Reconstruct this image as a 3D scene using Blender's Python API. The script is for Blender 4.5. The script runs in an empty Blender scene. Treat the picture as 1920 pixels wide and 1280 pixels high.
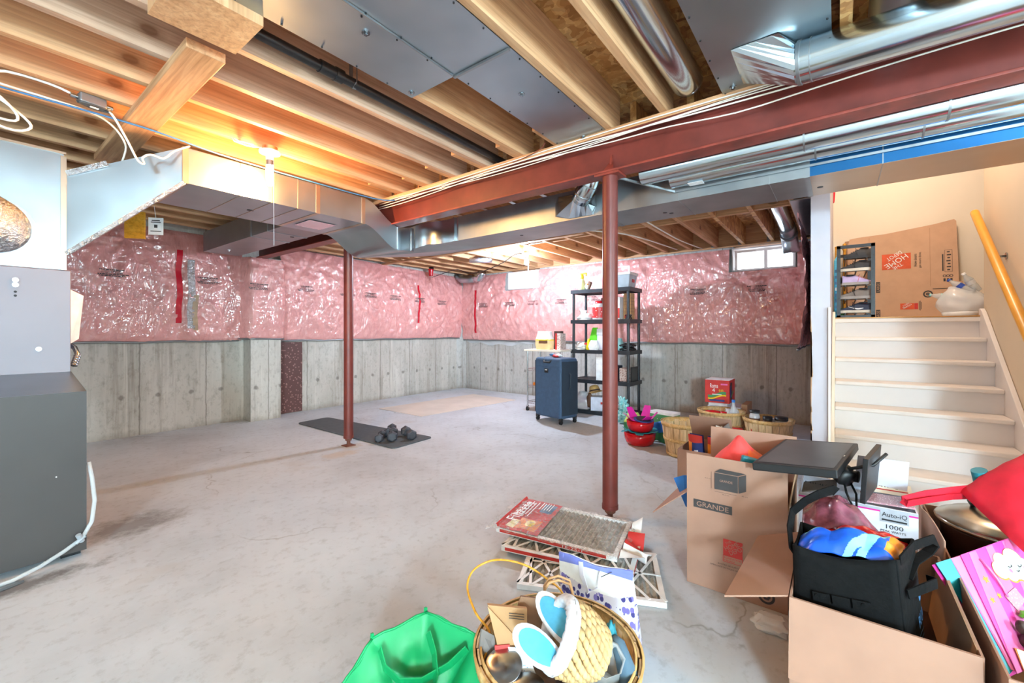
import bpy, bmesh, math, random
from mathutils import Vector, Matrix, noise
R = math.radians
V = Vector
random.seed(7)
S = bpy.context.scene
C = S.collection

# ---------------------------------------------------------------- camera
cd = bpy.data.cameras.new('camera')
cam = bpy.data.objects.new('camera', cd)
C.objects.link(cam)
cd.sensor_width = 36.0
cd.lens = 36.0 * 800 / 1920
cd.shift_y = -18 / 1920
cd.clip_start = 0.02
cam.location = (0, 0, 1.12)
cam.rotation_euler = (R(90), 0, R(37.4 - 90))
S.camera = cam

# ---------------------------------------------------------------- exposure, world, large lights
S.view_settings.view_transform = 'Standard'
S.view_settings.look = 'None'
S.view_settings.gamma = 1.0
S.view_settings.use_curve_mapping = False
S.view_settings.exposure = 0.17
w = bpy.data.worlds.new('world')
S.world = w
w.use_nodes = True
w.node_tree.nodes['Background'].inputs[0].default_value = (0.80, 0.90, 1.0, 1)
w.node_tree.nodes['Background'].inputs[1].default_value = 6.0


def lamp(name, loc, power, col, radius):
    l = bpy.data.lights.new(name, 'POINT')
    l.energy = power
    l.color = col
    l.shadow_soft_size = radius
    o = bpy.data.objects.new(name, l)
    o.location = loc
    C.objects.link(o)
    return o


# unseen fill lights added behind the camera, no lamps stand there
lamp('fill_light_behind', (-3.0, -2.4, 1.60), 960, (0.56, 0.81, 0.97), 0.28)
lamp('fill_light_behind_stairs', (1.2, -3.15, 1.55), 300, (0.56, 0.81, 0.97), 0.28)
lamp('fill_light_far_side', (-2.2, 1.9, 1.6), 45, (0.56, 0.81, 0.97), 0.28)
# hall lamp above the stair landing
lamp('landing_lamp_light', (4.6, -0.45, 3.2), 50, (1.0, 0.82, 0.62), 0.12)
BULB_WARM = 1500
BULB_WHITE = 4700


# ---------------------------------------------------------------- materials
def lin(c):
    if isinstance(c, str):
        c = c.lstrip('#')
        c = [int(c[i:i + 2], 16) / 255 for i in (0, 2, 4)]
    return tuple((x / 12.92 if x <= 0.04045 else ((x + 0.055) / 1.055) ** 2.4) for x in c) + (1,)


class NT:
    def __init__(s, name):
        s.m = bpy.data.materials.new(name)
        s.m.use_nodes = True
        s.t = s.m.node_tree
        s.b = s.t.nodes['Principled BSDF']
        s.co = s.t.nodes.new('ShaderNodeTexCoord')

    def n(s, typ, **kw):
        nd = s.t.nodes.new('ShaderNode' + typ)
        for k, v in kw.items():
            if hasattr(nd, k):
                setattr(nd, k, v)
        return nd

    def link(s, a, b):
        s.t.links.new(a, b)

    def setin(s, sock, v):
        if hasattr(v, 'links') or hasattr(v, 'is_output'):
            s.link(v, sock)
        else:
            sock.default_value = v

    def obj(s):
        return s.co.outputs['Object']

    def mapping(s, scale=(1, 1, 1), rot=(0, 0, 0), loc=(0, 0, 0), src=None):
        mp = s.n('Mapping')
        s.link(src or s.obj(), mp.inputs[0])
        mp.inputs['Scale'].default_value = scale
        mp.inputs['Rotation'].default_value = rot
        mp.inputs['Location'].default_value = loc
        return mp.outputs[0]

    def noise(s, vec, scale=5, detail=4, rough=0.55, dist=0.0):
        x = s.n('TexNoise')
        s.link(vec, x.inputs['Vector'])
        x.inputs['Scale'].default_value = scale
        x.inputs['Detail'].default_value = detail
        x.inputs['Roughness'].default_value = rough
        x.inputs['Distortion'].default_value = dist
        return x.outputs['Fac']

    def voro(s, vec, scale=5, feature='F1', rand=1.0):
        x = s.n('TexVoronoi')
        x.feature = feature
        s.link(vec, x.inputs['Vector'])
        x.inputs['Scale'].default_value = scale
        x.inputs['Randomness'].default_value = rand
        return x

    def ramp(s, fac, stops, interp='LINEAR'):
        r = s.n('ValToRGB')
        r.color_ramp.interpolation = interp
        e = r.color_ramp.elements
        while len(e) < len(stops):
            e.new(0.5)
        for el, (p, c) in zip(e, stops):
            el.position = p
            el.color = lin(c) if isinstance(c, str) else (c if len(c) == 4 else tuple(c) + (1,))
        s.link(fac, r.inputs[0])
        return r.outputs[0]

    def mix(s, fac, a, b, blend='MIX'):
        x = s.n('Mix', data_type='RGBA', blend_type=blend)
        s.setin(x.inputs[0], fac)
        for sk, v in ((x.inputs[6], a), (x.inputs[7], b)):
            if isinstance(v, str):
                v = lin(v)
            s.setin(sk, v)
        return x.outputs[2]

    def math(s, op, a, b=0.0, c=0.0):
        x = s.n('Math', operation=op)
        s.setin(x.inputs[0], a)
        s.setin(x.inputs[1], b)
        s.setin(x.inputs[2], c)
        return x.outputs[0]

    def sep(s, vec=None):
        x = s.n('SeparateXYZ')
        s.link(vec or s.obj(), x.inputs[0])
        return x.outputs

    def bump(s, h, strength=0.3, dist=0.01, to='Normal'):
        x = s.n('Bump')
        x.inputs['Strength'].default_value = strength
        x.inputs['Distance'].default_value = dist
        s.link(h, x.inputs['Height'])
        s.link(x.outputs[0], s.b.inputs[to])

    def set(s, color=None, rough=0.5, metal=0.0, spec=0.5, **kw):
        if color is not None:
            if isinstance(color, str):
                color = lin(color)
            s.setin(s.b.inputs['Base Color'], color)
        s.setin(s.b.inputs['Roughness'], rough)
        s.setin(s.b.inputs['Metallic'], metal)
        s.b.inputs['Specular IOR Level'].default_value = spec
        for k, v in kw.items():
            s.b.inputs[k.replace('_', ' ')].default_value = v
        return s


M = {}


def plain(name, col, rough=0.5, metal=0.0, var=0.06, scale=12.0, bump=0.0, **kw):
    """A plain colour with a light procedural mottling (real dirt and unevenness)."""
    t = NT(name)
    c = lin(col)
    f = t.noise(t.obj(), scale, 3)
    lo = tuple(max(0, x * (1 - 2 * var)) for x in c[:3]) + (1,)
    hi = tuple(min(1, x * (1 + 2 * var)) for x in c[:3]) + (1,)
    t.set(t.ramp(f, [(0.3, lo), (0.7, hi)]), rough, metal, **kw)
    if bump:
        t.bump(f, bump, 0.004)
    M[name] = t.m
    return t


def emis(name, col, strength):
    t = NT(name)
    t.set(col, 0.5)
    t.b.inputs['Emission Color'].default_value = lin(col)
    t.b.inputs['Emission Strength'].default_value = strength
    M[name] = t.m


def m_floor():
    t = NT('concrete_floor')
    a = t.noise(t.obj(), 1.1, 6, 0.6)
    b = t.noise(t.obj(), 18, 5, 0.7)
    base = t.ramp(a, [(0.30, '#b0b5ba'), (0.5, '#c3c9cf'), (0.72, '#cdd4da')])
    base = t.mix(t.ramp(b, [(0.35, (0.75, 0.75, 0.75)), (0.65, (1, 1, 1))]), base, base)
    sp = t.ramp(b, [(0.30, (0.80, 0.79, 0.78)), (0.48, (1, 1, 1))])
    base = t.mix(1.0, base, sp, 'MULTIPLY')
    # hairline cracks
    wv = t.n('VectorMath', operation='ADD')
    nz = t.n('TexNoise')
    t.link(t.obj(), nz.inputs['Vector'])
    nz.inputs['Scale'].default_value = 2.2
    nz.inputs['Detail'].default_value = 5
    sc = t.n('VectorMath', operation='SCALE')
    t.link(nz.outputs['Color'], sc.inputs[0])
    sc.inputs['Scale'].default_value = 0.45
    t.link(t.obj(), wv.inputs[0])
    t.link(sc.outputs[0], wv.inputs[1])
    e = t.voro(wv.outputs[0], 0.62, 'DISTANCE_TO_EDGE').outputs['Distance']
    crack = t.ramp(e, [(0.0, (1, 1, 1)), (0.004, (0, 0, 0))])
    gate = t.ramp(t.noise(t.obj(), 0.9, 2), [(0.48, (0, 0, 0)), (0.56, (1, 1, 1))])
    cf = t.math('MULTIPLY', crack, gate)
    base = t.mix(t.math('MULTIPLY', cf, 0.55), base, '#6f6a64')
    # dark scuffs and small spots
    sv = t.voro(t.mapping((1, 1, 0.2)), 5.5)
    spot = t.ramp(sv.outputs['Distance'], [(0.0, (1, 1, 1)), (0.035, (0, 0, 0))])
    base = t.mix(t.math('MULTIPLY', spot, 0.55), base, '#4e4943')
    st = t.ramp(t.noise(t.mapping((0.8, 0.8, 1), loc=(3.1, 1.2, 0)), 1.6, 4, 0.6), [(0.62, (0, 0, 0)), (0.78, (1, 1, 1))])
    base = t.mix(t.math('MULTIPLY', st, 0.35), base, '#a8957f')
    x, y, _z = t.sep()[:3]
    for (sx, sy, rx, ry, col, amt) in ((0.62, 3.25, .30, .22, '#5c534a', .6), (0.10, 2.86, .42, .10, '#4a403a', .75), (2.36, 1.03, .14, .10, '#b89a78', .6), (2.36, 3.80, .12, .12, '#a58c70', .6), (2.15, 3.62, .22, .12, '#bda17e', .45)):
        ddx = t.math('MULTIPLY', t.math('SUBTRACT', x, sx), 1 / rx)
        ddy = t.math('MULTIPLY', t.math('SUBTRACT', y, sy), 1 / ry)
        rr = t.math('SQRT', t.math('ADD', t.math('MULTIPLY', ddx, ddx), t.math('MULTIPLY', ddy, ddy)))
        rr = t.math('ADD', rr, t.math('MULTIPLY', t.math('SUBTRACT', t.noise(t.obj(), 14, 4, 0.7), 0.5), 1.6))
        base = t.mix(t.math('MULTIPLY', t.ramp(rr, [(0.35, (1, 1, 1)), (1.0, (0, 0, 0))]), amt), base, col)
    t.set(base, 0.62, spec=0.35)
    t.bump(b, 0.12, 0.004)
    M['floor'] = t.m


def m_wall(name, axis, tint):
    """Cast concrete: form-board joints across the wall, tie holes and water stains."""
    t = NT(name)
    x, y, z = t.sep()[:3]
    u = x if axis == 0 else y
    a = t.noise(t.mapping((1, 1, 0.35)), 1.7, 6, 0.65)
    base = t.ramp(a, [(0.28, tint[0]), (0.52, tint[1]), (0.74, tint[2])])
    fine = t.noise(t.mapping((1, 1, 0.6)), 26, 4, 0.7)
    base = t.mix(1.0, base, t.ramp(fine, [(0.28, (0.72, 0.71, 0.69)), (0.5, (1, 1, 1))]), 'MULTIPLY')
    streak = t.ramp(t.noise(t.mapping((5, 5, 0.25)), 1.6, 5, 0.7), [(0.52, (0, 0, 0)), (0.68, (1, 1, 1))])
    base = t.mix(t.math('MULTIPLY', streak, 0.6), base, '#7c7062')
    pale = t.ramp(t.noise(t.mapping((7, 7, 0.2), loc=(2, 3, 0)), 1.8, 5, 0.7), [(0.56, (0, 0, 0)), (0.70, (1, 1, 1))])
    base = t.mix(t.math('MULTIPLY', pale, 0.55), base, '#dcd7cd')
    wob = t.math('MULTIPLY', t.noise(t.obj(), 9, 3), 0.02)
    fr = t.math('FRACT', t.math('MULTIPLY', t.math('ADD', u, wob), 1 / 0.613))
    joint = t.math('MULTIPLY', t.math('LESS_THAN', fr, 0.02), 0.55)
    base = t.mix(joint, base, '#5d564c')
    # tie holes
    fu = t.math('SUBTRACT', t.math('FRACT', t.math('MULTIPLY', u, 1 / 0.3065)), 0.5)
    du = t.math('MULTIPLY', fu, 0.3065)
    dz = t.math('SUBTRACT', z, 0.42)
    dd = t.math('SQRT', t.math('ADD', t.math('MULTIPLY', du, du), t.math('MULTIPLY', dz, dz)))
    dd = t.math('ADD', dd, t.math('MULTIPLY', t.math('SUBTRACT', fine, 0.5), 0.03))
    hole = t.ramp(dd, [(0.016, (1, 1, 1)), (0.032, (0, 0, 0))])
    base = t.mix(t.math('MULTIPLY', hole, 0.6), base, '#5c564f')
    # damp dirt along the foot of the wall
    foot = t.ramp(t.math('ADD', z, t.math('MULTIPLY', t.math('SUBTRACT', a, 0.5), 0.25)), [(0.0, (1, 1, 1)), (0.07, (0, 0, 0))])
    base = t.mix(t.math('MULTIPLY', foot, 0.45), base, '#7a6f60')
    t.set(base, 0.8, spec=0.3)
    t.bump(fine, 0.35, 0.006)
    M[name] = t.m


def m_insul():
    t = NT('pink_insulation')
    f = t.noise(t.obj(), 9, 6, 0.7, 0.6)
    g = t.noise(t.obj(), 2.2, 3)
    base = t.ramp(f, [(0.25, '#c98583'), (0.5, '#dc9793'), (0.75, '#ecb2ab')])
    base = t.mix(t.ramp(g, [(0.4, (0, 0, 0)), (0.7, (0.5, 0.5, 0.5))]), base, '#df9a94')
    t.set(base, 0.75, spec=0.1)
    t.b.inputs['Coat Weight'].default_value = 1.0
    t.b.inputs['Coat Roughness'].default_value = 0.075
    t.b.inputs['Coat IOR'].default_value = 2.3
    t.bump(f, 0.35, 0.01)
    cr = t.noise(t.mapping((3.0, 3.0, 0.7), rot=(0.35, 0.35, 0.0)), 3.2, 1.5, 0.5, 1.6)
    rg = t.math('ABSOLUTE', t.math('SUBTRACT', cr, 0.5))
    rg2 = t.noise(t.mapping((1.2, 1.2, 3.0), rot=(0.6, 0.6, 0.3)), 3.5, 1.5, 0.5, 1.2)
    t.bump(t.math('ADD', t.math('MULTIPLY', rg, 2.2), rg2), 1.0, 0.022, 'Coat Normal')
    M['insul'] = t.m


def m_wood(name, axis, cols, rough=0.6, knots=True, grain=1.0):
    t = NT(name)
    sc = [5, 5, 5]
    sc[axis] = 0.5
    v = t.mapping(tuple(sc))
    g = t.noise(v, 3.0, 5, 0.6, 1.2)
    base = t.ramp(g, [(0.25, cols[0]), (0.5, cols[1]), (0.78, cols[2])])
    wv = t.n('TexWave', wave_type='BANDS', bands_direction='Z' if axis != 2 else 'X')
    t.link(t.mapping(tuple(1.0 if i != axis else 0.12 for i in range(3))), wv.inputs['Vector'])
    wv.inputs['Scale'].default_value = 9
    wv.inputs['Distortion'].default_value = 5
    wv.inputs['Detail'].default_value = 3
    base = t.mix(0.10 * grain, base, t.ramp(wv.outputs['Fac'], [(0.2, cols[0]), (0.8, cols[2])]))
    if knots:
        ks = [3.2, 3.2, 3.2]
        ks[axis] = 2.0
        kv = t.voro(t.mapping(tuple(ks), loc=(0.3, 0.7, 0.2)), 1.0)
        k = t.ramp(kv.outputs['Distance'], [(0.05, (1, 1, 1)), (0.075, (.45, .45, .45)), (0.13, (0, 0, 0))])
        base = t.mix(t.math('MULTIPLY', k, 0.75), base, '#6b3f22')
    fs = [60, 60, 60]
    fs[axis] = 1.6
    fine = t.noise(t.mapping(tuple(fs)), 1.0, 3, 0.6, 0.4)
    base = t.mix(1.0, base, t.ramp(fine, [(0.30, (0.70, 0.66, 0.62)), (0.55, (1, 1, 1))]), 'MULTIPLY')
    t.set(base, rough, spec=0.3)
    t.bump(g, 0.1, 0.003)
    M[name] = t.m


def m_osb(name='osb'):
    t = NT(name)
    wv = t.n('VectorMath', operation='ADD')
    nz = t.n('TexNoise')
    t.link(t.obj(), nz.inputs['Vector'])
    nz.inputs['Scale'].default_value = 14
    sc = t.n('VectorMath', operation='SCALE')
    t.link(nz.outputs['Color'], sc.inputs[0])
    sc.inputs['Scale'].default_value = 0.10
    t.link(t.obj(), wv.inputs[0])
    t.link(sc.outputs[0], wv.inputs[1])
    a = t.voro(t.mapping((14, 34, 14), rot=(0, 0, 0.5), src=wv.outputs[0]), 1.0)
    b = t.voro(t.mapping((34, 13, 16), rot=(0, 0, 0.2), src=wv.outputs[0]), 1.0)
    x = t.ramp(t.sep(a.outputs['Color'])[0], [(0.0, '#8a5a2c'), (0.4, '#b98046'), (0.8, '#d9aa6c'), (1.0, '#e4bd84')])
    y = t.ramp(t.sep(b.outputs['Color'])[1], [(0.0, '#7d4c22'), (0.5, '#c08a4e'), (1.0, '#dcb075')])
    base = t.mix(0.5, x, y)
    t.set(base, 0.65)
    t.bump(a.outputs['Distance'], 0.2, 0.004)
    M[name] = t.m


def m_metal(name, c0, c1, rough=0.28, sc=3.0, bump=0.12, metal=1.0):
    t = NT(name)
    f = t.noise(t.obj(), sc, 2, 0.5)
    t.set(t.ramp(f, [(0.2, c0), (0.8, c1)]), t.math('ADD', t.math('MULTIPLY', f, 0.08), rough - 0.04), metal)
    M[name] = t.m


def m_pattern(name, bg, fg, scale, thr, rough=0.5, feature='F1', stretch=(1, 1, 1), fg2=None):
    t = NT(name)
    vo = t.voro(t.mapping(stretch), scale, feature)
    f = t.math('LESS_THAN', vo.outputs['Distance'], thr)
    c = fg
    if fg2:
        c = t.ramp(t.sep(vo.outputs['Color'])[0], [(0.45, fg), (0.55, fg2)], 'CONSTANT')
    t.set(t.mix(f, bg, c), rough)
    M[name] = t.m


def glass(name, col, rough=0.05, alpha_mix=0.75):
    """Thin clear plastic or glass: part transparent, part glossy."""
    t = NT(name)
    nt = t.t
    tr = t.n('BsdfTransparent')
    tr.inputs[0].default_value = lin(col)
    t.set(col, rough)
    mx = t.n('MixShader')
    mx.inputs[0].default_value = alpha_mix
    t.link(t.b.outputs[0], mx.inputs[1])
    t.link(tr.outputs[0], mx.inputs[2])
    t.link(mx.outputs[0], nt.nodes['Material Output'].inputs[0])
    M[name] = t.m


m_floor()
m_wall('wall_concrete', 0, ('#a39e94', '#bcb7ae', '#cdc9c1'))
m_wall('wall_concrete_far', 1, ('#9d9b97', '#b5b3ae', '#c6c4c0'))
m_insul()
PINE = ('#b07f56', '#ca9a70', '#dbb289')
m_wood('joist_wood', 0, PINE)
m_wood('joist_old', 0, ('#a5806a', '#bd9a80', '#cfb098'))
m_wood('wood_along_y', 1, PINE)
m_wood('wood_up', 2, PINE)
m_wood('rail_wood', 0, ('#c98620', '#dd9c33', '#e8b04c'), 0.35, False, 0.6)
m_wood('edge_oak', 1, ('#b07a3c', '#c8934f', '#d6a864'), 0.4, False)
m_wood('basket_wood', 2, ('#cfa877', '#dfc093', '#e8cfa6'), 0.6, False, 0.5)
m_wood('hoop_wood', 0, ('#cfa060', '#e0ba7c', '#ead0a0'), 0.55, False, 0.5)
m_osb()
m_metal('galv', '#9aa5ac', '#b6c1c8', 0.335)
m_metal('galv_dull', '#8f9498', '#adb2b5', 0.42, 5)
m_metal('galv_shiny', '#b4c2ca', '#d6e2e8', 0.17, 2.0, 0.06)
m_metal('galv_warm', '#b39c86', '#cbb8a4', 0.36)
m_metal('blue_reflection_tint', '#1a5488', '#3274a8', 0.36, 2.0, 0.08, 0.75)  # blue daylight reflection put into the metal's own colour
m_metal('foil', '#b9bcc0', '#e6e8ea', 0.2, 30, 0.0)
_t = NT('crumpled_foil'); _t.set('#d5d7da', 0.2, 1.0); _t.bump(_t.noise(_t.obj(), 42, 4, 0.7), 1.0, 0.02); M['foil_crumpled'] = _t.m
m_metal('steel', '#8c8f92', '#b4b6b8', 0.215, 8)
m_metal('chrome', '#c8cacc', '#e2e3e5', 0.12, 5, 0.0)
m_metal('pot_lid', '#9a9384', '#b9b1a0', 0.22, 9, 0.05)
t_ = plain('red_steel', '#682a22', 0.42, 0, 0.10, 7, 0.15)
plain('red_steel_flange', '#7e3226', 0.45, 0, 0.16, 9, 0.2)
plain('dark_pipe', '#1d1e20', 0.35, 0, 0.15)
plain('duct_grey', '#8b8d8f', 0.38, 0.75, 0.05, 4)
plain('furnace_dark', '#464241', 0.45, 0.1, 0.03, 3)
plain('furnace_light', '#807c85', 0.42, 0.1, 0.02, 3)
plain('white_paint', '#e0d8d4', 0.45, 0, 0.015, 4)
plain('stair_paint', '#e4d9d0', 0.42, 0, 0.03, 5)
plain('cream_wall', '#efe4d2', 0.6, 0, 0.012, 3)
plain('tan_wall', '#d5c1a6', 0.6, 0, 0.012, 3)
plain('drywall_white', '#b9b4bc', 0.6, 0, 0.02, 6)
plain('torn_paper', '#b58a66', 0.8)
plain('back_wall', '#d8d4cc', 0.7)
plain('cable_white', '#e8e2d6', 0.45)
plain('cable_blue', '#3c6f9c', 0.45)
plain('black_plastic', '#17181a', 0.45, 0, 0.12)
plain('rack_black', '#24282e', 0.42, 0, 0.10)
plain('mat_rubber', '#4e5458', 0.75, 0, 0.06, 20, 0.15)
plain('dumbbell', '#3a3c44', 0.5, 0, 0.1, 20, 0.2)
plain('rug_beige', '#d2c8bc', 0.8, 0, 0.04, 3)
plain('suitcase_blue', '#39526f', 0.72, 0, 0.06, 25, 0.1)
plain('suitcase_dark', '#22303f', 0.7)
plain('cardboard', '#a67f6b', 0.75, 0, 0.03, 8)
plain('cardboard_in', '#ab8568', 0.8, 0, 0.04, 8)
plain('cardboard_dark', '#a67f60', 0.8, 0, 0.05, 8)
plain('print_dark', '#3e3a3a', 0.7)
plain('print_black', '#17161a', 0.6)
plain('orange_print', '#d8552a', 0.6)
plain('red_print', '#c6312c', 0.6)
plain('white', '#eeeeee', 0.5)
plain('white_gloss', '#f2f2f4', 0.2)
plain('pale_lilac', '#dcdcea', 0.4)
plain('card_white', '#dddde8', 0.45)
plain('grey_plastic', '#a9b0b6', 0.45)
plain('red_plastic', '#c81620', 0.25)
plain('red_gloss', '#c2101c', 0.12, 0, 0.03)
plain('red_fabric', '#cf1630', 0.7, 0, 0.05, 20, 0.2)
plain('red_shiny', '#c8161a', 0.3)
plain('coral_fabric', '#ee4a48', 0.75, 0, 0.05, 20, 0.2)
plain('orange_fabric', '#f0652c', 0.7)
plain('green_bag', '#0c9a5a', 0.5, 0, 0.04, 8)
plain('black_fabric', '#0c0c0d', 0.8, 0, 0.15, 60, 0.3, spec=0.15)
plain('carton_pale', '#cba487', 0.75, 0, 0.03, 8)
plain('blue_bag', '#1658d0', 0.35, 0, 0.08)
plain('aqua', '#8fe3ec', 0.4)
plain('aqua_clear', '#8fc9cf', 0.25)
plain('plum', '#7b4455', 0.22, 0, 0.25, 25, 0.4)
plain('magenta', '#c8188c', 0.5)
plain('teal', '#1c98a8', 0.4)
plain('teal_dark', '#1a7d8c', 0.5)
plain('lime', '#5fca2a', 0.45)
plain('lime_pale', '#c6e070', 0.5)
plain('yellow', '#f0d418', 0.4)
plain('pale_yellow', '#eee6a4', 0.4)
plain('orange', '#ea8a1e', 0.5)
plain('brown', '#6a4630', 0.6)
plain('dark_brown', '#3f2a22', 0.6)
plain('kraft', '#bd9266', 0.75, 0, 0.05)
plain('kraft_dark', '#8e6a4e', 0.75, 0, 0.08)
plain('pink', '#e040a0', 0.3, 0, 0.04)
plain('pink_pale', '#e770b0', 0.3)
plain('purple_blue', '#7d88d8', 0.45)
plain('sky_blue', '#56b2d4', 0.8, 0, 0.05, 60, 0.3)
plain('slipper_white', '#eef0f4', 0.9, 0, 0.03, 90, 0.4)
plain('fleece', '#dcdce2', 0.95, 0, 0.08, 70, 0.8)
plain('seagrass', '#c6a472', 0.7, 0, 0.14, 25, 0.3)
plain('straw', '#d0a060', 0.75, 0, 0.1, 40, 0.4)
plain('navy', '#2a3a78', 0.5)
plain('bluebox', '#2c4fb0', 0.5)
plain('lavender', '#b9a9d6', 0.8)
plain('shoe_grey', '#7c7470', 0.8)
plain('shoe_dark', '#34353a', 0.75)
plain('shoe_navy', '#32394e', 0.75)
plain('sole', '#d9cfc0', 0.6)
plain('sole_grey', '#9c9490', 0.6)
plain('shoe_pink', '#e38aa4', 0.8)
plain('filter_grey', '#a8a6a0', 0.85, 0, 0.18, 40, 0.3)
plain('denim', '#5a7488', 0.9)
plain('rust', '#6d4030', 0.8)
plain('tape_red', '#c0192c', 0.25)
plain('tape_clear', '#b39a80', 0.2)
plain('leaf_green', '#3d8f58', 0.5)
plain('flour', '#e8c894', 0.55, 0, 0.05)
plain('screen', '#3c3b3c', 0.35, 0, 0.2, 5)
plain('tote_blue', '#2f7fd6', 0.5)
glass('clear_plastic', '#f2f6f8', 0.08, 0.62)
_t = NT('torn_film_wrap')
_tr = _t.n('BsdfTransparent')
_t.set('#f4f6f8', 0.12)
_t.bump(_t.noise(_t.mapping((1, 1, 1)), 28, 5, 0.7, 1.5), 1.0, 0.02)
_mx = _t.n('MixShader')
_t.link(_t.ramp(_t.noise(_t.obj(), 40, 5, 0.7, 1.0), [(0.40, (.96, .96, .96)), (0.66, (.55, .55, .55))]), _mx.inputs[0])
_t.link(_t.b.outputs[0], _mx.inputs[1]); _t.link(_tr.outputs[0], _mx.inputs[2])
_t.link(_mx.outputs[0], _t.t.nodes['Material Output'].inputs[0])
M['film_wrap'] = _t.m
plain('badge_grey', '#a9abb4', 0.35)
glass('clear_bag', '#f4f6f8', 0.15, 0.38)
glass('window_glass', '#ffffff', 0.02, 0.9)
emis('bulb_warm', '#ffc078', BULB_WARM)
emis('bulb_white', '#cfe0f6', BULB_WHITE)
m_pattern('dot_mesh', '#5a3a36', '#8d6a62', 28, 0.28, 0.6)
m_pattern('floral', '#d6d2e0', '#413d80', 62, 0.47, 0.5, 'F1', (1, 1, 0.62), '#7a70b8')
m_pattern('label_red', '#c62f30', '#efe6e0', 30, 0.22, 0.4)
m_pattern('label_green', '#4f9a63', '#e8efe6', 16, 0.3, 0.4)
m_pattern('print_mix', '#d8c8c4', '#a07a72', 60, 0.4, 0.5)
m_pattern('tissue_aqua', '#a6dcdc', '#6cb9bd', 22, 0.4, 0.25)
m_pattern('glitter', '#b98a94', '#f2dce0', 160, 0.25, 0.2)
m_pattern('silver_sequin', '#b8a684', '#f0ead6', 120, 0.4, 0.15)
m_pattern('dot_leaflet', '#eef0f2', '#8fb8d8', 150, 0.2, 0.5)
plain('handrail_varnish', '#d8962c', 0.3, 0, 0.06, 5)


# ---------------------------------------------------------------- mesh building
_fonts = {}


def text_mesh(s):
    if s not in _fonts:
        cu = bpy.data.curves.new('lettering', 'FONT')
        cu.body = s
        cu.resolution_u = 2
        o = bpy.data.objects.new('lettering', cu)
        me = bpy.data.meshes.new_from_object(o)
        vs = [v.co.copy() for v in me.vertices]
        fs = [tuple(p.vertices) for p in me.polygons]
        bpy.data.objects.remove(o)
        bpy.data.curves.remove(cu)
        bpy.data.meshes.remove(me)
        xs = [v.x for v in vs] or [0]
        ys = [v.y for v in vs] or [0]
        _fonts[s] = (vs, fs, min(xs), max(xs), min(ys), max(ys))
    return _fonts[s]


def frame(o, right, up):
    """Matrix taking local x, y, z to right, up, outward at o."""
    r = V(right).normalized()
    n = r.cross(V(up)).normalized()
    u = n.cross(r)
    m = Matrix((r, u, n)).transposed().to_4x4()
    m.translation = V(o)
    return m


def TR(loc=(0, 0, 0), rz=0, rx=0, ry=0):
    return Matrix.Translation(V(loc)) @ Matrix.Rotation(rz, 4, 'Z') @ Matrix.Rotation(ry, 4, 'Y') @ Matrix.Rotation(rx, 4, 'X')


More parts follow.
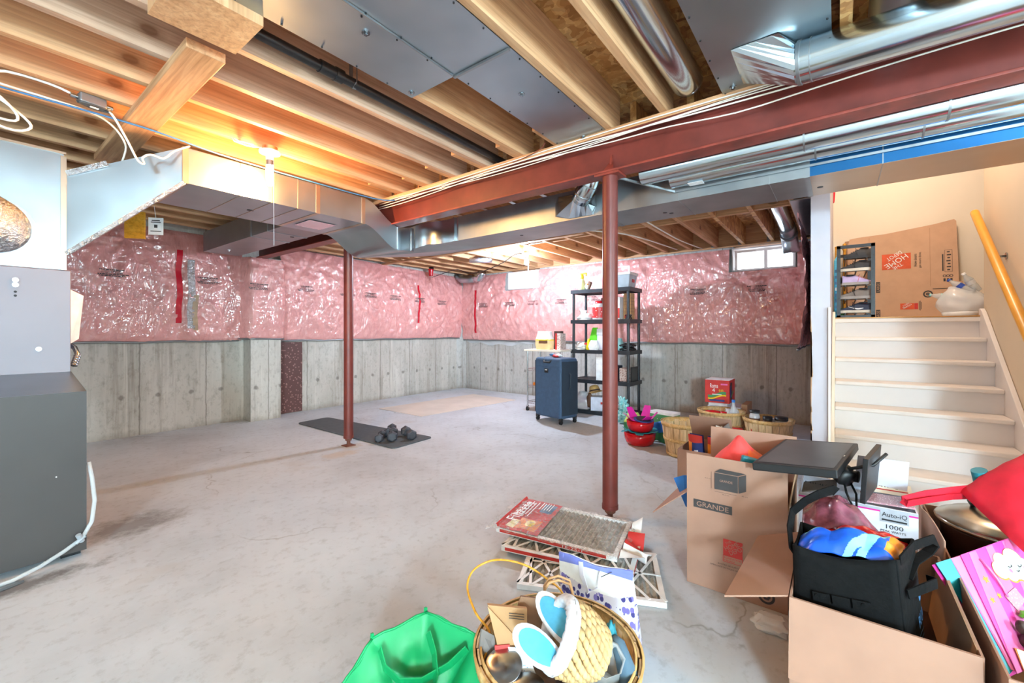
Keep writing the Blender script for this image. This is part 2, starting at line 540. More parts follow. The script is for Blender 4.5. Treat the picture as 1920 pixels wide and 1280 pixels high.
class MB:
    def __init__(s, mtx=None):
        s.v, s.f, s.mi, s.sm = [], [], [], []
        s.M = mtx or Matrix.Identity(4)

    def add(s, vs, fs, m=0, smooth=False, mtx=None):
        T = s.M @ mtx if mtx is not None else s.M
        b = len(s.v)
        s.v += [T @ V(p) for p in vs]
        for f in fs:
            s.f.append([b + i for i in f])
            s.mi.append(m)
            s.sm.append(smooth)
        return s

    def box(s, x0, x1, y0, y1, z0, z1, m=0, mtx=None, open_top=False):
        vs = [(x0, y0, z0), (x1, y0, z0), (x1, y1, z0), (x0, y1, z0), (x0, y0, z1), (x1, y0, z1), (x1, y1, z1), (x0, y1, z1)]
        fs = [(0, 3, 2, 1), (0, 1, 5, 4), (1, 2, 6, 5), (2, 3, 7, 6), (3, 0, 4, 7)]
        if not open_top:
            fs.append((4, 5, 6, 7))
        return s.add(vs, fs, m, False, mtx)

    def beam(s, p0, p1, w, h, m=0, up=(0, 0, 1)):
        """A rectangular bar from p0 to p1, w across, h along up."""
        p0, p1 = V(p0), V(p1)
        d = (p1 - p0).normalized()
        side = d.cross(V(up))
        if side.length < 1e-5:
            side = d.cross(V((1, 0, 0)))
        side.normalize()
        u = side.cross(d).normalized()
        a, b = side * w / 2, u * h / 2
        vs = [p0 - a - b, p0 + a - b, p0 + a + b, p0 - a + b, p1 - a - b, p1 + a - b, p1 + a + b, p1 - a + b]
        return s.add(vs, [(0, 3, 2, 1), (4, 5, 6, 7), (0, 1, 5, 4), (1, 2, 6, 5), (2, 3, 7, 6), (3, 0, 4, 7)][::1], m)

    def poly(s, pts, m=0, mtx=None):
        return s.add(pts, [tuple(range(len(pts)))], m, False, mtx)

    def slab(s, pts, th, m=0, m2=None, nrm=None):
        """A flat sheet of thickness th under the polygon pts (thickness opposite its normal)."""
        P = [V(p) for p in pts]
        n = V(nrm) if nrm else (P[1] - P[0]).cross(P[2] - P[0])
        if nrm is None and n.length < 1e-9:
            n = (P[2] - P[0]).cross(P[3] - P[0])
        n.normalize()
        k = len(P)
        q = [p - n * th for p in P]
        s.add(P + q, [tuple(range(k))], m)
        s.f.append([len(s.v) - 2 * k + k + i for i in range(k)][::-1]); s.mi.append(m if m2 is None else m2); s.sm.append(False)
        b = len(s.v) - 2 * k
        for i in range(k):
            j = (i + 1) % k
            s.f.append([b + j, b + i, b + k + i, b + k + j]); s.mi.append(m if m2 is None else m2); s.sm.append(False)
        return s

    def cyl(s, p0, p1, r0, r1=None, n=20, m=0, caps=True, smooth=True, mcap=None):
        p0, p1 = V(p0), V(p1)
        r1 = r0 if r1 is None else r1
        d = (p1 - p0).normalized()
        a = d.orthogonal().normalized()
        b = d.cross(a)
        A = [p0 + (a * math.cos(2 * math.pi * i / n) + b * math.sin(2 * math.pi * i / n)) * r0 for i in range(n)]
        B = [p1 + (a * math.cos(2 * math.pi * i / n) + b * math.sin(2 * math.pi * i / n)) * r1 for i in range(n)]
        s.add(A + B, [(i, (i + 1) % n, n + (i + 1) % n, n + i) for i in range(n)], m, smooth)
        if caps:
            mc = m if mcap is None else mcap
            s.add(A, [tuple(range(n))[::-1]], mc)
            s.add(B, [tuple(range(n))], mc)
        return s

    def tube(s, pts, r, n=8, m=0, closed=False, flat=None):
        """A round (or flat=(w,h) strap) tube along pts."""
        P = [V(p) for p in pts]
        k = len(P)
        rings = []
        prev = None
        for i in range(k):
            if closed:
                d = P[(i + 1) % k] - P[i - 1]
            else:
                d = P[min(i + 1, k - 1)] - P[max(i - 1, 0)]
            d.normalize()
            if prev is None:
                a = d.orthogonal().normalized() if flat is None or len(flat) < 3 else V(flat[2])
                a = (a - d * a.dot(d)).normalized()
            else:
                a = (prev - d * prev.dot(d))
                a = a.normalized() if a.length > 1e-6 else d.orthogonal().normalized()
            prev = a
            b = d.cross(a)
            ri = r[i] if isinstance(r, (list, tuple)) else r
            if flat:
                rings.append([P[i] + a * x * flat[0] / 2 + b * y * flat[1] / 2 for x, y in ((-1, -1), (1, -1), (1, 1), (-1, 1))])
            else:
                rings.append([P[i] + (a * math.cos(2 * math.pi * j / n) + b * math.sin(2 * math.pi * j / n)) * ri for j in range(n)])
        nn = len(rings[0])
        vs = [p for rg in rings for p in rg]
        fs = []
        for i in range(k if closed else k - 1):
            i2 = (i + 1) % k
            for j in range(nn):
                j2 = (j + 1) % nn
                fs.append((i * nn + j, i * nn + j2, i2 * nn + j2, i2 * nn + j))
        if not closed:
            fs.append(tuple(range(nn))[::-1])
            fs.append(tuple((k - 1) * nn + j for j in range(nn)))
        return s.add(vs, fs, m, flat is None)

    def lathe(s, prof, c=(0, 0, 0), n=32, m=0, mtx=None, smooth=True):
        vs, fs = [], []
        for r, z in prof:
            for i in range(n):
                a = 2 * math.pi * i / n
                vs.append((c[0] + r * math.cos(a), c[1] + r * math.sin(a), c[2] + z))
        for k in range(len(prof) - 1):
            for i in range(n):
                j = (i + 1) % n
                fs.append((k * n + i, k * n + j, (k + 1) * n + j, (k + 1) * n + i))
        return s.add(vs, fs, m, smooth, mtx)

    def grid(s, fn, nu, nv, m=0, smooth=True, mf=None):
        vs = [fn(i / nu, j / nv) for i in range(nu + 1) for j in range(nv + 1)]
        for i in range(nu):
            pass
        b = len(s.v)
        s.v += [s.M @ V(p) for p in vs]
        W = nv + 1
        for i in range(nu):
            for j in range(nv):
                s.f.append([b + i * W + j, b + (i + 1) * W + j, b + (i + 1) * W + j + 1, b + i * W + j + 1])
                s.mi.append(mf((i + .5) / nu, (j + .5) / nv) if mf else m)
                s.sm.append(smooth)
        return s

    def blob(s, c, r, m=0, sub=3, amp=0.15, fq=6.0, flat=0.0, seed=0):
        """A lumpy closed body with radii r about c."""
        bm = bmesh.new()
        bmesh.ops.create_icosphere(bm, subdivisions=sub, radius=1)
        vs = []
        for v in bm.verts:
            k = 1 + amp * noise.noise(v.co * fq / 3 + V((seed * 3.7, seed * 1.3, seed))) * 2
            p = v.co * k
            p = V((p.x * r[0], p.y * r[1], p.z * r[2]))
            if flat and p.z < -r[2] * flat:
                p.z = -r[2] * flat
            vs.append(V(c) + p)
        fs = [tuple(v.index for v in f.verts) for f in bm.faces]
        bm.free()
        return s.add(vs, fs, m, True)

    def text(s, st, mtx, w=None, h=None, m=1, off=0.0008, center=True):
        vs, fs, x0, x1, y0, y1 = text_mesh(st)
        sx = (w / (x1 - x0)) if w else None
        sy = (h / (y1 - y0)) if h else None
        sx = sx or sy
        sy = sy or sx
        cx, cy = ((x0 + x1) / 2, (y0 + y1) / 2) if center else (x0, y0)
        return s.add([((p.x - cx) * sx, (p.y - cy) * sy, off) for p in vs], fs, m, False, mtx)

    def rect(s, mtx, w, h, m=1, off=0.0005, cx=0, cy=0):
        return s.add([(cx - w / 2, cy - h / 2, off), (cx + w / 2, cy - h / 2, off), (cx + w / 2, cy + h / 2, off), (cx - w / 2, cy + h / 2, off)], [(0, 1, 2, 3)], m, False, mtx)

    def build(s, name, mats, parent=None, bevel=0.0, solid=0.0, sub=0, origin=None, seg=2):
        if isinstance(mats, str):
            mats = [mats]
        me = bpy.data.meshes.new(name)
        if parent is not None:
            og = PLOC[parent.name]
        elif origin is not None:
            og = V(origin)
        else:
            xs = [p.x for p in s.v]; ys = [p.y for p in s.v]; zs = [p.z for p in s.v]
            og = V(((min(xs) + max(xs)) / 2, (min(ys) + max(ys)) / 2, min(zs)))
        me.from_pydata([p - og for p in s.v], [], s.f)
        for x in mats:
            me.materials.append(M[x])
        for p, i, sm in zip(me.polygons, s.mi, s.sm):
            p.material_index = i
            p.use_smooth = sm
        me.update()
        o = bpy.data.objects.new(name, me)
        C.objects.link(o)
        if parent is not None:
            o.parent = parent
            PLOC[o.name] = og
        else:
            o.location = og
            PLOC[o.name] = og
        if solid:
            md = o.modifiers.new('thickness', 'SOLIDIFY'); md.thickness = solid; md.offset = 0
        if bevel:
            md = o.modifiers.new('bevel', 'BEVEL'); md.width = bevel; md.segments = seg; md.limit_method = 'ANGLE'; md.angle_limit = R(40)
        if sub:
            md = o.modifiers.new('smooth', 'SUBSURF'); md.levels = sub; md.render_levels = sub
        return o


PLOC = {}


def tag(o, label, cat, group=None, kind=None):
    o['label'] = label
    o['category'] = cat
    if group:
        o['group'] = group
    if kind:
        o['kind'] = kind
    return o


def thing(name, loc, label, cat, group=None):
    o = bpy.data.objects.new(name, None)
    o.empty_display_size = 0.05
    C.objects.link(o)
    o.location = loc
    PLOC[o.name] = V(loc)
    return tag(o, label, cat, group)


def struct(o):
    o['kind'] = 'structure'
    return o


ORD = ['first', 'second', 'third', 'fourth', 'fifth', 'sixth', 'seventh', 'eighth', 'ninth', 'tenth', 'eleventh', 'twelfth', 'thirteenth', 'fourteenth', 'fifteenth', 'sixteenth', 'seventeenth', 'eighteenth', 'nineteenth', 'twentieth']
fb = lambda p, k=1.0: noise.noise(V(p) * k)

# ================================================================ the room
XF, YL = 6.2, 6.02            # inner faces of the far wall and of the left wall
ZC = 0.985                    # top of the bare concrete
struct(MB().box(-3.4, 6.6, -3.4, 6.4, -0.12, 0.0).build('floor', 'floor', origin=(0, 0, 0)))
# left wall: cast concrete with the pilaster that carries the steel beam
b = MB().box(-3.4, 6.6, YL, 6.3, 0, 2.5)
b.box(2.24, 2.60, 5.80, YL, 0, 2.06)
struct(b.build('wall_left', 'wall_concrete', origin=(0, 0, 0)))
# far wall with two window openings
W1 = (4.13, 4.80, 1.90, 2.19)
W2 = (0.42, 1.09, 1.915, 2.19)
b = MB()
b.box(XF, 6.5, -1.2, 6.02, 0, W1[2])
b.box(XF, 6.5, W1[1], 6.02, W1[2], 2.23)
b.box(XF, 6.5, W2[1], W1[0], W1[2], 2.23)
b.box(XF, 6.5, -1.2, W2[0], W1[2], 2.23)
struct(b.build('wall_far', 'wall_concrete_far', origin=(0, 0, 0)))
# corner fillet of concrete
b = MB()
b.poly([(6.06, YL, 0), (XF, 5.90, 0), (XF, 5.90, 2.2), (6.06, YL, 2.2)])
struct(b.build('wall_corner', 'wall_concrete_far', origin=(0, 0, 0)))
# walls behind the camera
struct(MB().box(-3.5, -3.4, -3.4, 6.3, 0, 2.55).build('wall_behind', 'back_wall', origin=(0, 0, 0)))
struct(MB().box(-3.4, 3.3, -3.5, -3.4, 0, 2.55).build('wall_right_rear', 'back_wall', origin=(0, 0, 0)))
# stud wall left of the stairs, its end face towards the room
b = MB().box(3.70, 6.3, 0.045, 0.155, 0, 3.7)
b.add([(3.698, 0.150, 0.02), (3.698, 0.1554, 0.02), (3.698, 0.1554, 1.25), (3.698, 0.150, 1.15), (3.698, 0.146, 0.9), (3.698, 0.151, 0.6), (3.698, 0.1475, 0.35)], [tuple(range(7))], 1)
for i, (z, h) in enumerate(((1.02, .10), (0.80, .22), (0.55, .04), (0.42, .05), (0.33, .07), (0.20, .05))):
    b.add([(3.698, 0.146 - .004 * (i % 2), z), (3.698, 0.1556, z), (3.698, 0.1556, z + h), (3.698, 0.149, z + h)], [(0, 1, 2, 3)], 1)
struct(b.build('wall_stair_left', ['drywall_white', 'torn_paper'], origin=(0, 0, 0)))
struct(MB().box(3.0, 5.16, -1.06, -0.955, 0, 3.7).build('wall_stair_right', 'tan_wall', origin=(0, 0, 0)))
struct(MB().box(6.08, 6.16, -2.6, 0.045, 1.25, 3.7).build('wall_landing', 'cream_wall', origin=(0, 0, 0)))
struct(MB().box(5.16, 6.16, -2.6, -0.947, 1.12, 1.25).build('floor_landing', 'edge_oak', origin=(0, 0, 0)))
struct(MB().box(5.06, 5.16, -2.6, -1.062, 1.0, 3.7).build('wall_landing_return', 'tan_wall', origin=(0, 0, 0)))
struct(MB().box(6.2, 6.5, -2.6, -1.2, 0, 1.25).build('wall_landing_base', 'back_wall', origin=(0, 0, 0)))
struct(MB().box(5.16, 6.08, -2.6, -2.5, 1.25, 3.7).build('wall_landing_side', 'cream_wall', origin=(0, 0, 0)))
struct(MB().box(3.0, 6.16, -2.6, 0.155, 3.7, 3.8).build('ceiling_stairwell', 'white_paint', origin=(0, 0, 0)))
struct(MB().box(3.0, 3.1, -3.4, 0.155, 2.54, 3.8).build('wall_stairwell_header', 'cream_wall', origin=(0, 0, 0)))
struct(MB().box(3.2, 3.3, -3.4, -1.06, 0, 2.54).build('wall_stair_rear', 'back_wall', origin=(0, 0, 0)))
# inner skirting trim beside the stair wall
b = MB()
b.beam((3.69, 0.048, 0.0), (3.69, 0.048, 1.29), 0.014, 0.02, up=(1, 0, 0))
struct(b.build('trim_1', 'cream_wall', origin=(0, 0, 0)))


def window(name, w):
    y0, y1, z0, z1 = w
    fr = MB()
    t = 0.028
    x = XF + 0.10
    fr.box(x, x + .05, y0, y1, z0, z0 + t).box(x, x + .05, y0, y1, z1 - t, z1)
    fr.box(x, x + .05, y0, y0 + t, z0 + t, z1 - t).box(x, x + .05, y1 - t, y1, z0 + t, z1 - t)
    ym = (y0 + y1) / 2 - 0.02
    fr.box(x - .01, x + .06, ym - .018, ym + .018, z0 + t, z1 - t)
    # painted lining of the opening
    xo = 6.52
    fr.box(XF - .03, xo, y0, y1, z0 - .012, z0 + .004).box(XF - .03, xo, y0, y1, z1 - .004, z1 + .012)
    fr.box(XF - .03, xo, y0 - .012, y0 + .004, z0 - .012, z1 + .012).box(XF - .03, xo, y1 - .004, y1 + .012, z0 - .012, z1 + .012)
    f = struct(fr.build(name, 'white_paint', origin=(0, 0, 0)))
    PLOC[f.name] = V((0, 0, 0))
    MB().box(x + .022, x + .026, y0 + t, ym - .018, z0 + t, z1 - t).build('window_pane', 'window_glass', f)
    MB().box(x + .030, x + .034, ym + .018, y1 - t, z0 + t, z1 - t).build('window_pane', 'window_glass', f)


window('window_1', W1)
window('window_2', W2)
# subfloor seen between the joists
b = MB().box(-3.4, 2.45, -3.4, 6.4, 2.532, 2.56)
b.box(2.45, 6.5, 0.155, 6.4, 2.492, 2.56)
b.box(2.45, 3.1, -3.4, 0.155, 2.492, 2.54)
struct(b.build('ceiling', 'osb', origin=(0, 0, 0)))


# ---------------------------------------------------------------- insulation blankets
def mark(b, mtx, m=1, sc=1.0, seed=0):
    """The blurred little block of print on the vapour barrier: dashes only."""
    rr = random.Random(seed)
    for row, (ln, th) in enumerate(((0.20, .012), (0.13, .006), (0.17, .006), (0.23, .010), (0.21, .010))):
        x = -ln / 2
        z = .035 - row * .0165
        while x < ln / 2:
            d = rr.uniform(.008, .030)
            b.rect(mtx, d * sc, th * sc, m, 0.004, (x + d / 2) * sc, z * sc)
            x += d + .005


def blanket(name, axis, a0, a1, z0, z1f, base, holes=(), seed=0, bulge=0.055, pins=(), label='', group=None, marks=(), pockets=(), tapes=()):
    """Pink batts behind clear film: base(u) is the face, out towards the room."""
    nu = int(abs(a1 - a0) / 0.024)
    nv = 60
    sgn = -1

    def disp(u, zz, zr):
        p = V((u * 1.0, zz, seed * 7.7))
        d = bulge * math.sin(math.pi * min(1, max(0, zr))) ** 0.55
        d += 0.020 * noise.noise(p * 2.6)
        # sagging folds in the film
        q = V((u * 2.2 + zz * 1.5, zz * 1.1 - u * 0.6, seed))
        rdg = 1 - abs(noise.noise(q * 2.6))
        d += 0.024 * (rdg ** 6) * math.sin(math.pi * min(1, max(0, zr))) ** 0.5
        q = V((u * 5.5 - zz * 3.2, zz * 1.6 + u, seed + 9))
        d += 0.014 * ((1 - abs(noise.noise(q * 1.7))) ** 7)
        for (pu, pz) in pins:           # staples the film fans out from
            du, dz = u - pu, zz - pz
            rr = math.hypot(du, dz)
            if rr < 0.7:
                an = math.atan2(du, -dz)
                k = (1 - rr / 0.7)
                d += 0.026 * k * (abs(math.sin(an * 6.5 + 1.3 * math.sin(an * 3))) ** 3) * min(1, rr / .06) - 0.03 * max(0, 1 - rr / .10)
        for (pu, wd) in pockets:        # stud seams
            d -= 0.02 * math.exp(-((u - pu) / wd) ** 2)
        return max(0.004, d)

    def fn(s, t):
        u = a0 + (a1 - a0) * s
        zt = z1f(u)
        zz = z0 + (zt - z0) * t
        d = disp(u, zz, t)
        bs = base(u)
        return (u, bs - d, zz) if axis == 0 else (bs - d, u, zz)

    b = MB()
    vs = [fn(i / nu, j / nv) for i in range(nu + 1) for j in range(nv + 1)]
    W = nv + 1
    fs = []
    for i in range(nu):
        for j in range(nv):
            u = a0 + (a1 - a0) * (i + .5) / nu
            zt = z1f(u)
            zz = z0 + (zt - z0) * (j + .5) / nv
            if any(h[0] < u < h[1] and h[2] < zz < h[3] for h in holes):
                continue
            fs.append((i * W + j, (i + 1) * W + j, (i + 1) * W + j + 1, i * W + j + 1))
    b.add(vs, fs, 0, True)
    for k, (mu, mz) in enumerate(marks):
        zt = z1f(mu)
        d = disp(mu, mz, (mz - z0) / (zt - z0))
        d = max(d, disp(mu - .08, mz, (mz - z0) / (zt - z0)), disp(mu + .08, mz, (mz - z0) / (zt - z0)), disp(mu, mz + .03, (mz - z0) / (zt - z0)), disp(mu, mz - .03, (mz - z0) / (zt - z0)))
        o = (mu, base(mu) - d - .001, mz) if axis == 0 else (base(mu) - d - .001, mu, mz)
        mark(b, frame(o, (1, 0, 0) if axis == 0 else (0, -1, 0), (0, 0, 1)), 1, 0.95, seed * 31 + k)
    # sealing bead along the foot of the film
    pts = []
    for i in range(0, nu + 1, 2):
        u = a0 + (a1 - a0) * i / nu
        pts.append((u, base(u) - .012, z0 - .004 + .004 * math.sin(u * 9)) if axis == 0 else (base(u) - .012, u, z0 - .004 + .004 * math.sin(u * 9)))
    o = b.build(name, ['insul', 'print_dark'], bevel=0)
    tag(o, label, 'insulation', group)
    s = MB().tube(pts, 0.012, 6)
    s.build('sealing_strip', 'duct_grey', o)
    for pu, za, zb, wd, mt in tapes:
        pl, pr_ = [], []
        n = 16
        vs, fs = [], []
        for i in range(n + 1):
            zz = za + (zb - za) * i / n
            zt = z1f(pu)
            wob = 0.006 * math.sin(zz * 13)
            d = max(disp(pu + e, zz, (zz - z0) / (zt - z0)) for e in (-wd / 2, 0, wd / 2)) + 0.003
            for e in (-wd / 2, wd / 2):
                vs.append((pu + e + wob, base(pu) - d, zz) if axis == 0 else (base(pu) - d, pu + e + wob, zz))
        for i in range(n):
            fs.append((2 * i, 2 * i + 1, 2 * i + 3, 2 * i + 2))
        tb = MB().add(vs, fs, 0, True)
        tb.build('tape_strip', mt, o)
    return o


flat = lambda v: (lambda u: v)
blanket('insulation_blanket', 0, -1.0, 2.20, 1.015, lambda u: 2.27, flat(YL - .02), seed=1, bulge=.075,
        pins=((1.12, 2.12), (2.1, 1.15), (0.5, 2.2)), marks=((0.98, 1.72), (1.82, 1.72)), pockets=((1.56, .05),),
        tapes=((1.55, 1.22, 2.05, .055, 'tape_red'), (1.66, 1.16, 1.95, .07, 'foil_crumpled'), (1.70, 1.14, 1.55, .05, 'tape_clear')),
        label='pink insulation under wrinkled clear film behind the furnace, crossed by red tape')
blanket('insulation_blanket', 0, 2.16, 2.72, 1.035, lambda u: 2.05,
        lambda u: 5.795 if 2.22 < u < 2.62 else (5.795 + min(1, max(0, (2.22 - u) / .06 if u < 2.22 else (u - 2.62) / .10)) * .205), seed=4, bulge=.05,
        pins=((2.5, 1.95),), marks=((2.30, 1.68),),
        label='narrow pink film-wrapped insulation bulging around the concrete pilaster')
blanket('insulation_blanket', 0, 2.66, 6.12, 1.005, lambda u: 2.27 - .02 * (u - 2.7), flat(YL - .02), seed=2, bulge=.07,
        pins=((3.0, 2.0), (3.9, 1.9), (4.75, 2.15), (5.6, 1.25)), pockets=((3.6, .05), (4.8, .05)),
        marks=((2.98, 1.72), (3.62, 1.70), (4.02, 1.70), (4.5, 1.69), (5.02, 1.68), (5.55, 1.66)),
        tapes=((5.02, 1.28, 1.95, .04, 'tape_red'),),
        label='long stretch of pink film-covered insulation from the pilaster to the far corner')
blanket('insulation_blanket', 1, 0.17, 5.93, 0.965, lambda u: 2.20, flat(XF - .02), seed=3, bulge=.065,
        holes=((W1[0] - .03, W1[1] + .03, W1[2] - .03, 2.3), (W2[0] - .03, W2[1] + .03, W2[2] - .03, 2.3)),
        pins=((1.02, 1.80), (0.36, 1.83), (4.75, 1.84), (4.12, 1.84), (2.6, 2.05)), pockets=((2.2, .05), (3.4, .05)),
        marks=((5.35, 1.62), (4.72, 1.62), (4.2, 1.62), (3.65, 1.62), (3.05, 1.64), (1.50, 1.66), (0.82, 1.66)),
        tapes=((5.55, 1.10, 1.92, .05, 'tape_red'),),
        label='pink film-covered insulation on the far wall below the two small windows')
# insulated return beside the stair wall
blanket('insulation_blanket', 0, 4.6, 6.14, 0.965, lambda u: 2.2, flat(0.30), seed=6, bulge=.05,
        label='narrow strip of film-wrapped insulation in the corner beside the white stair wall')

# film skirt hanging loose over the concrete on the far wall
b = MB()
n = 40
vs, fs = [], []
for i in range(n + 1):
    y = 5.85 - 1.7 * i / n
    dr = 0.035 + .075 * math.sin(math.pi * min(1, i / n * 1.02)) ** .7 + .02 * math.sin(i * .55)
    vs += [(XF - .016, y, ZC - .01), (XF - .022 - .01 * math.sin(i * .8), y, ZC - dr)]
for i in range(n):
    fs.append((2 * i, 2 * i + 2, 2 * i + 3, 2 * i + 1))
b.add(vs, fs, 0, True)
tag(b.build('film_flap', 'clear_plastic'), 'loose clear film flap hanging over bare concrete in the far corner', 'plastic film')

# dimpled drainage sheet beside the pilaster
b = MB().box(2.63, 2.98, YL - .022, YL - .003, 0.01, 0.98)
tag(b.build('drainage_sheet', 'dot_mesh'), 'dark brown dimpled drainage sheet standing against concrete beside the pilaster', 'drainage sheet')

# ---------------------------------------------------------------- steel beam and posts
t = thing('steel_beam', (2.364, 2.0, 2.05), 'dark red painted steel beam running overhead on two round posts', 'beam')
YB0, YB1 = -1.6, 5.86
MB().box(2.36, 2.368, YB0, YB1, 2.062, 2.250).build('web', 'red_steel', t)
MB().box(2.304, 2.424, YB0, YB1, 2.050, 2.063).build('lower_flange', 'red_steel_flange', t, bevel=.003)
MB().box(2.304, 2.424, YB0, YB1, 2.250, 2.262).build('upper_flange', 'red_steel', t)
b = MB()
b.add([(2.306, 1.03, 2.063), (2.306, 1.09, 2.063), (2.359, 1.07, 2.13), (2.359, 1.05, 2.13)], [(0, 1, 2, 3)], 0)
b.beam((2.34, 1.06, 2.063), (2.357, 1.06, 2.16), .012, .02)
b.build('stiffener_tab', 'red_steel_flange', t)
tag(MB().box(2.302, 2.426, YB0, YB1, 2.264, 2.296).build('sill_plate', 'wood_along_y'), 'pine plate lying flat along the top of the red beam', 'sill plate')


def post(x, y, label):
    t = thing('steel_post', (x, y, 0), label, 'post', 'red steel posts')
    MB().cyl((x, y, 0.075), (x, y, 2.036), 0.045, n=28).cyl((x, y, .075), (x, y, .10), .048, n=28).build('shaft', 'red_steel', t)
    MB().cyl((x, y, 0.006), (x, y, 0.08), 0.017, n=14).cyl((x, y, .05), (x, y, .074), .030, .036, n=6, smooth=False).build('jack_screw', 'rust', t)
    MB().box(x - .05, x + .05, y - .05, y + .05, 0, .006).build('base_plate', 'rust', t)
    MB().box(x - .058, x + .058, y - .075, y + .075, 2.036, 2.049).build('cap_plate', 'red_steel_flange', t)


post(2.364, 1.075, 'round dark red steel post standing beside the furnace filters')
post(2.364, 3.837, 'round dark red steel post standing at the exercise mat with dumbbells')

# ---------------------------------------------------------------- joists
ZJ = 2.297
near = [1.075 + .313 * k for k in range(-2, 16)]
pan_i = 0
for k, yf in enumerate(near):
    osbj = False
    x0, x1 = -3.3, 2.42
    m = 'joist_wood' if yf < 2.0 else 'joist_old'
    if yf > 2.6:
        m = 'joist_wood'
    cut = None
    b = MB().box(x0, x1, yf - .038, yf, ZJ, 2.530)
    o = b.build('floor_joist', m)
    o.data  # origin at its base centre
    if k == 2:
        lab = 'pine floor joist along the right edge of the bolted sheet-metal panning'
    elif k < 2:
        lab = ('pine floor joist left of the round pipe near the red beam', 'pine floor joist edging the sheet-metal panel with the round duct')[1 - k]
    else:
        lab = 'pine floor joist above the open floor, %s one left of the panning edge joist' % ORD[k - 3]
    tag(o, lab, 'joist', 'floor joists in front of the beam')
# the board-webbed joist by the duct take-off
for y0, nm in ((-.005, 'oriented strand board joist beside the round duct, top of picture'),):
    tag(MB().box(-3.3, 2.42, y0 - .038, y0, ZJ, 2.530).build('floor_joist', 'osb'), nm, 'joist', 'floor joists in front of the beam')
for k, yy in enumerate((-.32, -.633, -.946, -1.26)):
    tag(MB().box(-3.3, 2.42, yy - .038, yy, ZJ, 2.530).build('floor_joist', 'joist_wood'), 'pine floor joist above the round duct, %s one right of the strand board joist' % ORD[k], 'joist', 'floor joists in front of the beam')
# lapped ends on the beam
for k, yf in enumerate(near):
    if k in (0, 1):
        continue
    ln = 2.06 + .05 * math.sin(k * 2.1)
    tag(MB().box(ln, 2.44, yf + .001, yf + .039, ZJ, 2.50).build('lap_board', 'joist_wood'),
        'short board lapped beside a joist end above the red beam, %s from the right' % ORD[k - 2], 'board', 'lapped joist ends on the beam')

far = [0.34 + .325 * k for k in range(0, 18)]
ZF = 2.250
for k, yf in enumerate(far):
    o = MB().box(2.46, 6.24, yf - .038, yf, ZF, 2.490).build('floor_joist', 'osb' if k in (1, 2) else 'joist_wood')
    tag(o, 'pine floor joist beyond the main duct, %s one left of the stair wall' % ORD[k] if k not in (1, 2) else
        'strand board joist above the right window, %s one left of the stair wall' % ORD[k], 'joist', 'floor joists behind the main duct')
tag(MB().box(6.24, 6.28, 0.16, 6.02, ZF, 2.490).build('rim_board', 'wood_along_y'), 'pine rim board closing the joist ends above the far wall', 'board')
tag(MB().box(6.19, 6.36, 0.16, 6.02, 2.232, 2.249).build('sill_board', 'wood_along_y'), 'flat pine sill board lying on top of the far wall', 'board')
for k in range(3):
    y = far[k + 1]
    b = MB().box(6.195, 6.238, y + .002, y + .008, ZF, ZF + .16).box(6.228, 6.238, y, y + .05, ZF, ZF + .16)
    tag(b.build('joist_hanger', 'duct_grey'), 'grey steel joist hanger at the far rim board, %s one left of the stair wall' % ORD[k], 'joist hanger', 'joist hangers')
for k in range(9):
    a, c = far[k], far[k + 1] - .038
    x = 4.55 + (0.04 if k % 2 else 0)
    tag(MB().box(x, x + .038, a + .001, c - .001, ZF + .01, ZF + .10 + .13 * (k > 2)).build('blocking_board', 'wood_along_y'),
        'pine blocking between the far joists, %s piece left of the stair wall' % ORD[k], 'blocking', 'blocking between the far joists')
tag(MB().box(4.30, 4.37, 2.3, 6.0, ZF - .020, ZF - .001).build('strapping_board', 'wood_along_y'), 'thin pine strap nailed under the far joists towards the left wall', 'board')

# old timber by the furnace
b = MB().box(.42, .70, 1.70, 1.96, 2.255, 2.50)
tag(b.build('timber_block', 'wood_up'), 'sawn pine block with end grain showing beside the black pipe', 'timber block')
b = MB().box(.56, .70, 2.06, 3.9, 2.255, 2.295)
tag(b.build('brace_board', 'wood_along_y', bevel=.004), 'rough pine brace board nailed across the joists above the furnace', 'brace board')

# ---------------------------------------------------------------- sheet-metal panning
def pan(name, x0, x1, y0, y1, z, label, screws=(), bolts=()):
    b = MB()

    def fn(s, t):
        x = x0 + (x1 - x0) * s
        y = y0 + (y1 - y0) * t
        return (x, y, z + .004 * noise.noise(V((x * 3, y * 4, z))) * (math.sin(math.pi * t) ** .5))
    b.grid(fn, int((x1 - x0) / .04), 8, 0)
    b.grid(lambda s, t: (lambda p: (p[0], p[1], p[2] + .002))(fn(s, t)), int((x1 - x0) / .04), 8, 0)
    o = b.build(name, 'galv')
    tag(o, label, 'sheet metal panel', 'sheet metal under the joists')
    for x, y in bolts:
        MB().cyl((x, y, z - .004), (x, y, z), .016, n=16).cyl((x, y, z - .012), (x, y, z - .003), .008, n=6, smooth=False).build('bolt', 'steel', o)
    s = MB()
    for i in range(int((x1 - x0) / .16)):
        for yy in (y0 + .012, y1 - .012):
            x = x0 + .08 + i * .16
            s.cyl((x, yy, z - .004), (x, yy, z), .004, n=6, smooth=False)
    s.build('screws', 'dark_pipe', o)
    return o


